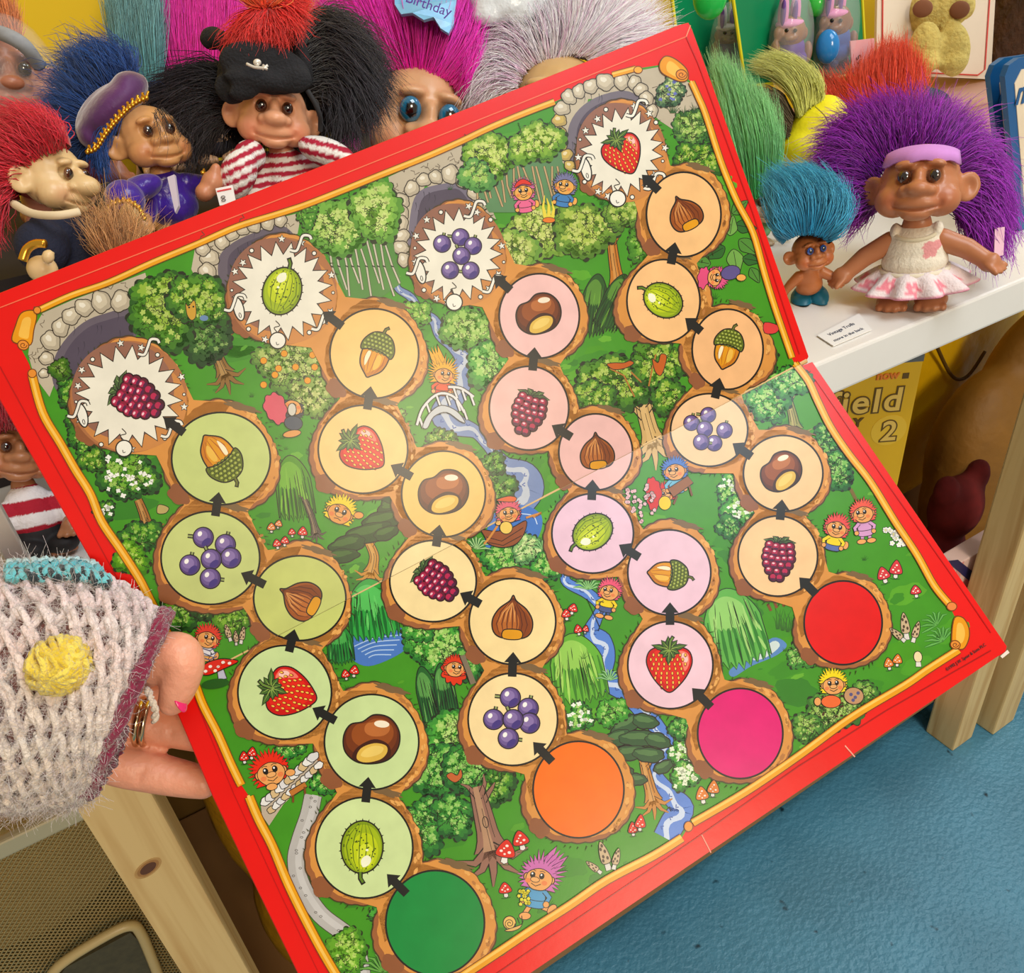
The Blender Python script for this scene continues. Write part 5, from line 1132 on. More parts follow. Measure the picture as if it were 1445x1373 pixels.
# ================================================================== wild-haired vinyl dolls
def resamp(P, m):
    P = np.asarray(P, float); L = np.r_[0, np.cumsum(np.linalg.norm(np.diff(P, axis=0), axis=1))]; t = np.linspace(0, L[-1], m)
    return np.stack([np.interp(t, L, P[:, i]) for i in range(P.shape[1])], 1)
def hair_mesh(name, guides, d, n=3500, thick=.01, spread=.004, rad=.00036, col=(200, 30, 30), tip=None, var=.25, seed=1, minlen=.55, core=.8, off=0.0, wave=.0, mixcol=None, mixp=0.0, corelen=.8):
    """guides: polylines in photo pixels (x, y[, dz metres]) unprojected at distance d; strands run between neighbouring guides"""
    n = int(n * 1.25); R = np.random.default_rng(seed); M = 8; G = []
    for g in guides:
        Q = resamp(spl([(p[0], p[1], p[2] if len(p) > 2 else 0.0) for p in g], 5), M)
        G.append([on_d(x, y, d + off + z) for x, y, z in Q])
    G = np.array(G); k = len(G)
    seg = np.linalg.norm(np.diff(G, axis=0), axis=2).mean(1) + 1e-6 if k > 1 else np.array([1.])
    idx = R.choice(max(1, k - 1), n, p=seg / seg.sum()); u = R.random(n)[:, None, None]
    S = G[idx] * (1 - u) + G[np.minimum(idx + 1, k - 1)] * u
    cd = nrm(G.reshape(-1, 3).mean(0) - CAM_P); t = np.linspace(0, 1, M)[None, :, None]
    lum = R.normal(0, 1, (n, 1, 1)).clip(-1.7, 1.7); prof = .45 + .75 * np.sin(PI * (t * .8 + .12))
    S = S + cd * lum * thick * prof
    rn = lambda: R.normal(0, 1, (n, 1, 3))
    S = S + rn() * spread * .55 * np.sin(t * R.uniform(3, 8, (n, 1, 1)) + R.random((n, 1, 1)) * 6) * t
    S = S + rn() * spread * (.25 + t ** 1.5) + rn() * spread * .5 * np.sin(t * PI) + R.normal(0, 1, (n, M, 3)) * spread * .10
    if wave: S = S + rn() * wave * np.sin(t * 9 + R.random((n, 1, 1)) * 6)
    ln = (minlen + (1.06 - minlen) * R.random(n) ** .7)
    # truncate strands
    tt = (np.linspace(0, 1, M)[None, :] * ln[:, None]) * (M - 1); i0 = np.minimum(tt.astype(int), M - 2); fr = (tt - i0)[:, :, None]
    ar = np.arange(n)[:, None]; S = S[ar, i0] * (1 - fr) + S[ar, i0 + 1] * fr
    T = np.gradient(S, axis=1); T /= np.linalg.norm(T, axis=2, keepdims=True) + 1e-9
    A1 = np.cross(T, cd + np.array([.01, .02, .03])); A1 /= np.linalg.norm(A1, axis=2, keepdims=True) + 1e-9; B1 = np.cross(T, A1)
    rr = rad * (R.uniform(.7, 1.4, (n, 1, 1))) * (1 - .8 * np.linspace(0, 1, M)[None, :, None] ** 1.5)
    ph = [0, 2 * PI / 3, 4 * PI / 3]
    V = np.stack([S + rr * (A1 * math.cos(p) + B1 * math.sin(p)) for p in ph], 2)          # n,M,3,3
    base = np.arange(n)[:, None, None] * M * 3 + np.arange(M - 1)[None, :, None] * 3; j = np.arange(3)[None, None, :]; j2 = (j + 1) % 3
    Fc = np.stack([base + j, base + j2, base + 3 + j2, base + 3 + j], 3).reshape(-1, 4)
    c = np.array(lin(col)[:3]); ct = np.array(lin(tip or col)[:3]); sh = np.exp(R.normal(0, var, (n, 1, 1)))
    C = (c * (1 - t) + ct * t) * sh
    if mixcol is not None:
        pick = (R.random((n, 1, 1)) < mixp); C = np.where(pick, np.array(lin(mixcol)[:3]) * sh, C)
    C = np.repeat(C[:, :, None, :], 3, 2).clip(0, 1)
    V = V.reshape(-1, 3); C = C.reshape(-1, 3)
    # solid mass inside
    if core:
        mb = MB()
        for i in range(k - 1 if k > 1 else 1):
            for q in (0, .33, .66) if k > 1 else (0,):
                g = G[i] * (1 - q) + G[min(i + 1, k - 1)] * q if k > 1 else G[0]
                w0 = max(np.linalg.norm(G[i] - G[min(i + 1, k - 1)], axis=1).mean() * .3, thick * .6)
                nn = max(2, int(M * corelen)); mb.tube([tuple(p) for p in g[:nn]], [core * w0 * (1 - .65 * (a / (nn - 1)) ** 2) for a in range(nn)], seg=7)
        cv = np.array(mb.V); 
        # flatten the core towards the mean depth so it stays inside the strands
        fq = [f for f in mb.F if len(f) == 4]
        Fc = np.concatenate([np.array(fq) + len(V), Fc]); V = np.concatenate([V, cv]); C = np.concatenate([C, np.repeat((c * .8)[None], len(cv), 0)])
    return mesh_np(name, V, Fc, C)
M_hair = mat('doll_hair', attr=True, rough=.5, spec=.35, sheen=.25)
def hair(parent, guides, d, **k):
    nm = k.pop('name', 'hair')
    return link(nm, hair_mesh(nm, guides, d, **k), M_hair, parent, True)

def caps(mb, a, b, r0, r1, n=6):
    a, b = Vector(a), Vector(b); mb.tube([a.lerp(b, i / n) for i in range(n + 1)], [r0 + (r1 - r0) * i / n for i in range(n + 1)], seg=14); mb.ell(a, (r0,) * 3, seg=14, rings=8); mb.ell(b, (r1,) * 3, seg=14, rings=8)
def Rz(a): return Matrix.Rotation(a, 3, 'Z')
_HEADS = {}
def head_geo(nose=1.0, big=False):
    key = (nose, big)
    if key in _HEADS: return _HEADS[key]
    m = MB()
    m.ell((0, .08, .2), (.92, .86, .84)); m.ell((0, -.1, -.1), (.97, .78, .62))
    for s in (-1, 1):
        m.ell((s * .52, -.42, -.34), (.48, .42, .42)); m.ell((s * .34, -.70, .50), (.26, .16, .11), R=Matrix.Rotation(s * .12, 3, 'Y'))
        m.ell((s * 1.10, .1, -.04), (.33, .13, .38), R=Rz(s * .5) @ Matrix.Rotation(s * .25, 3, 'Y')); m.ell((s * .9, .05, -.1), (.24, .2, .28))
    m.ell((0, -.60, -.44), (.60, .42, .36)); m.ell((0, -.70, -.70), (.36, .26, .16)); m.ell((0, -.74, -.42), (.5, .3, .24))
    nz = .05 * (nose - 1)
    m.ell((0, -.98 - nz, -.10), (.30 * nose ** .7, .25 * nose, .19 * nose)); m.ell((0, -.80, .12), (.17, .22, .28))
    for s in (-1, 1): m.ell((s * .26, -.88 - nz, -.13), (.19 * nose ** .6, .18, .155))
    me = remesh(m, .042, 5); v = verts_np(me); f = [tuple(p.vertices) for p in me.polygons]; bpy.data.meshes.remove(me)
    def push(c, r, dv, pw=2):
        q = np.exp(-(np.linalg.norm((v - np.array(c)) / np.array(r), axis=1)) ** pw); v[:] = v + q[:, None] * np.array(dv)
    er = .24 if big else .2
    for s in (-1, 1):
        push((s * .34, -.86, .2), (er, .4, er * 1.05), (0, .14, 0), 4)              # sockets
        push((s * 1.17, -.04, -.03), (.17, .25, .21), (s * -.04, .15, 0))           # ear bowls
    for x in np.linspace(-.5, .5, 21):                                             # smile crease
        push((x, -1.0 + .42 * x * x, -.60 + .34 * x * x), (.05, .3, .032), (0, .055, .0))
    for s in (-1, 1): push((s * .55, -.82, -.46), (.07, .2, .08), (0, .05, 0))
    tint = np.ones((len(v), 3))
    for s in (-1, 1):
        q = np.exp(-(np.linalg.norm((v - np.array((s * .62, -.72, -.36))) / np.array((.26, .3, .22)), axis=1)) ** 2)
        tint *= 1 - q[:, None] * np.array((.02, .24, .22))
    for x in np.linspace(-.5, .5, 31):  # paints crease shade along the mouth groove into the vinyl tint
        q = np.exp(-(np.linalg.norm((v - np.array((x, -.95 + .42 * x * x, -.60 + .34 * x * x))) / np.array((.035, .25, .026)), axis=1)) ** 2)
        tint *= 1 - q[:, None] * np.array((.13, .2, .22))
    _HEADS[key] = (v, f, tint); return _HEADS[key]
M_vinyl = mat('doll_vinyl', attr=True, rough=.38, spec=.5, sss=.12, noise=.03, nscale=90)
M_eye = mat('doll_eye', attr=True, rough=.06, spec=.8, coat=.6)
M_cloth = mat('doll_cloth', attr=True, rough=.85, noise=.06, nscale=160, bump=.25, bscale=420)
M_satin = mat('doll_satin', attr=True, rough=.3, noise=.22, nscale=55, bump=.35, bscale=50, sheen=.4, detail=2)
M_gold = mat('gold_braid', (224, 170, 60), rough=.28, metal=.9)
def painted(name, V, Fc, tint, col, m, parent, local=True):
    me = mesh_from(name, V, Fc); paint(me, np.asarray(tint) * np.array(lin(col)[:3])); return link(name, me, m, parent, True, local)
def head_frame(px, py, d, yaw, pitch, roll):
    c = Vector(on_d(px, py, d)); z = (Vector(CAM_P) - c).normalized(); up = Vector(CAM_R @ np.array([0, 1., 0])); x = up.cross(z).normalized(); y = z.cross(x)
    B = Matrix((x, -z, y)).transposed()                                            # local x right, -y to camera, z up
    B = B @ Matrix.Rotation(math.radians(roll), 3, 'Y') @ Matrix.Rotation(math.radians(yaw), 3, 'Z') @ Matrix.Rotation(math.radians(pitch), 3, 'X')
    return c, B
def doll(label, hx, hy, hw, ground, k=3.2, yaw=0, pitch=0, roll=0, skin=(222, 166, 116), eye=(70, 36, 20), iris=None, nose=1.0, er=.15, shirt=None, group=None, cat='doll', base=None, depth=None,
         body=True, eyes=True, bigeye=False, arms=None, shirt_fn=None, cloth=None, name='troll_doll'):
    gz = ground + .0008; rz = ray(hx, hy)[2]
    d = depth or (CAM_H - gz) / (k * hw / F - rz)
    s = hw * d / F; C, B = head_frame(hx, hy, d, yaw, pitch, roll)
    if base is not None: b = Vector(on_z(base[0], base[1], gz))
    else: b = Vector((C.x, C.y, gz))
    root = empty(name, b, label, cat, group or 'wild-haired dolls on the shelf')
    v, f, tint = head_geo(nose, bigeye)
    hd = painted('head', v * s, f, tint, skin, M_vinyl, root); hd.location = C - b; hd.rotation_euler = B.to_euler()
    if eyes:
        for sx in (-1, 1):
            m = MB(); m.ell((0, 0, 0), (er, er * .7, er * 1.1), seg=28, rings=24)
            V = np.array(m.V); q = np.hypot(V[:, 0] / er, V[:, 2] / (er * 1.1))
            dark = np.array(lin((16, 10, 8))[:3]); col = np.where((q > (.62 if iris else .55))[:, None], np.array(lin(iris or eye)[:3]), dark)
            if not iris: col = np.where((q > .93)[:, None], np.array(lin((120, 76, 46))[:3]), col)
            me = mesh_from('eye', V * s, m.F); paint(me, col); e = link('eye', me, M_eye, hd, True, True); e.location = Vector((sx * (.36 if bigeye else .34), -.80 if bigeye else -.79, .2)) * s
    # body: upright between the feet and the head
    upv = (C - b); Lz = upv.length / k; upv.normalize(); z = (Vector(CAM_P) - C); z.z = 0; z.normalize()
    if yaw: z = Matrix.Rotation(math.radians(yaw * .7), 3, 'Z') @ z
    x = upv.cross(z).normalized(); y = x.cross(upv) ; yv = -z + upv * z.dot(upv); yv.normalize()
    BM = Matrix((x * s, yv * s, upv * Lz)).transposed()
    zb = (k - 1.0)                                                                 # shoulder top
    sc = zb / 2.2
    arms = arms or [((-.6, -.1, zb - .3), (-1.15, -.25, zb - .55), (-1.6, -.45, zb - .75)), ((.6, -.1, zb - .3), (1.15, -.25, zb - .55), (1.6, -.45, zb - .75))]
    if body:
        m = MB(); m.ell((0, 0, 1.45 * sc), (.66, .52, .95 * sc)); m.ell((0, -.14, 1.15 * sc), (.7, .56, .62 * sc)); m.ell((0, 0, zb + .05), (.36, .34, .4))
        for sx in (-1, 1):
            m.ell((sx * .38, 0, .55 * sc), (.34, .36, .52 * sc)); m.ell((sx * .47, -.24, .19), (.43, .56, .2))
            for i in range(4): m.ell((sx * .47 + (i - 1.5) * .2, -.74 + .06 * abs(i - 1.5), .13), (.12, .17, .125), seg=10, rings=8)
        for A_ in arms:
            caps(m, A_[0], A_[1], .29, .26); caps(m, A_[1], A_[2], .26, .22)
            a, h = Vector(A_[1]), Vector(A_[2]); dr = (h - a).normalized(); up = Vector((0, 0, 1)); sd = dr.cross(up).normalized(); h2 = h + dr * .16
            m.ell(h2, (.27, .25, .25))
            for i in range(4): caps(m, h2 + sd * (i - 1.5) * .13, h2 + sd * (i - 1.5) * .2 + dr * (.38 - .05 * abs(i - 1.5)), .095, .085, 3)
            caps(m, h2, h2 + up * .26 + dr * .12, .09, .07, 3)
        me = remesh(m, .05, 4); v = verts_np(me); ff = [tuple(p.vertices) for p in me.polygons]; bpy.data.meshes.remove(me)
        v[:, 2] -= v[:, 2].min(); vw = (np.array(BM) @ v.T).T
        vw[:, 2] = np.maximum(vw[:, 2], 0.0)
        painted('body', vw, ff, np.ones((len(v), 3)), skin, M_vinyl, root)
        if shirt:
            m = MB(); m.ell((0, 0, 1.5 * sc), (.74, .6, .92 * sc)); m.ell((0, -.14, 1.2 * sc), (.79, .65, .62 * sc)); m.ell((0, -.02, zb - .08), (.46, .42, .3))
            for A_ in arms:
                a, e_ = Vector(A_[0]), Vector(A_[1]); caps(m, a, e_.lerp(Vector(A_[2]), .25), .33, .33)
            me = remesh(m, .05, 4); v = verts_np(me); ff = [tuple(p.vertices) for p in me.polygons]; bpy.data.meshes.remove(me)
            col = np.repeat(np.array(lin(shirt)[:3])[None], len(v), 0)
            if shirt_fn: col = shirt_fn(v, col, zb)
            me = mesh_from('shirt', (np.array(BM) @ v.T).T, ff); paint(me, col); link('shirt', me, cloth or M_cloth, root, True, True)
    root['_'] = 0; del root['_']
    return dict(root=root, C=C, B=B, s=s, d=d, BM=BM, b=b, zb=zb, head=hd, sc=sc)
def at_head(D, p): return D['C'] + D['B'] @ (Vector(p) * D['s'])
def at_body(D, p): return D['b'] + D['BM'] @ Vector(p)
def stripes(c2, freq, ph=0.0):
    def fn(v, col, zb):
        q = (np.sin((v[:, 2] + .05 * v[:, 0]) * freq + ph) > 0)[:, None]; return np.where(q, np.array(lin(c2)[:3]), col)
    return fn

# ---------------------------------------------------------------- left: on the display step
# pirate
P_ = doll('doll with black hair, black felt hat and red striped shirt, behind the board', 386, 165, 50, RT, 3.1, 2, -4, 0, (228, 164, 124), nose=1.15, shirt=(240, 236, 230), shirt_fn=stripes((176, 24, 56), 27, .4), group=None,
          arms=[((-.6, -.1, 1.75), (-1.0, -.35, 1.3), (-1.5, -.7, .98)), ((.6, -.1, 1.75), (1.3, -.2, 1.45), (1.7, -.3, 1.2))])
dP = P_['d']
hair(P_['root'], [[(335, 120), (300, 95), (255, 105), (222, 125)], [(330, 135), (285, 125), (240, 145), (205, 165)], [(330, 150), (290, 155), (255, 185), (238, 215)], [(335, 165), (305, 175), (285, 205), (278, 235)]], dP + .02, n=3600, thick=.012, spread=.006, col=(22, 20, 28), tip=(40, 34, 44), var=.4, seed=2, wave=.0012)
hair(P_['root'], [[(425, 60), (445, 25), (480, 30), (525, 60)], [(430, 80), (465, 50), (505, 75), (548, 130)], [(440, 100), (475, 85), (510, 120), (535, 165)], [(445, 120), (478, 115), (500, 150), (508, 190)], [(448, 140), (468, 150), (476, 185), (470, 205)]], dP + .012, n=4600, thick=.012, spread=.006, col=(20, 18, 24), tip=(36, 30, 40), var=.4, seed=3, wave=.0012)
def px_ell(m, D, px, py, rx, ry, rz, off=0.0, rot=0, col=None):
    c = Vector(on_d(px, py, D['d'] + off)); u = D['d'] / F; _, B = head_frame(px, py, D['d'], 0, 0, rot)
    m.ell(c, (rx * u, rz * u, ry * u), col, R=B)
m = MB()
px_ell(m, P_, 374, 82, 50, 38, 44, -.008); px_ell(m, P_, 374, 96, 60, 32, 16, -.036, 3); px_ell(m, P_, 372, 114, 52, 12, 12, -.040); px_ell(m, P_, 326, 124, 22, 21, 12, -.032, 30); px_ell(m, P_, 345, 128, 22, 12, 10, -.04, -20); px_ell(m, P_, 418, 114, 22, 16, 12, -.034, -20)
px_ell(m, P_, 300, 54, 18, 15, 22, -.005, -30); px_ell(m, P_, 322, 62, 26, 14, 20, -.01, 20); px_ell(m, P_, 425, 84, 13, 40, 30, -.01, -16); px_ell(m, P_, 322, 92, 13, 38, 30, -.012, 12)
link('hat', remesh(m, .0025, 3), mat('black_felt', (30, 30, 34), rough=.95, noise=.2, nscale=300, bump=.4, bscale=500), P_['root'])
hair(P_['root'], [[(322, 120), (316, 160), (312, 215)], [(350, 110), (345, 165), (345, 225)], [(390, 105), (390, 170), (390, 225)], [(430, 110), (440, 165), (448, 220)], [(455, 120), (466, 165), (478, 205)]], dP + .035, n=1800, thick=.006, spread=.003, col=(20, 18, 24), tip=(34, 30, 38), seed=41, name='back_hair')
m = MB(); cc = Vector(on_d(365, 90, dP - .052)); u = dP / F
def seg3(pts, r, off=-.056): m.tube([on_d(x, y, dP + off - .004) for x, y in pts], r, seg=6)
seg3(spl([(348, 90), (360, 95), (376, 96)], 4), .0011); seg3([(371, 92), (377, 98)], .001); seg3([(370, 98), (378, 92)], .001); m.ell(on_d(363, 88, dP - .060), (.0028, .002, .0022)); m.ell(on_d(363, 91, dP - .060), (.0016, .0015, .0013))
m.build('hat_badge', mat('white_metal_pin', (226, 220, 208), rough=.35, metal=.3), P_['root'])
m = MB(); m.tube(spl([on_d(434, 128, dP - .03), on_d(444, 145, dP - .028), on_d(452, 165, dP - .022), on_d(452, 184, dP - .012)], 5), .0019); m.build('chin_strap', mat('black_elastic', (34, 32, 34), rough=.8), P_['root'])
hair(P_['root'], [[(368, 10), (345, 25), (328, 42), (316, 62)], [(370, 12), (355, 35), (346, 55), (344, 74)], [(376, 14), (368, 38), (370, 55), (366, 70)], [(384, 12), (396, 32), (402, 45), (402, 58)], [(386, 5), (408, 12), (422, 24), (432, 34)], [(384, 0), (410, -15), (430, -18), (440, -25)]], dP - .040, n=2600, thick=.005, spread=.0036, col=(216, 20, 22), tip=(250, 54, 44), name='plume', seed=4)
hair(P_['root'], [[(366, 10), (345, -5), (330, -20), (318, -40)], [(376, 6), (375, -15), (378, -30), (380, -50)], [(384, 8), (405, -5), (420, -25), (430, -40)]], dP - .042, n=1300, thick=.006, spread=.004, col=(240, 60, 24), tip=(255, 150, 70), name='plume', seed=5)
m = MB(); px_ell(m, P_, 336, 246, 24, 36, 26, -.024, 22); px_ell(m, P_, 352, 222, 22, 24, 26, -.012, 30)
def px_of(v):
    q = (np.asarray(v) - CAM_P) @ CAM_R; return np.stack([CX + F * q[:, 0] / -q[:, 2], CY - F * q[:, 1] / -q[:, 2]], 1)
def strip_paint(me, freq, slope, c1, c2):
    q = px_of(verts_np(me)); k = np.sin((q[:, 1] - slope * (q[:, 0] - 380)) * freq) > 0; paint(me, np.where(k[:, None], np.array(lin(c1)[:3]), np.array(lin(c2)[:3])))
sl = remesh(m, .002, 3); strip_paint(sl, .40, -.5, (240, 236, 230), (176, 24, 56)); link('sleeve', sl, M_cloth, P_['root'])
m = MB(); px_ell(m, P_, 462, 216, 42, 20, 24, -.004, 14); sl = remesh(m, .002, 3); strip_paint(sl, .40, .25, (240, 236, 230), (176, 24, 56)); link('sleeve', sl, M_cloth, P_['root'])
m = MB(); px_ell(m, P_, 300, 258, 15, 17, 18, -.03, 20); px_ell(m, P_, 288, 272, 12, 12, 16, -.032); px_ell(m, P_, 304, 240, 7, 10, 9, -.034, 10)
hm_ = remesh(m, .0018, 3); paint(hm_, np.repeat(np.array(lin((200, 134, 98))[:3])[None], len(hm_.vertices), 0)); link('hand', hm_, M_vinyl, P_['root'])
m = MB(); tp = [on_d(x, y, dP - .075) for x, y in ((304, 266), (328, 261), (333, 286), (310, 290))]; m.prism(tp, CAM_R @ np.array([0, 0, -.0006]), (240, 238, 236)); m.prism([on_d(x, y, dP - .0754) for x, y in ((306, 269), (326, 265), (326.5, 267), (306.5, 271))], CAM_R @ np.array([0, 0, -.0003]), (220, 60, 70))
pt = m.build('price_tag', mat('tag_card', attr=True, rough=.5), P_['root'], False)
a, b, c_ = on_d(319, 284, dP - .0757), on_d(316, 270, dP - .0757), on_d(311, 285, dP - .0757)
text_mesh('tag_print', '00', np.linalg.norm(np.array(b) - a) * .62, M_blk, a, np.array(b) - a, np.array(c_) - a, pt)

# blue-haired doll with the velvet cap
B_ = doll('doll with navy blue hair, purple velvet cap and purple satin jacket', 214, 200, 46, RT, 3.1, 24, -8, -16, (212, 156, 100), nose=.85, shirt=(62, 26, 150), cloth=M_satin, arms=[((-.6, -.1, 1.75), (-1.0, -.5, 1.25), (-1.25, -.95, 1.1)), ((.6, -.1, 1.75), (1.2, 0, 1.5), (1.6, .1, 1.4))])
dB = B_['d']
hair(B_['root'], [[(140, 190), (110, 215), (95, 235), (80, 240)], [(135, 175), (105, 165), (80, 160), (68, 170)], [(150, 150), (115, 115), (95, 90), (82, 90)], [(165, 130), (140, 90), (125, 78), (105, 72)], [(190, 110), (180, 80), (160, 72), (150, 66)]], dB + .022, n=4600, thick=.014, spread=.006, col=(10, 52, 120), tip=(24, 84, 160), var=.3, seed=6, wave=.001)
hair(B_['root'], [[(205, 130), (228, 122), (244, 132), (254, 145)], [(225, 138), (248, 146), (263, 165), (267, 190)], [(245, 165), (262, 185), (268, 205), (266, 225)]], dB + .035, n=1800, thick=.01, spread=.004, col=(10, 48, 112), tip=(20, 76, 150), seed=7)
hair(B_['root'], [[(142, 190), (140, 215), (145, 235), (150, 250)], [(155, 165), (146, 190), (140, 215), (136, 232)], [(185, 140), (165, 165), (152, 185), (146, 200)]], dB - .012, n=1500, thick=.006, spread=.003, col=(10, 50, 124), tip=(22, 90, 176), seed=8, core=.5)
hair(B_['root'], [[(215, 158), (222, 185), (214, 205)], [(225, 155), (235, 180), (240, 205)], [(232, 158), (250, 185), (252, 205)]], dB - .042, n=26, thick=.004, spread=.004, rad=.00022, col=(40, 26, 18), tip=(60, 40, 26), seed=9, core=0, name='stray_hair')
m = MB(); px_ell(m, B_, 160, 150, 62, 24, 50, -.010, -48); px_ell(m, B_, 150, 160, 54, 28, 40, -.004, -52); px_ell(m, B_, 180, 118, 22, 16, 30, -.016, -30); px_ell(m, B_, 124, 192, 14, 18, 26, -.014, -30)
link('cap', remesh(m, .003, 4), mat('purple_velvet', (78, 20, 88), rough=.6, noise=.3, nscale=40, sheen=.6, bump=.2, bscale=60), B_['root'])
def braid(pts, D, off, r, parent, name='gold_trim', wob=4.0, n=30):
    P = resamp(spl(pts, 6), n); m = MB()
    Q = [on_d(x + math.sin(i * 2.1) * wob * .5, y + math.cos(i * 2.1) * wob, D['d'] + off + .001 * math.sin(i * 1.3)) for i, (x, y) in enumerate(P)]
    m.tube(spl(Q, 4), r, seg=5)
    for i in range(0, n, 2): m.ell(on_d(P[i][0] + wob * .3, P[i][1] + wob * 1.1, D['d'] + off - .001), (r * 1.9,) * 3, seg=7, rings=5)
    return m.build(name, M_gold, parent)
braid([(122, 210), (135, 204), (148, 184), (168, 160), (188, 142), (208, 132)], B_, -.046, .0009, B_['root'], wob=4.5, n=44)
m = MB(); px_ell(m, B_, 176, 282, 26, 26, 26, -.034, 20); px_ell(m, B_, 198, 266, 32, 17, 24, -.016, -30); jm = remesh(m, .002, 3); paint(jm, np.repeat(np.array(lin((62, 26, 150))[:3])[None], len(jm.vertices), 0)); link('sleeve', jm, M_satin, B_['root'])
m = MB(); px_ell(m, B_, 184, 306, 15, 20, 16, -.05, 20); px_ell(m, B_, 183, 293, 6, 9, 7, -.064, 10); hm_ = remesh(m, .0018, 3); paint(hm_, np.repeat(np.array(lin((216, 182, 120))[:3])[None], len(hm_.vertices), 0)); link('hand', hm_, M_vinyl, B_['root'])
braid([(150, 296), (158, 285), (178, 281), (194, 290), (204, 308)], B_, -.066, .0009, B_['root'], wob=3, n=26); braid([(285, 240), (296, 248), (290, 262)], B_, -.02, .0009, B_['root'], wob=3.5, n=14)
m = MB(); m.prism([on_d(x, y, dB - .052) for x, y in ((236, 250), (246, 246), (252, 290), (247, 300))], CAM_R @ np.array([0, 0, -.003])); m.build('shirt_front', mat('white_satin', (206, 196, 210), rough=.35), B_['root'], False)

# sailor
S_ = doll('red-haired doll in a navy sailor suit with a big nose, at the left edge', 74, 255, 50, RT, 3.1, 52, -2, -4, (222, 190, 138), nose=1.6, shirt=(22, 28, 52), arms=[((-.6, -.1, 1.75), (-.7, -.2, 1.3), (-.7, -.3, 1.05)), ((.6, -.1, 1.75), (.8, .2, 1.3), (.9, .3, 1.1))])
dS = S_['d']
hair(S_['root'], [[(14, 275), (-5, 290), (-15, 320), (-10, 350)], [(24, 252), (0, 255), (-20, 265), (-35, 290)], [(40, 232), (15, 215), (-10, 205), (-35, 215)], [(58, 218), (40, 190), (15, 172), (-15, 165)], [(76, 208), (66, 182), (45, 165), (20, 158)], [(86, 206), (84, 190), (74, 175), (60, 162)]], dS - .006, n=5200, thick=.016, spread=.004, col=(204, 14, 44), tip=(240, 50, 74), seed=10, wave=.001)
m = MB(); cpts = spl([on_d(20, 288, dS - .03), on_d(45, 301, dS - .042), on_d(80, 304, dS - .048), on_d(112, 299, dS - .042)], 5); m.tube(cpts, .0026); m.build('collar', mat('cream_collar', (224, 204, 168), rough=.8), S_['root'])
m = MB(); px_ell(m, S_, 60, 348, 34, 36, 30, -.03, 10); px_ell(m, S_, 78, 326, 34, 26, 30, -.016, 0); px_ell(m, S_, 100, 355, 46, 50, 30, -.006, 0); jm = remesh(m, .002, 3); paint(jm, np.repeat(np.array(lin((22, 28, 52))[:3])[None], len(jm.vertices), 0)); link('sleeve', jm, M_cloth, S_['root'])
m = MB(); px_ell(m, S_, 60, 380, 19, 18, 18, -.046, 0); px_ell(m, S_, 68, 362, 8, 10, 8, -.058, 15); hm_ = remesh(m, .0018, 3); paint(hm_, np.repeat(np.array(lin((222, 190, 138))[:3])[None], len(hm_.vertices), 0)); link('hand', hm_, M_vinyl, S_['root'])
m = MB(); m.tube([on_d(x, y, dS - .060) for x, y in spl([(32, 368), (38, 352), (50, 344), (64, 344)], 5)], .0026); m.build('gold_trim', M_gold, S_['root'])
# doll in a clear bag
W_ = doll('doll in a clear bag with a grey headband and orange hair, at the left edge', 4, 108, 58, RT, 2.4, 10, 0, -8, (178, 112, 84), eye=(30, 20, 16), depth=.70, shirt=(150, 60, 60))
dW = W_['d']
m = MB(); m.tube(spl([on_d(-30, 40, dW - .03), on_d(5, 48, dW - .045), on_d(35, 65, dW - .04), on_d(55, 92, dW - .02)], 6), [.006] * 19); m.build('headband', mat('grey_felt_band', (150, 152, 156), rough=.9, noise=.1, nscale=200), W_['root'])
hair(W_['root'], [[(-10, 60), (-20, 30), (-30, 0)], [(10, 55), (8, 20), (0, -10)], [(25, 62), (20, 35), (15, 10)]], dW, n=1400, thick=.01, spread=.004, col=(214, 110, 56), tip=(230, 140, 80), seed=11)
m = MB(); px_ell(m, W_, 4, 110, 72, 84, 66, 0); bgm = remesh(m, .006, 2)
link('clear_bag', bgm, mat('clear_film', (255, 255, 255), rough=.08, alpha=.13, spec=.6, bump=.6, bscale=40), W_['root'])

ARMB = [((-.5, .1, .7), (-.7, .3, .5), (-.8, .4, .3)), ((.5, .1, .7), (.7, .3, .5), (.8, .4, .3))]
# backs: teal-grey and hot pink hair
T_ = doll('doll with tall teal-grey hair behind the blue-haired doll', 205, 150, 34, RT, 2.0, 0, 0, 0, (206, 156, 110), depth=.84, shirt=(28, 26, 34), arms=ARMB); dT = T_['d']
hair(T_['root'], [[(178, 130), (168, 90), (160, 40), (152, -20)], [(192, 125), (185, 80), (178, 30), (172, -25)], [(208, 125), (205, 80), (200, 30), (196, -25)], [(224, 128), (226, 85), (226, 40), (226, -25)]], dT - .02, n=4200, thick=.016, spread=.004, col=(60, 132, 140), tip=(120, 172, 176), var=.25, seed=12)
K_ = doll('doll with tall hot pink hair behind the black felt hat', 285, 130, 36, RT, 2.2, 0, 0, 0, (206, 156, 110), depth=.86, shirt=(28, 24, 34), arms=ARMB); dK = K_['d']
hair(K_['root'], [[(245, 115), (236, 80), (232, 30), (228, -30)], [(265, 108), (260, 70), (258, 20), (254, -30)], [(285, 105), (285, 60), (285, 20), (284, -30)], [(305, 108), (310, 60), (312, 20), (314, -30)], [(322, 110), (334, 70), (340, 20), (344, -30)]], dK - .02, n=5600, thick=.016, spread=.004, col=(250, 8, 165), tip=(255, 40, 190), var=.22, seed=13)
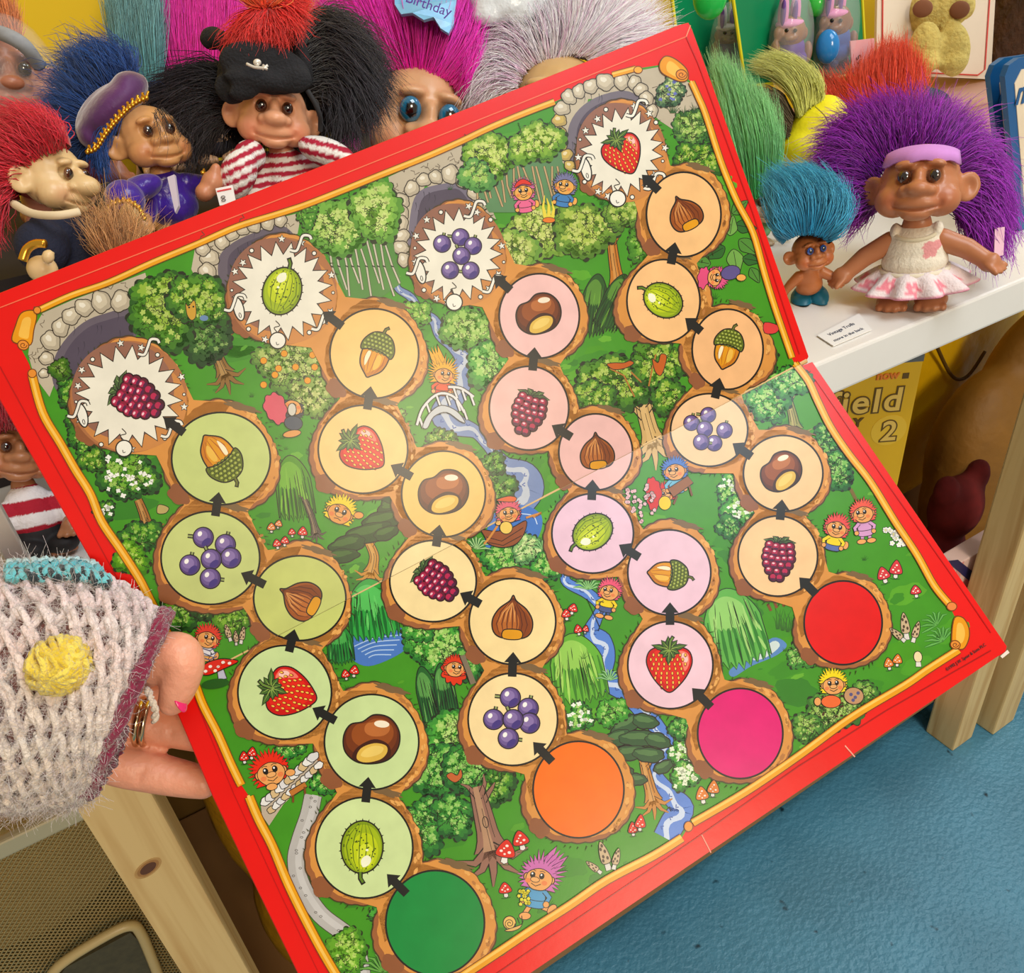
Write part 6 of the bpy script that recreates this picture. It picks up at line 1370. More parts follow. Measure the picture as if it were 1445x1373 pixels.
# big magenta doll
G_ = doll('large-eyed doll with magenta hair under a blue party hat', 594, 172, 74, RT, 1.75, 10, 2, 8, (214, 164, 122), iris=(28, 110, 150), er=.2, bigeye=True, depth=.77, shirt=(230, 40, 170), arms=ARMB); dG = G_['d']
hair(G_['root'], [[(505, 150), (490, 165), (488, 190), (495, 205)], [(512, 130), (490, 130), (478, 150), (470, 185)], [(520, 115), (480, 90), (455, 70), (440, 60)], [(540, 100), (500, 50), (470, 10), (445, -20)], [(560, 96), (535, 40), (515, 0), (500, -40)], [(585, 98), (580, 40), (575, 0), (570, -40)], [(605, 106), (625, 50), (635, 10), (640, -30)], [(625, 108), (660, 60), (675, 20), (685, -10)], [(640, 120), (660, 90), (672, 50), (682, 30)], [(650, 140), (655, 115), (664, 90), (672, 70)]], dG - .012, n=9500, thick=.020, spread=.005, col=(252, 4, 178), tip=(255, 44, 206), var=.2, seed=14)
m = MB(); hp = [(556, -30), (557, 6), (566, 20), (582, 18), (598, 28), (612, 24), (622, 40), (633, 47), (640, 34), (644, 0), (648, -30)]
n_ = len(hp); lp_ = [on_d(x, y, dG - .072 + .000016 * (x - 600) ** 2 / 1.6) for x, y in hp]; m.prism(lp_, CAM_R @ np.array([0, 0, -.004]))
hat = m.build('party_hat', mat('blue_satin', (120, 184, 224), rough=.3, noise=.12, nscale=60), G_['root'], False)
a, b, c_ = on_d(571, 2, dG - .0745), on_d(641, 26, dG - .0745), on_d(566, 22, dG - .0745)
text_mesh('hat_print', 'Birthday', np.linalg.norm(np.array(b) - a) / 3.7, mat('purple_print', (86, 40, 150), rough=.5), a, np.array(b) - a, np.array(a) - c_, hat)
# white-haired doll
V_ = doll('doll with a cloud of white lilac hair and white satin cap, top middle', 786, 160, 72, RT, 1.75, -4, 0, 4, (206, 168, 112), er=.17, depth=.77, shirt=(220, 210, 220), arms=ARMB); dV = V_['d']
hair(V_['root'], [[(728, 125), (700, 130), (680, 150), (664, 175)], [(735, 105), (700, 85), (672, 110), (656, 150)], [(750, 92), (720, 60), (685, 60), (668, 95)], [(765, 85), (745, 40), (715, 15), (695, 5)], [(785, 82), (790, 35), (780, -5), (775, -40)], [(805, 74), (835, 30), (850, -5), (870, -40)], [(822, 76), (860, 40), (895, 20), (925, -5)], [(832, 80), (868, 60), (905, 55), (945, 50)], [(838, 90), (868, 85), (895, 85), (920, 80)], [(840, 98), (858, 104), (872, 112), (880, 122)]], dV - .01, n=9000, thick=.018, spread=.006, rad=.00036, col=(250, 242, 250), tip=(255, 252, 255), var=.1, seed=15, core=.7, mixcol=(236, 200, 226), mixp=.25)
m = MB(); px_ell(m, V_, 712, 8, 50, 26, 34, -.035, 10); px_ell(m, V_, 735, -10, 40, 34, 36, -.035, 0); px_ell(m, V_, 690, 22, 26, 14, 22, -.04, -10)
link('cap', remesh(m, .004, 3), mat('white_satin_cap', (226, 232, 236), rough=.25, bump=.5, bscale=45), V_['root'])
# tan tuft peeping over the board
O_ = doll('little doll with wispy tan hair peeping over the board before the purple jacket', 174, 384, 28, RT, 1.6, 0, 0, 0, (206, 150, 100), depth=.535, shirt=(90, 60, 40), arms=ARMB)
hair(O_['root'], [[(150, 372), (135, 345), (120, 322), (108, 312)], [(162, 368), (148, 325), (140, 300), (128, 285)], [(172, 366), (165, 330), (158, 300), (152, 278)], [(182, 368), (182, 335), (180, 310), (184, 290)], [(192, 372), (202, 345), (212, 330), (222, 318)]], O_['d'] - .01, n=700, thick=.008, spread=.006, rad=.0003, col=(150, 88, 44), tip=(214, 160, 100), seed=31, core=.35, corelen=.5, minlen=.4)
# small striped doll under the board corner
Z_ = doll('small doll in red and white stripes with black boots under the board corner', 20, 640, 46, ST, 2.9, 10, 0, 0, (168, 112, 74), base=(62, 786), depth=.585, shirt=(232, 226, 226), shirt_fn=stripes((176, 18, 44), 9, 1.0), arms=[((-.6, -.1, 1.4), (-1.0, -.3, 1.1), (-1.3, -.5, .9)), ((.6, -.1, 1.4), (.95, -.5, 1.0), (.8, -.8, .8))]); dZ = Z_['d']
hair(Z_['root'], [[(40, 610), (50, 590), (52, 565)], [(20, 602), (22, 575), (20, 550)], [(0, 605), (-5, 575), (-20, 550)], [(-10, 620), (-30, 600), (-50, 590)]], dZ - .01, n=2400, thick=.012, spread=.004, col=(160, 14, 40), tip=(196, 30, 60), seed=16)
m = MB(); m.ell((.0, -.12, .62), (.8, .62, .6)); 
for sx in (-1, 1): m.ell((sx * .4, -.1, .4), (.44, .48, .42)); m.ell((sx * .47, -.36, .27), (.56, .82, .32))
me = remesh(m, .05, 4); v = verts_np(me); v[:, 2] -= v[:, 2].min() - .004
v = (np.array(Z_['BM']) @ v.T).T; v[:, 2] = np.maximum(v[:, 2], 0.0002); me.vertices.foreach_set('co', v.astype(np.float32).ravel()); me.update()
link('boots', me, mat('black_boot_cloth', (22, 20, 22), rough=.7), Z_['root'], True, True)

# ---------------------------------------------------------------- right: on the white shelf
brown = (184, 118, 78)
U_ = doll('brown doll with purple hair, lilac headband, cream vest and pink frilled skirt', 1297, 264, 55, ST, 3.1, -2, -4, 6, brown, nose=1.0, base=(1287, 428), arms=[((-.6, -.1, 1.75), (-1.2, -.3, 1.45), (-1.62, -.5, 1.12)), ((.6, -.1, 1.75), (1.2, -.15, 1.5), (1.62, -.3, 1.25))]); dU = U_['d']; s = U_['s']
hair(U_['root'], [[(1232, 292), (1220, 300), (1205, 310), (1192, 330)], [(1230, 270), (1212, 265), (1190, 270), (1170, 275)], [(1236, 250), (1205, 225), (1170, 215), (1148, 228)], [(1245, 232), (1215, 195), (1190, 180), (1165, 185)], [(1258, 220), (1240, 180), (1225, 160), (1212, 148)], [(1280, 214), (1278, 170), (1275, 150), (1268, 138)], [(1305, 216), (1318, 170), (1325, 152), (1330, 142)], [(1328, 224), (1355, 185), (1368, 175), (1380, 172)], [(1345, 238), (1385, 215), (1402, 225), (1412, 250)], [(1352, 262), (1390, 260), (1410, 290), (1420, 330)], [(1350, 285), (1378, 295), (1395, 330), (1405, 375)], [(1348, 295), (1365, 310), (1375, 330), (1380, 350)]], dU + .05, n=10500, thick=.014, spread=.007, rad=.00055, col=(126, 8, 158), tip=(164, 26, 186), var=.25, seed=17, wave=.001)
# headband
m = MB(); hb_ = []
for i in range(17):
    a = -1.25 + 2.5 * i / 16
    for r_, zz in ((1.0, 0), (1.04, 1)): hb_.append(None)
pts_lo, pts_hi = [], []
for i in range(17):
    a = -1.12 + 2.24 * i / 16
    lo = Vector((.98 * math.sin(a), .08 - .92 * math.cos(a), .42 + .12 * math.cos(a) - .03 * math.sin(i * 1.3))); hi = Vector((.9 * math.sin(a), .06 - .72 * math.cos(a), .66 + .26 * math.cos(a)))
    pts_lo.append(at_head(U_, lo * 1.03)); pts_hi.append(at_head(U_, hi * 1.03))
V = []; Fc = []
for q in range(2):
    for i in range(17):
        o = (at_head(U_, (0, 0, .2)) - pts_lo[i]).normalized() * (.002 * q); V += [pts_lo[i] + o, pts_hi[i] + o]
for i in range(16):
    a = i * 2; Fc += [(a, a + 2, a + 3, a + 1), (34 + a, 34 + a + 1, 34 + a + 3, 34 + a + 2), (a, 34 + a, 36 + a, a + 2), (a + 1, a + 3, 37 + a, 35 + a)]
Fc += [(0, 1, 35, 34), (32, 66, 67, 33)]; m.add(V, Fc); m.build('headband', mat('lilac_felt', (206, 140, 214), rough=.8), U_['root'])
# vest
m = MB(); zb = U_['zb']
m.ell((0, -.06, 1.5), (.78, .66, .72)); m.ell((0, -.14, 1.25), (.82, .68, .5)); m.ell((0, -.04, 1.85), (.66, .52, .22))
for sx in (-1, 1): m.ell((sx * .5, -.05, 2.02), (.14, .34, .2))
me = remesh(m, .045, 4); v = verts_np(me); ff = [tuple(p.vertices) for p in me.polygons]; col = np.repeat(np.array(lin((236, 226, 206))[:3])[None], len(v), 0)
for (x, z, r_) in ((.34, 1.72, .14), (.52, 1.74, .12), (.32, 1.55, .09), (.46, 1.55, .08), (.42, 1.66, .05)):
    q = (np.hypot(v[:, 0] - x, v[:, 2] - z) < r_) & (v[:, 1] < -.2); col[q] = np.array(lin((226, 150, 150))[:3])
me2 = mesh_from('vest', (np.array(U_['BM']) @ v.T).T, ff); paint(me2, col); link('vest', me2, M_cloth, U_['root'], True, True)
for zz, nm in ((1.02, 'vest_hem'), ):
    m = MB(); m.tube([at_body(U_, (.83 * math.cos(t), -.12 + .70 * math.sin(t), zz + .02)) for t in np.linspace(0, 2 * PI, 40)[:-1]], .07 * s, closed=True, seg=8); m.build(nm, mat('cream_rib', (232, 222, 200), rough=.85), U_['root'])
m = MB(); m.tube([at_body(U_, (.52 * math.sin(t), -.1 - .5 * math.cos(t), 2.03 - .1 * math.cos(t))) for t in np.linspace(-1.7, 1.7, 24)], .055 * s, seg=8); m.build('neck_binding', mat('cream_binding', (226, 214, 184), rough=.85), U_['root'])
# frilled skirt
V = []; Fc = []; C = []; NS, NR = 160, 9
fl = random.Random(2); fc = [(2 * PI * i / 11 + .2, fl.uniform(.35, .75)) for i in range(11)]
for r in range(NR):
    q = r / (NR - 1)
    for j in range(NS):
        t = 2 * PI * j / NS; ru = math.cos(11 * t) * (.03 + .16 * q); rad_ = .76 + .62 * q ** .8 + ru; z = 1.08 - .50 * q + .05 * math.cos(11 * t) * q + .10 * math.cos(t + 1.57) * 0
        V.append(at_body(U_, (rad_ * math.cos(t), -.12 + rad_ * .86 * math.sin(t), z)))
        col = (240, 226, 228)
        for a, b in fc:
            da = (t - a + PI) % (2 * PI) - PI; dx, dz = da * 1.15, q - b; rr_ = math.hypot(dx, dz * .62)
            if rr_ < .17 * (1 + .25 * math.cos(5 * math.atan2(dz * .62, dx))): col = (240, 140, 156)
            if rr_ < .04: col = (250, 214, 214)
        if q > .93: col = (236, 150, 176)
        C.append(lin(col)[:3])
for r in range(NR - 1):
    for j in range(NS): k2 = (j + 1) % NS; Fc.append((r * NS + j, r * NS + k2, (r + 1) * NS + k2, (r + 1) * NS + j))
me = mesh_from('skirt', V, Fc); paint(me, C); sk = link('skirt', me, M_cloth, U_['root']); sk.modifiers.new('thick', 'SOLIDIFY').thickness = .0016
m = MB(); tg = [on_d(x, y, dU + .02) for x, y in ((1404, 322), (1418, 320), (1416, 360), (1403, 363))]; m.prism(tg, CAM_R @ np.array([0, 0, -.0008])); m.build('swing_tag', mat('pink_tag', (226, 180, 196), rough=.5), U_['root'], False)
# little teal-haired doll with boots
L_ = doll('small brown doll with teal hair, blue eyes and teal boots beside the purple-haired doll', 1144, 357, 27, ST, 3.0, 22, 8, -8, (186, 112, 62), iris=(40, 90, 180), er=.17, nose=.7, base=(1140, 420), arms=[((-.6, -.1, 1.7), (-1.0, -.2, 1.4), (-1.3, -.3, 1.15)), ((.6, -.1, 1.7), (1.0, -.3, 1.5), (1.25, -.5, 1.4))]); dL = L_['d']
hair(L_['root'], [[(1112, 335), (1100, 325), (1092, 305), (1090, 285)], [(1122, 330), (1105, 300), (1095, 280), (1085, 262)], [(1132, 328), (1120, 285), (1105, 262), (1085, 248)], [(1145, 328), (1150, 280), (1135, 250), (1110, 238)], [(1155, 330), (1175, 285), (1165, 255), (1140, 240)], [(1162, 332), (1188, 300), (1190, 275), (1175, 252)], [(1166, 336), (1180, 325), (1190, 310), (1194, 290)]], dL - .01, n=5200, thick=.018, spread=.004, rad=.0005, col=(14, 132, 176), tip=(80, 186, 216), var=.25, seed=18)
m = MB()
for sx in (-1, 1): m.ell((sx * .42, -.02, .42), (.4, .4, .34)); m.ell((sx * .47, -.34, .27), (.54, .8, .31)); m.ell((sx * .49, -.95, .2), (.3, .34, .2))
me = remesh(m, .05, 4); v = verts_np(me); v[:, 2] -= v[:, 2].min() - .004
v = (np.array(L_['BM']) @ v.T).T; v[:, 2] = np.maximum(v[:, 2], .0002); me.vertices.foreach_set('co', v.astype(np.float32).ravel()); me.update()
link('boots', me, mat('teal_boot', (18, 104, 130), rough=.4), L_['root'], True, True)
# green-haired doll
E_ = doll('doll with long pale green hair beside the right edge of the board', 1068, 292, 26, ST, 2.6, 40, 0, 0, (196, 168, 130), depth=1.0, shirt=(120, 170, 110)); dE = E_['d']
hair(E_['root'], [[(1052, 285), (1040, 220), (1022, 150), (1008, 85)], [(1060, 280), (1052, 210), (1035, 140), (1018, 90)], [(1070, 275), (1066, 210), (1052, 150), (1036, 105)], [(1080, 272), (1084, 220), (1078, 170), (1062, 130)], [(1086, 276), (1094, 240), (1094, 200), (1086, 160)]], dE - .015, n=5600, thick=.014, spread=.005, rad=.0005, col=(66, 186, 92), tip=(160, 220, 150), var=.2, seed=19)
# yellow-capped doll seen from behind
Y_ = doll('doll with pale yellow hair and a bright yellow cap, its back turned', 1155, 235, 36, ST, 2.9, 200, 0, 0, (206, 160, 110), depth=1.07, eyes=False, shirt=(214, 226, 40)); dY = Y_['d']
m = MB()
for (x, y, rx, ry, rz_, o, rt) in ((1152, 190, 44, 40, 40, -.02, -20), (1165, 165, 30, 28, 34, -.025, 30), (1178, 190, 26, 30, 32, -.02, 10), (1128, 208, 30, 24, 34, -.02, -20), (1150, 212, 46, 14, 34, -.025, -16)): px_ell(m, Y_, x, y, rx, ry, rz_, o, rt)
link('cap', remesh(m, .004, 4), mat('yellow_cap_cloth', (236, 222, 6), rough=.7, noise=.05, nscale=60, bump=.2, bscale=60), Y_['root'])
m = MB(); m.tube([on_d(x, y, dY - .064) for x, y in spl([(1092, 226), (1120, 232), (1150, 226), (1190, 210)], 6)], .0008); m.tube([on_d(x, y, dY - .062) for x, y in spl([(1150, 150), (1165, 165), (1172, 185)], 6)], .0007); m.build('seam', mat('seam_thread', (150, 140, 10), rough=.7), Y_['root'])
hair(Y_['root'], [[(1128, 165), (1118, 130), (1095, 105), (1062, 96)], [(1135, 158), (1128, 118), (1105, 92), (1070, 85)], [(1142, 150), (1140, 115), (1120, 90), (1085, 80)], [(1152, 146), (1152, 125), (1138, 100), (1110, 86)], [(1158, 146), (1160, 135), (1152, 115), (1135, 100)]], dY - .035, n=3200, thick=.01, spread=.004, rad=.0005, col=(206, 206, 96), tip=(226, 226, 140), var=.15, seed=20)
hair(Y_['root'], [[(1118, 165), (1100, 135), (1075, 128), (1055, 130)], [(1115, 178), (1098, 160), (1082, 150), (1062, 148)], [(1112, 195), (1100, 180), (1095, 165), (1085, 160)]], dY - .03, n=1400, thick=.008, spread=.004, rad=.0005, col=(92, 74, 50), tip=(130, 108, 70), seed=21, name='fur_trim')
# red-haired doll in dark green
R_ = doll('doll with orange-red hair and a dark green hat behind the purple-haired doll', 1285, 190, 34, ST, 3.2, 150, 0, 0, (190, 130, 90), depth=1.13, eyes=False, shirt=(24, 70, 56)); dR = R_['d']
hair(R_['root'], [[(1215, 195), (1185, 170), (1160, 135), (1148, 112)], [(1225, 188), (1205, 150), (1190, 125), (1178, 112)], [(1238, 180), (1225, 140), (1218, 110), (1222, 85)], [(1250, 172), (1250, 130), (1250, 90), (1255, 55)], [(1262, 166), (1280, 130), (1284, 100), (1280, 60)], [(1270, 164), (1290, 145), (1302, 125), (1305, 100)]], dR - .04, n=5600, thick=.014, spread=.005, rad=.0005, col=(214, 40, 16), tip=(246, 84, 44), var=.2, seed=22)
hair(R_['root'], [[(1200, 185), (1178, 150), (1160, 125), (1148, 118)], [(1205, 175), (1188, 140), (1175, 118), (1165, 112)]], dR - .03, n=900, thick=.01, spread=.005, rad=.0005, col=(120, 40, 20), tip=(150, 60, 30), seed=23, name='under_hair')
m = MB(); px_ell(m, R_, 1300, 148, 38, 22, 34, -.03, 10); px_ell(m, R_, 1330, 165, 28, 14, 30, -.03, 30); px_ell(m, R_, 1290, 140, 26, 18, 30, -.035, 0)
link('hat', remesh(m, .004, 3), mat('bottle_green_felt', (18, 70, 58), rough=.9, noise=.1, nscale=100), R_['root'])

# ---------------------------------------------------------------- carded toys and the blue packets on the right
M_card_g = mat('green_card', (10, 134, 84), rough=.3, noise=.1, nscale=12); M_ylw = mat('yellow_edge', (236, 226, 40), rough=.4)
M_blis = mat('clear_blister', (255, 255, 255), rough=.05, alpha=.14, spec=.8)
def carded(label, px, Y, z0, m_card, edge_col=None, th=.004, name='carded_toy'):
    P = [on_y(x, y, Y) for x, y in px]; c = np.mean(P, 0); root = empty(name, (c[0], Y, z0), label, 'carded toy', 'carded toys standing on the step')
    m = MB(); m.prism(P, (0, th, 0)); m.build('card', m_card, root, False)
    if edge_col is not None:
        m = MB()
        for i in range(len(P)): m.tube([P[i] + np.array([0, -.0005, 0]), P[(i + 1) % len(P)] + np.array([0, -.0005, 0])], .0022, seg=6)
        m.build('card_edge', edge_col, root, False)
    return root
YC = .925
zr = RR + .001
def fig(root, px, py, h, Y, skin, top, ears, low, balloon=None, bx=0, by=0):
    u = (on_y(px + 1, py, Y) - on_y(px, py, Y))[0]; m = MB(); c = lambda x, y, o=0.0: on_y(px + x * h, py + y * h, Y + o)
    m.ell(c(0, -.22), (.20 * h * u, .018, .2 * h * u)); m.ell(c(0, -.12, -.014), (.1 * h * u, .008, .05 * h * u))
    for sx in (-1, 1): m.ell(c(sx * .22, -.2), (.08 * h * u, .006, .09 * h * u)); m.ell(c(sx * .07, -.24, -.016), (.02 * h * u, .003, .02 * h * u))
    for sx in (-1, 1): m.ell(c(sx * .3, .15), (.06 * h * u, .008, .14 * h * u))
    link('figure', remesh(m, .002, 2), mat('figure_vinyl', skin, rough=.4), root)
    m = MB(); m.ell(c(0, .12), (.2 * h * u, .016, .2 * h * u)); m.ell(c(0, .3), (.24 * h * u, .018, .14 * h * u)); link('outfit', remesh(m, .002, 2), mat('figure_outfit', top, rough=.5), root)
    m = MB(); m.ell(c(-.1, .52), (.08 * h * u, .012, .1 * h * u)); m.ell(c(.1, .52), (.08 * h * u, .012, .1 * h * u)); link('legs', remesh(m, .002, 2), mat('figure_legs', low, rough=.5), root)
    m = MB()
    for sx in (-1, 1):
        m.ell(c(sx * .11 - .03, -.58), (.055 * h * u, .008, .24 * h * u)); 
    m.ell(c(-.02, -.38), (.2 * h * u, .016, .07 * h * u)); e = m.build('bunny_ears', mat('ear_felt', ears, rough=.8), root)
    m = MB()
    for sx in (-1, 1): m.ell(c(sx * .11 - .03, -.58, -.007), (.025 * h * u, .004, .15 * h * u))
    m.build('ear_lining', mat('ear_lining_felt', (110, 70, 150), rough=.8), e)
    m = MB(); m.ell(c(.0, -.02, -.004), (.34 * h * u, .024, .62 * h * u)); link('blister', remesh(m, .004, 2), M_blis, root)
    m = MB()
    for sx in (-1, 1): m.ell(c(sx * .08, -.25, -.019), (.02 * h * u, .003, .024 * h * u))
    m.build('eyes', mat('figure_eye', (30, 24, 16), rough=.2), root)
c1 = carded('green card with a bunny-eared toy, just right of the board corner', [(942, -60), (1018, -60), (1052, 112), (962, 118)], YC + .05, zr, M_card_g, M_ylw)
fig(c1, 1028, 62, 62, YC + .026, (120, 110, 90), (110, 120, 150), (206, 206, 206), (130, 130, 150))
m = MB(); px_ell(m, dict(d=.95), 1002, -6, 24, 30, 14, 0); m.build('balloon', mat('green_balloon', (40, 190, 80), rough=.2), c1)
c2 = carded('green card with two bunny-eared toys in purple and blue outfits', [(1026, -60), (1213, -60), (1222, 104), (1052, 122)], YC - .035, zr, M_card_g, M_ylw)
fig(c2, 1116, 62, 76, YC - .052, (150, 104, 66), (96, 60, 150), (226, 150, 196), (150, 110, 76)); fig(c2, 1180, 48, 76, YC - .052, (132, 88, 56), (40, 84, 160), (226, 140, 190), (36, 60, 110))
d2 = float((on_y(1170, 60, YC - .07) - CAM_P) @ (CAM_R @ np.array([0, 0, -1.])))
for x, y, rx, ry, cc in ((1168, 66, 16, 22, (40, 130, 200)), (1085, -4, 24, 26, (214, 20, 120)), (1152, 6, 14, 16, (60, 190, 70))):
    m = MB(); px_ell(m, dict(d=d2), x, y, rx, ry, 12, 0); m.build('balloon', mat('balloon_vinyl', cc, rough=.15), c2)
c3 = carded('white card with a red rule holding yellow plush legs', [(1239, -60), (1408, -60), (1398, 112), (1236, 104)], YC - .01, zr, mat('white_card', (240, 226, 206), rough=.5, noise=.06, nscale=10))
m = MB(); rl_ = [on_y(x, y, YC - .012) for x, y in spl([(1246, -50), (1245, 92), (1250, 100), (1380, 106), (1390, 98), (1400, -50)], 1)]; m.tube(rl_, .0011, seg=5); m.build('red_rule', mat('red_rule_ink', (216, 60, 50), rough=.5), c3)
m = MB(); d3 = float((on_y(1325, 50, YC - .05) - CAM_P) @ (CAM_R @ np.array([0, 0, -1.]))); dd = dict(d=d3)
for x, y, rx, ry, rt in ((1305, 70, 22, 36, 4), (1345, 70, 22, 36, -4), (1325, 15, 44, 30, 0), (1300, 5, 18, 24, 30), (1355, 5, 18, 24, -30), (1306, 90, 20, 12, 0), (1345, 90, 20, 12, 0), (1325, -20, 40, 40, 0)): px_ell(m, dd, x, y, rx, ry, 16, 0, rt)
pl_ = link('plush_body', remesh(m, .004, 3), mat('butter_plush', (220, 196, 110), rough=.95, noise=.15, nscale=90, bump=.6, bscale=160), c3)
M_pad = mat('brown_felt_pad', (134, 84, 56), rough=.9)
for x, y in ((1302, 12), (1354, 14)):
    m = MB(); px_ell(m, dd, x, y, 13, 11, 6, -.022, 20); m.build('paw_pad', M_pad, pl_)
# small pink label leaning by the cards
m = MB(); m.prism([on_y(x, y, YC - .075) for x, y in ((1200, 58), (1234, 54), (1234, 98), (1203, 104))], (0, .002, 0), (236, 170, 176)); tl = empty('price_card', on_y(1218, 100, YC - .075), 'small pink printed label between the green card and the white card', 'label'); m.build('card', mat('pink_label', (236, 168, 172), rough=.5), tl, False)
a, b, c_ = on_y(1216, 88, YC - .0756), on_y(1214, 72, YC - .0756), on_y(1207, 89, YC - .0756); text_mesh('label_print', '65', np.linalg.norm(b - a) * .8, M_blk, a, b - a, c_ - a, tl)
# blue packets
M_bl = mat('blue_packet', (18, 92, 150), rough=.35); M_pk = mat('packet_face', (236, 218, 190), rough=.4, noise=.05, nscale=16)
def packet(label, x0, Y, word, wx, size):
    P = [(x0, 108), (x0 + 6, 92), (x0 + 20, 82), (x0 + 130, 66), (x0 + 130, 330), (x0 + 40, 372), (x0 + 20, 374), (x0 + 10, 366)]
    Q = [on_y(x, y, Y) for x, y in P]; root = empty('blister_pack', (Q[5][0], Y, ST + .001), label, 'packet', 'blue packets at the right edge')
    zmin = min(q[2] for q in Q); 
    for q in Q: q[2] = max(q[2], ST + .001)
    m = MB(); m.prism(Q, (0, .006, 0)); m.build('card', M_bl, root, False)
    P2 = [(x0 + 14, 118), (x0 + 24, 98), (x0 + 128, 80), (x0 + 128, 318), (x0 + 40, 356), (x0 + 22, 352)]
    Q2 = [on_y(x, y, Y - .0008) for x, y in P2]
    for q in Q2: q[2] = max(q[2], ST + .004)
    m = MB(); m.prism(Q2, (0, .0008, 0)); f_ = m.build('printed_face', M_pk, root, False)
    if word:
        a, b, c_ = on_y(wx, 148, Y - .0016), on_y(wx + 40, 138, Y - .0016), on_y(wx, 120, Y - .0016); text_mesh('packet_print', word, size, M_bl, a, b - a, c_ - a, f_, bold=.0008)
    m = MB(); m.tube([np.maximum(on_y(x, y, Y - .004), [-9, -9, ST + .006]) for x, y in spl([(x0 + 60, 190), (x0 + 34, 220), (x0 + 26, 260), (x0 + 34, 300), (x0 + 60, 330)], 6)], .003); m.build('blister_rim', M_blis, root)
    return root
packet('front blue blister packet with cream face, cut by the right edge', 1418, .545, 'no', 1432, .034); packet('rear blue blister packet, half hidden behind the front one', 1397, .575, 'n', 1408, .03)
# handwritten card on the shelf
hc = [on_z(x, y, ST + .0012) for x, y in ((1153, 474), (1212, 443), (1230, 466), (1176, 489))]
m = MB(); m.prism(hc, (0, 0, .0008)); nc = empty('note_card', hc[0] * .5 + hc[2] * .5, 'small white handwritten card lying at the front edge of the shelf', 'card'); m.build('card', mat('white_note_card', (244, 242, 238), rough=.6), nc, False)
M_inkb = mat('blue_black_ink', (40, 52, 84), rough=.5)
for (q0, q1, body) in (((1171, 474), (1212, 455), 'Vintage Trolls'), ((1178, 482), (1222, 463), 'more in the back')):
    a, b = on_z(*q0, ST + .0022), on_z(*q1, ST + .0022); x = b - a; y = np.cross([0, 0, 1.], x); text_mesh('handwriting', body, np.linalg.norm(x) / (len(body) * .46), M_inkb, a, x, y, nc, shear=.35)
# dark wicker basket far right
m = MB(); m.box((1.47, .86, RR + .001), (1.8, 1.0, 1.3), None, .01)
wk = mat('dark_wicker', (66, 40, 22), rough=.7, noise=.4, nscale=60, bump=.6, bscale=90)
tag(m.build('wicker_basket', wk, None, False), 'dark brown wicker basket behind the white card, top right corner', 'basket')
# ================================================================== the hand and its crocheted sleeve
DH = .385
person = empty('person', on_d(90, 1010, DH), 'hand in pale crocheted sleeve with yellow bobble, gripping the board at left', 'person')
M_skin = mat('skin', (232, 160, 130), rough=.42, noise=.07, nscale=70, sss=.25, bump=.12, bscale=260)
m = MB()
def limb(pts, rads):
    P = [on_d(*p) for p in pts]; n = len(P); Q = spl(P, 6); R = np.interp(np.linspace(0, n - 1, len(Q)), range(n), rads)
    m.tube(Q, list(R), seg=18); m.ell(Q[0], (R[0],) * 3); m.ell(Q[-1], (R[-1],) * 3)
mm = .001
limb([(150, 960, DH - .013), (205, 938, .3595), (248, 922, .3535), (258, 940, .3535), (251, 972, .3545), (243, 990, .356)], [13 * mm, 10.5 * mm, 9.6 * mm, 9.2 * mm, 7.8 * mm, 6.2 * mm])       # thumb over the border
limb([(105, 1050, .385), (165, 1078, .389), (225, 1092, .393), (268, 1101, .3945), (287, 1106, .3945)], [10.5 * mm, 10 * mm, 9.4 * mm, 8.4 * mm, 7.2 * mm])                       # lowest finger
limb([(120, 1015, .388), (180, 1018, .395), (230, 1026, .3985), (290, 1038, .4005), (330, 1044, .401)], [10.5 * mm, 9.6 * mm, 9 * mm, 8.4 * mm, 7.2 * mm])                         # ring finger
limb([(125, 985, .39), (190, 975, .4005), (260, 978, .405), (330, 990, .4075), (372, 998, .408)], [10.5 * mm, 9.8 * mm, 9.2 * mm, 8.5 * mm, 7.2 * mm])                             # behind the board
limb([(125, 955, .392), (190, 938, .4035), (265, 930, .4095), (330, 938, .413), (365, 944, .4135)], [10.5 * mm, 9.8 * mm, 9.2 * mm, 8.4 * mm, 7.2 * mm])
m.ell(on_d(110, 1000, DH + .003), (.030, .016, .032)); m.ell(on_d(70, 990, DH + .002), (.03, .018, .032)); limb([(-160, 985, DH), (-40, 985, DH), (70, 990, DH)], [.027, .026, .026])
hand_me = remesh(m, .0013, 6)
v = verts_np(hand_me)
def dent(px, d, r, depth):
    c = on_d(px[0], px[1], d); q = np.exp(-(np.linalg.norm(v - c, axis=1) / r) ** 2); v[:] = v + q[:, None] * (CAM_R @ np.array([0, 0, -1.]))[None] * depth
for y in range(1072, 1108, 4): dent((205 + (y - 1072) * -.35, y), .382, .0016, .0007); dent((252 + (y - 1078) * -.3, y + 4), .384, .0014, .0006)
for y in range(1000, 1050, 5): dent((240, y), .39, .0014, .0005)
for y in range(908, 950, 5): dent((232 + (y - 908) * .2, y), .351, .0016, .0004)
hand_me.vertices.foreach_set('co', v.ravel()); hand_me.update()
hand = link('hand', hand_me, M_skin, person)
# painted thumb nail at the tip, seen edge on
mb = MB(); _, Bn = head_frame(257, 984, .351, 50, 0, -18); mb.ell(on_d(253.5, 984, .3515), (.0036, .0012, .0068), R=Bn); mb.build('thumb_nail', mat('pink_nail_varnish', (226, 26, 104), rough=.12, coat=.6), hand)
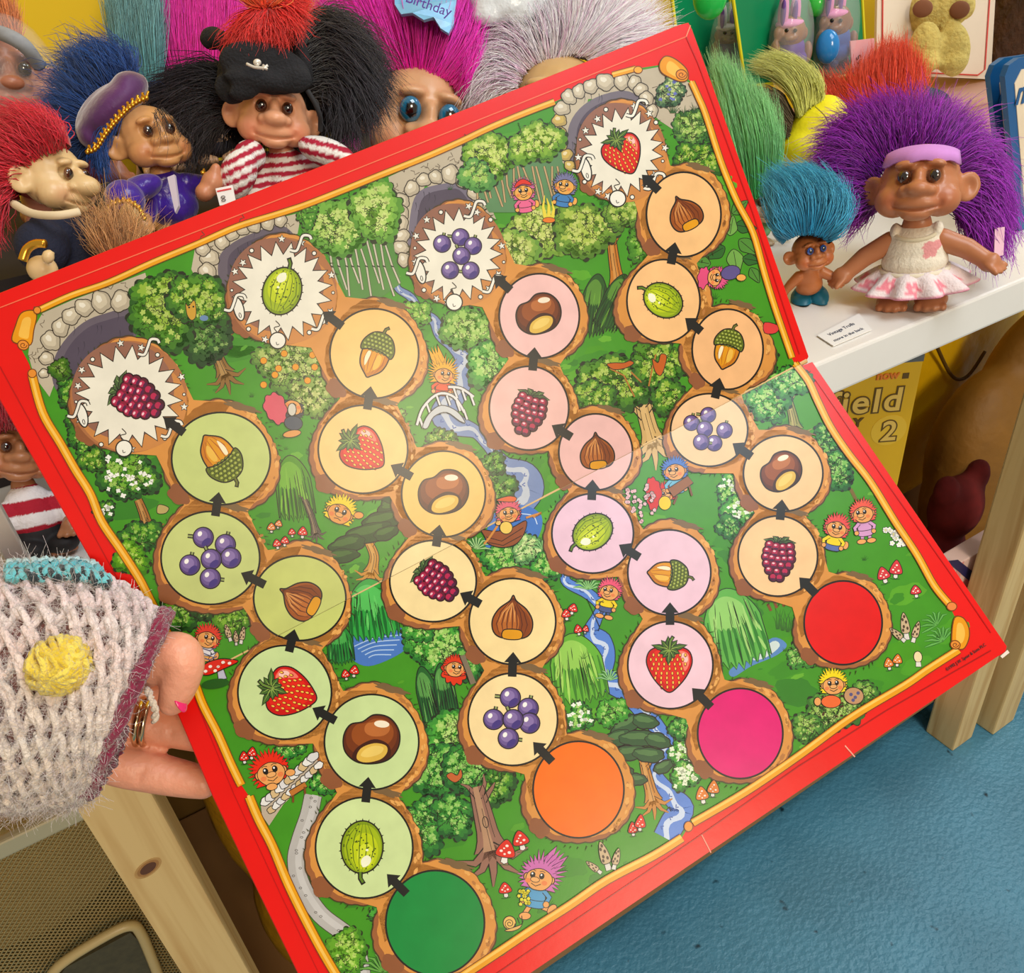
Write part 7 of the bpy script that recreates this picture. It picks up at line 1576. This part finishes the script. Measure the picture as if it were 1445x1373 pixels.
# two stacked rings
rm = MB()
a, b = Vector(on_d(150, 1017, .393)), Vector(on_d(215, 1022, .397)); ax = (b - a).normalized()
for px, r_ in ((199, .0014), (209, .0014)):
    c = Vector(on_d(px, 1017, .3945)); x = ax.orthogonal().normalized(); y = ax.cross(x)
    rm.tube([c + (x * math.cos(t) + y * math.sin(t)) * .0111 for t in np.linspace(0, 2 * PI, 40)[:-1]], r_, closed=True, seg=10)
rm.build('finger_ring', mat('gold_silver', (214, 190, 150), rough=.15, metal=1.0), person)

RG = [((-170, 985), (0, -160), .034), ((-60, 980), (2, -163), .034), ((20, 974), (8, -163), .034), ((92, 970), (24, -160), .033), ((148, 982), (38, -142), .031), ((182, 992), (50, -112), .027)]
DS = .362
RGS = spl([(*c, *h, z) for c, h, z in RG], 10)
def SS(u, v, out=0.0):
    q = min(max(u, 0), 1) * (len(RGS) - 1); i = min(int(q), len(RGS) - 2); f_ = q - i; r = RGS[i] * (1 - f_) + RGS[i + 1] * f_
    k = 1 + out / .045
    return Vector(on_d(r[0] + r[2] * math.cos(v) * k, r[1] + r[3] * math.cos(v) * k, DS - (r[4] * math.sin(v)) * k * (1 if math.sin(v) > 0 else .1)))
NU, NV = 60, 64; V = []; Fc = []
for i in range(NU + 1):
    for j in range(NV): V.append(SS(i / NU, 2 * PI * j / NV, -.0024))
for i in range(NU):
    for j in range(NV): Fc.append((i * NV + j, i * NV + (j + 1) % NV, (i + 1) * NV + (j + 1) % NV, (i + 1) * NV + j))
M_yarn = mat('fuzzy_yarn', attr=True, rough=.95, noise=.08, nscale=400, sheen=.5, bump=.5, bscale=700)
lm = MB(); lm.add(V, Fc, (150, 98, 92)); 
rs = random.Random(3)
def yarn(mb, pts, r, col, strands=2, tw=.55):
    pts = [Vector(p) for p in pts]
    for s_ in range(strands):
        Q = []
        for i, p in enumerate(pts):
            t = (pts[min(i + 1, len(pts) - 1)] - pts[max(i - 1, 0)]).normalized(); a = t.orthogonal().normalized(); b = t.cross(a); ph = i * tw + s_ * 2 * PI / strands
            Q.append(p + (a * math.cos(ph) + b * math.sin(ph)) * r * .55)
        mb.tube(Q, [r * .72 * rs.uniform(.9, 1.1) for _ in Q], col, seg=6)
NROW = 27
for i in range(NROW):
    v0 = 2 * PI * i / NROW
    if math.sin(v0) < -.45: continue
    ph = PI * (i % 2) + rs.uniform(-.25, .25)
    top_teal = .10 < v0 < .42
    pts = []; ncy = 12
    for k in range(ncy * 8 + 1):
        u = .0 + .985 * k / (ncy * 8); w_ = 2 * PI * ncy * u + ph
        vv = v0 + .135 * math.sin(w_) + .01 * math.sin(k * 1.7 + i); uu = u + .011 * math.sin(2 * w_ + .6)
        pts.append(SS(uu, vv, .0008 + .0011 * math.cos(w_ + .4)))
    pk = .5 + .5 * math.sin(v0 * 1.7 + 1.0); c = mixc((250, 230, 212), (252, 218, 224), max(0, 1 - v0 / 2.0)); c = mixc(c, (255, 250, 244), rs.uniform(0, .4))
    yarn(lm, pts, .00205, c)
sleeve = lm.build('sleeve', M_yarn, person, fix=False)
# teal band with dark stitches near the top
tm = MB()
for i, (v0, u1, c) in enumerate(((.30, .66, (90, 190, 202)), (.42, .69, (112, 204, 212)), (.18, .64, (190, 226, 230)))):
    for off in (-.05, .05):
        pts = [SS(.36 + (u1 - .36) * k / 60, v0 + off * math.sin(k * 1.4) + .02 * math.sin(k * .7), .0042 + .0012 * math.cos(k * 1.4)) for k in range(61)]; yarn(tm, pts, .0022, c)
for k in range(9):
    u = .38 + k * .035; pts = [SS(u + .012 * q, .34 + .05 * q + (.05 if k % 2 else 0), .0058 - .001 * (q - 1.5) ** 2) for q in np.linspace(0, 3, 6)]; yarn(tm, pts, .0016, (24, 40, 46))
tm.build('teal_stripe', M_yarn, sleeve, fix=False)
# yellow bobble
bm2 = MB(); bc = Vector(on_d(86, 939, DS - .0345)); br = .0108
bm2.ell(bc, (br * .9, br * .75, br * .95), (206, 168, 20))
for k in range(16):
    a = rs.uniform(0, PI); tl_ = rs.uniform(-.9, .9); ax = Vector((math.cos(a), rs.uniform(-.5, .5), math.sin(a))).normalized(); x = ax.orthogonal().normalized(); y = ax.cross(x); pts = []
    for q in range(26):
        t = 2 * PI * q / 24; rr_ = br * math.sqrt(1 - (tl_ * .7) ** 2); p = ax * br * tl_ * .7 + (x * math.cos(t) + y * math.sin(t)) * rr_ * (1 + .06 * math.sin(q * 2.1)); pts.append(bc + Vector((p.x, p.y * .85, p.z)))
    yarn(bm2, pts, .0019, mixc((232, 196, 40), (250, 224, 90), rs.random()))
bm2.build('bobble', M_yarn, sleeve, fix=False)
# burgundy edging round the opening
em = MB()
for k, (u0, o_) in enumerate(((.985, .004), (1.0, .002), (1.0, .006), (.965, .005), (1.0, -.001))):
    pts = [SS(u0 + .006 * math.sin(j * 1.3), 2 * PI * j / 90, o_ + .001 * math.cos(j * 1.3 + k)) for j in range(91)]; yarn(em, pts, .0024, mixc((112, 8, 48), (150, 16, 66), k / 4))
LB, RB = spl([(148, 1034), (124, 1072), (102, 1114)], 5), spl([(176, 1030), (164, 1070), (134, 1120)], 5)
for k in range(10):
    q = k / 9 * (len(LB) - 1); i_ = min(int(q), len(LB) - 2); a, b = LB[i_] + (LB[i_ + 1] - LB[i_]) * (q - i_), RB[i_] + (RB[i_ + 1] - RB[i_]) * (q - i_)
    pts = [on_d(*(a + (b - a) * j / 14 + np.array([0, 2.2 * math.sin(j * 1.6 + k)])), DS - .022 + .014 * abs(j / 14 - .4) + .010 * k / 9 + .0008 * math.cos(j * 1.6)) for j in range(15)]; yarn(em, pts, .0026, mixc((96, 8, 40), (128, 14, 56), rs.random()))
em.build('cuff_edging', M_yarn, sleeve, fix=False)
ym = MB(); yarn(ym, spl([on_d(208, 972, DS - .015), on_d(214, 988, DS - .017), on_d(219, 1002, DS - .015), on_d(218, 1018, DS - .012)], 6), .0014, (226, 206, 184), 2, .9); ym.build('yarn_end', M_yarn, sleeve, fix=False)
# loose fibres
def fibres(name, pts_nrm, n, ln, rad, cols, parent, seed=4):
    R = np.random.default_rng(seed); P, N = pts_nrm; idx = R.integers(0, len(P), n); B = P[idx] + R.normal(0, .0006, (n, 3)); M_ = 5
    D = N[idx] * .6 + R.normal(0, .9, (n, 3)); D /= np.linalg.norm(D, axis=1, keepdims=True); L = ln * R.uniform(.3, 1.2, (n, 1, 1)); t = np.linspace(0, 1, M_)[None, :, None]
    cu = R.normal(0, 1, (n, 1, 3)); S = B[:, None] + D[:, None] * L * t + cu * L * .5 * t ** 2 + R.normal(0, 1, (n, 1, 3)) * L * .25 * np.sin(t * 5)
    T = np.gradient(S, axis=1); T /= np.linalg.norm(T, axis=2, keepdims=True) + 1e-9; A1 = np.cross(T, np.array([.3, .5, .8])); A1 /= np.linalg.norm(A1, axis=2, keepdims=True) + 1e-9; B1 = np.cross(T, A1)
    V = np.stack([S + rad * (A1 * math.cos(p) + B1 * math.sin(p)) for p in (0, 2.1, 4.2)], 2)
    base = np.arange(n)[:, None, None] * M_ * 3 + np.arange(M_ - 1)[None, :, None] * 3; j = np.arange(3)[None, None, :]; j2 = (j + 1) % 3
    Fc = np.stack([base + j, base + j2, base + 3 + j2, base + 3 + j], 3).reshape(-1, 4)
    C = np.array([lin(c)[:3] for c in cols])[R.integers(0, len(cols), n)]; C = np.repeat(C[:, None], M_ * 3, 1).reshape(-1, 3)
    return link(name, mesh_np(name, V.reshape(-1, 3), Fc, C), M_yarn, parent)
R_ = np.random.default_rng(1); UV = [(R_.random(), R_.uniform(-.35, PI + .35)) for i in range(3500)]
UV = [q for q in UV if not (q[0] > .55 and q[1] < .35)]
P_s = np.array([SS(u, vv, .002) for u, vv in UV]); N_s = np.array([(SS(u, vv, .01) - SS(u, vv, .0)).normalized() for u, vv in UV])
ff_ = fibres('yarn_fuzz', (P_s, N_s), 11000, .0055, .00007, [(246, 234, 228), (240, 220, 220), (250, 242, 236)], sleeve); tag(ff_, kind='stuff')
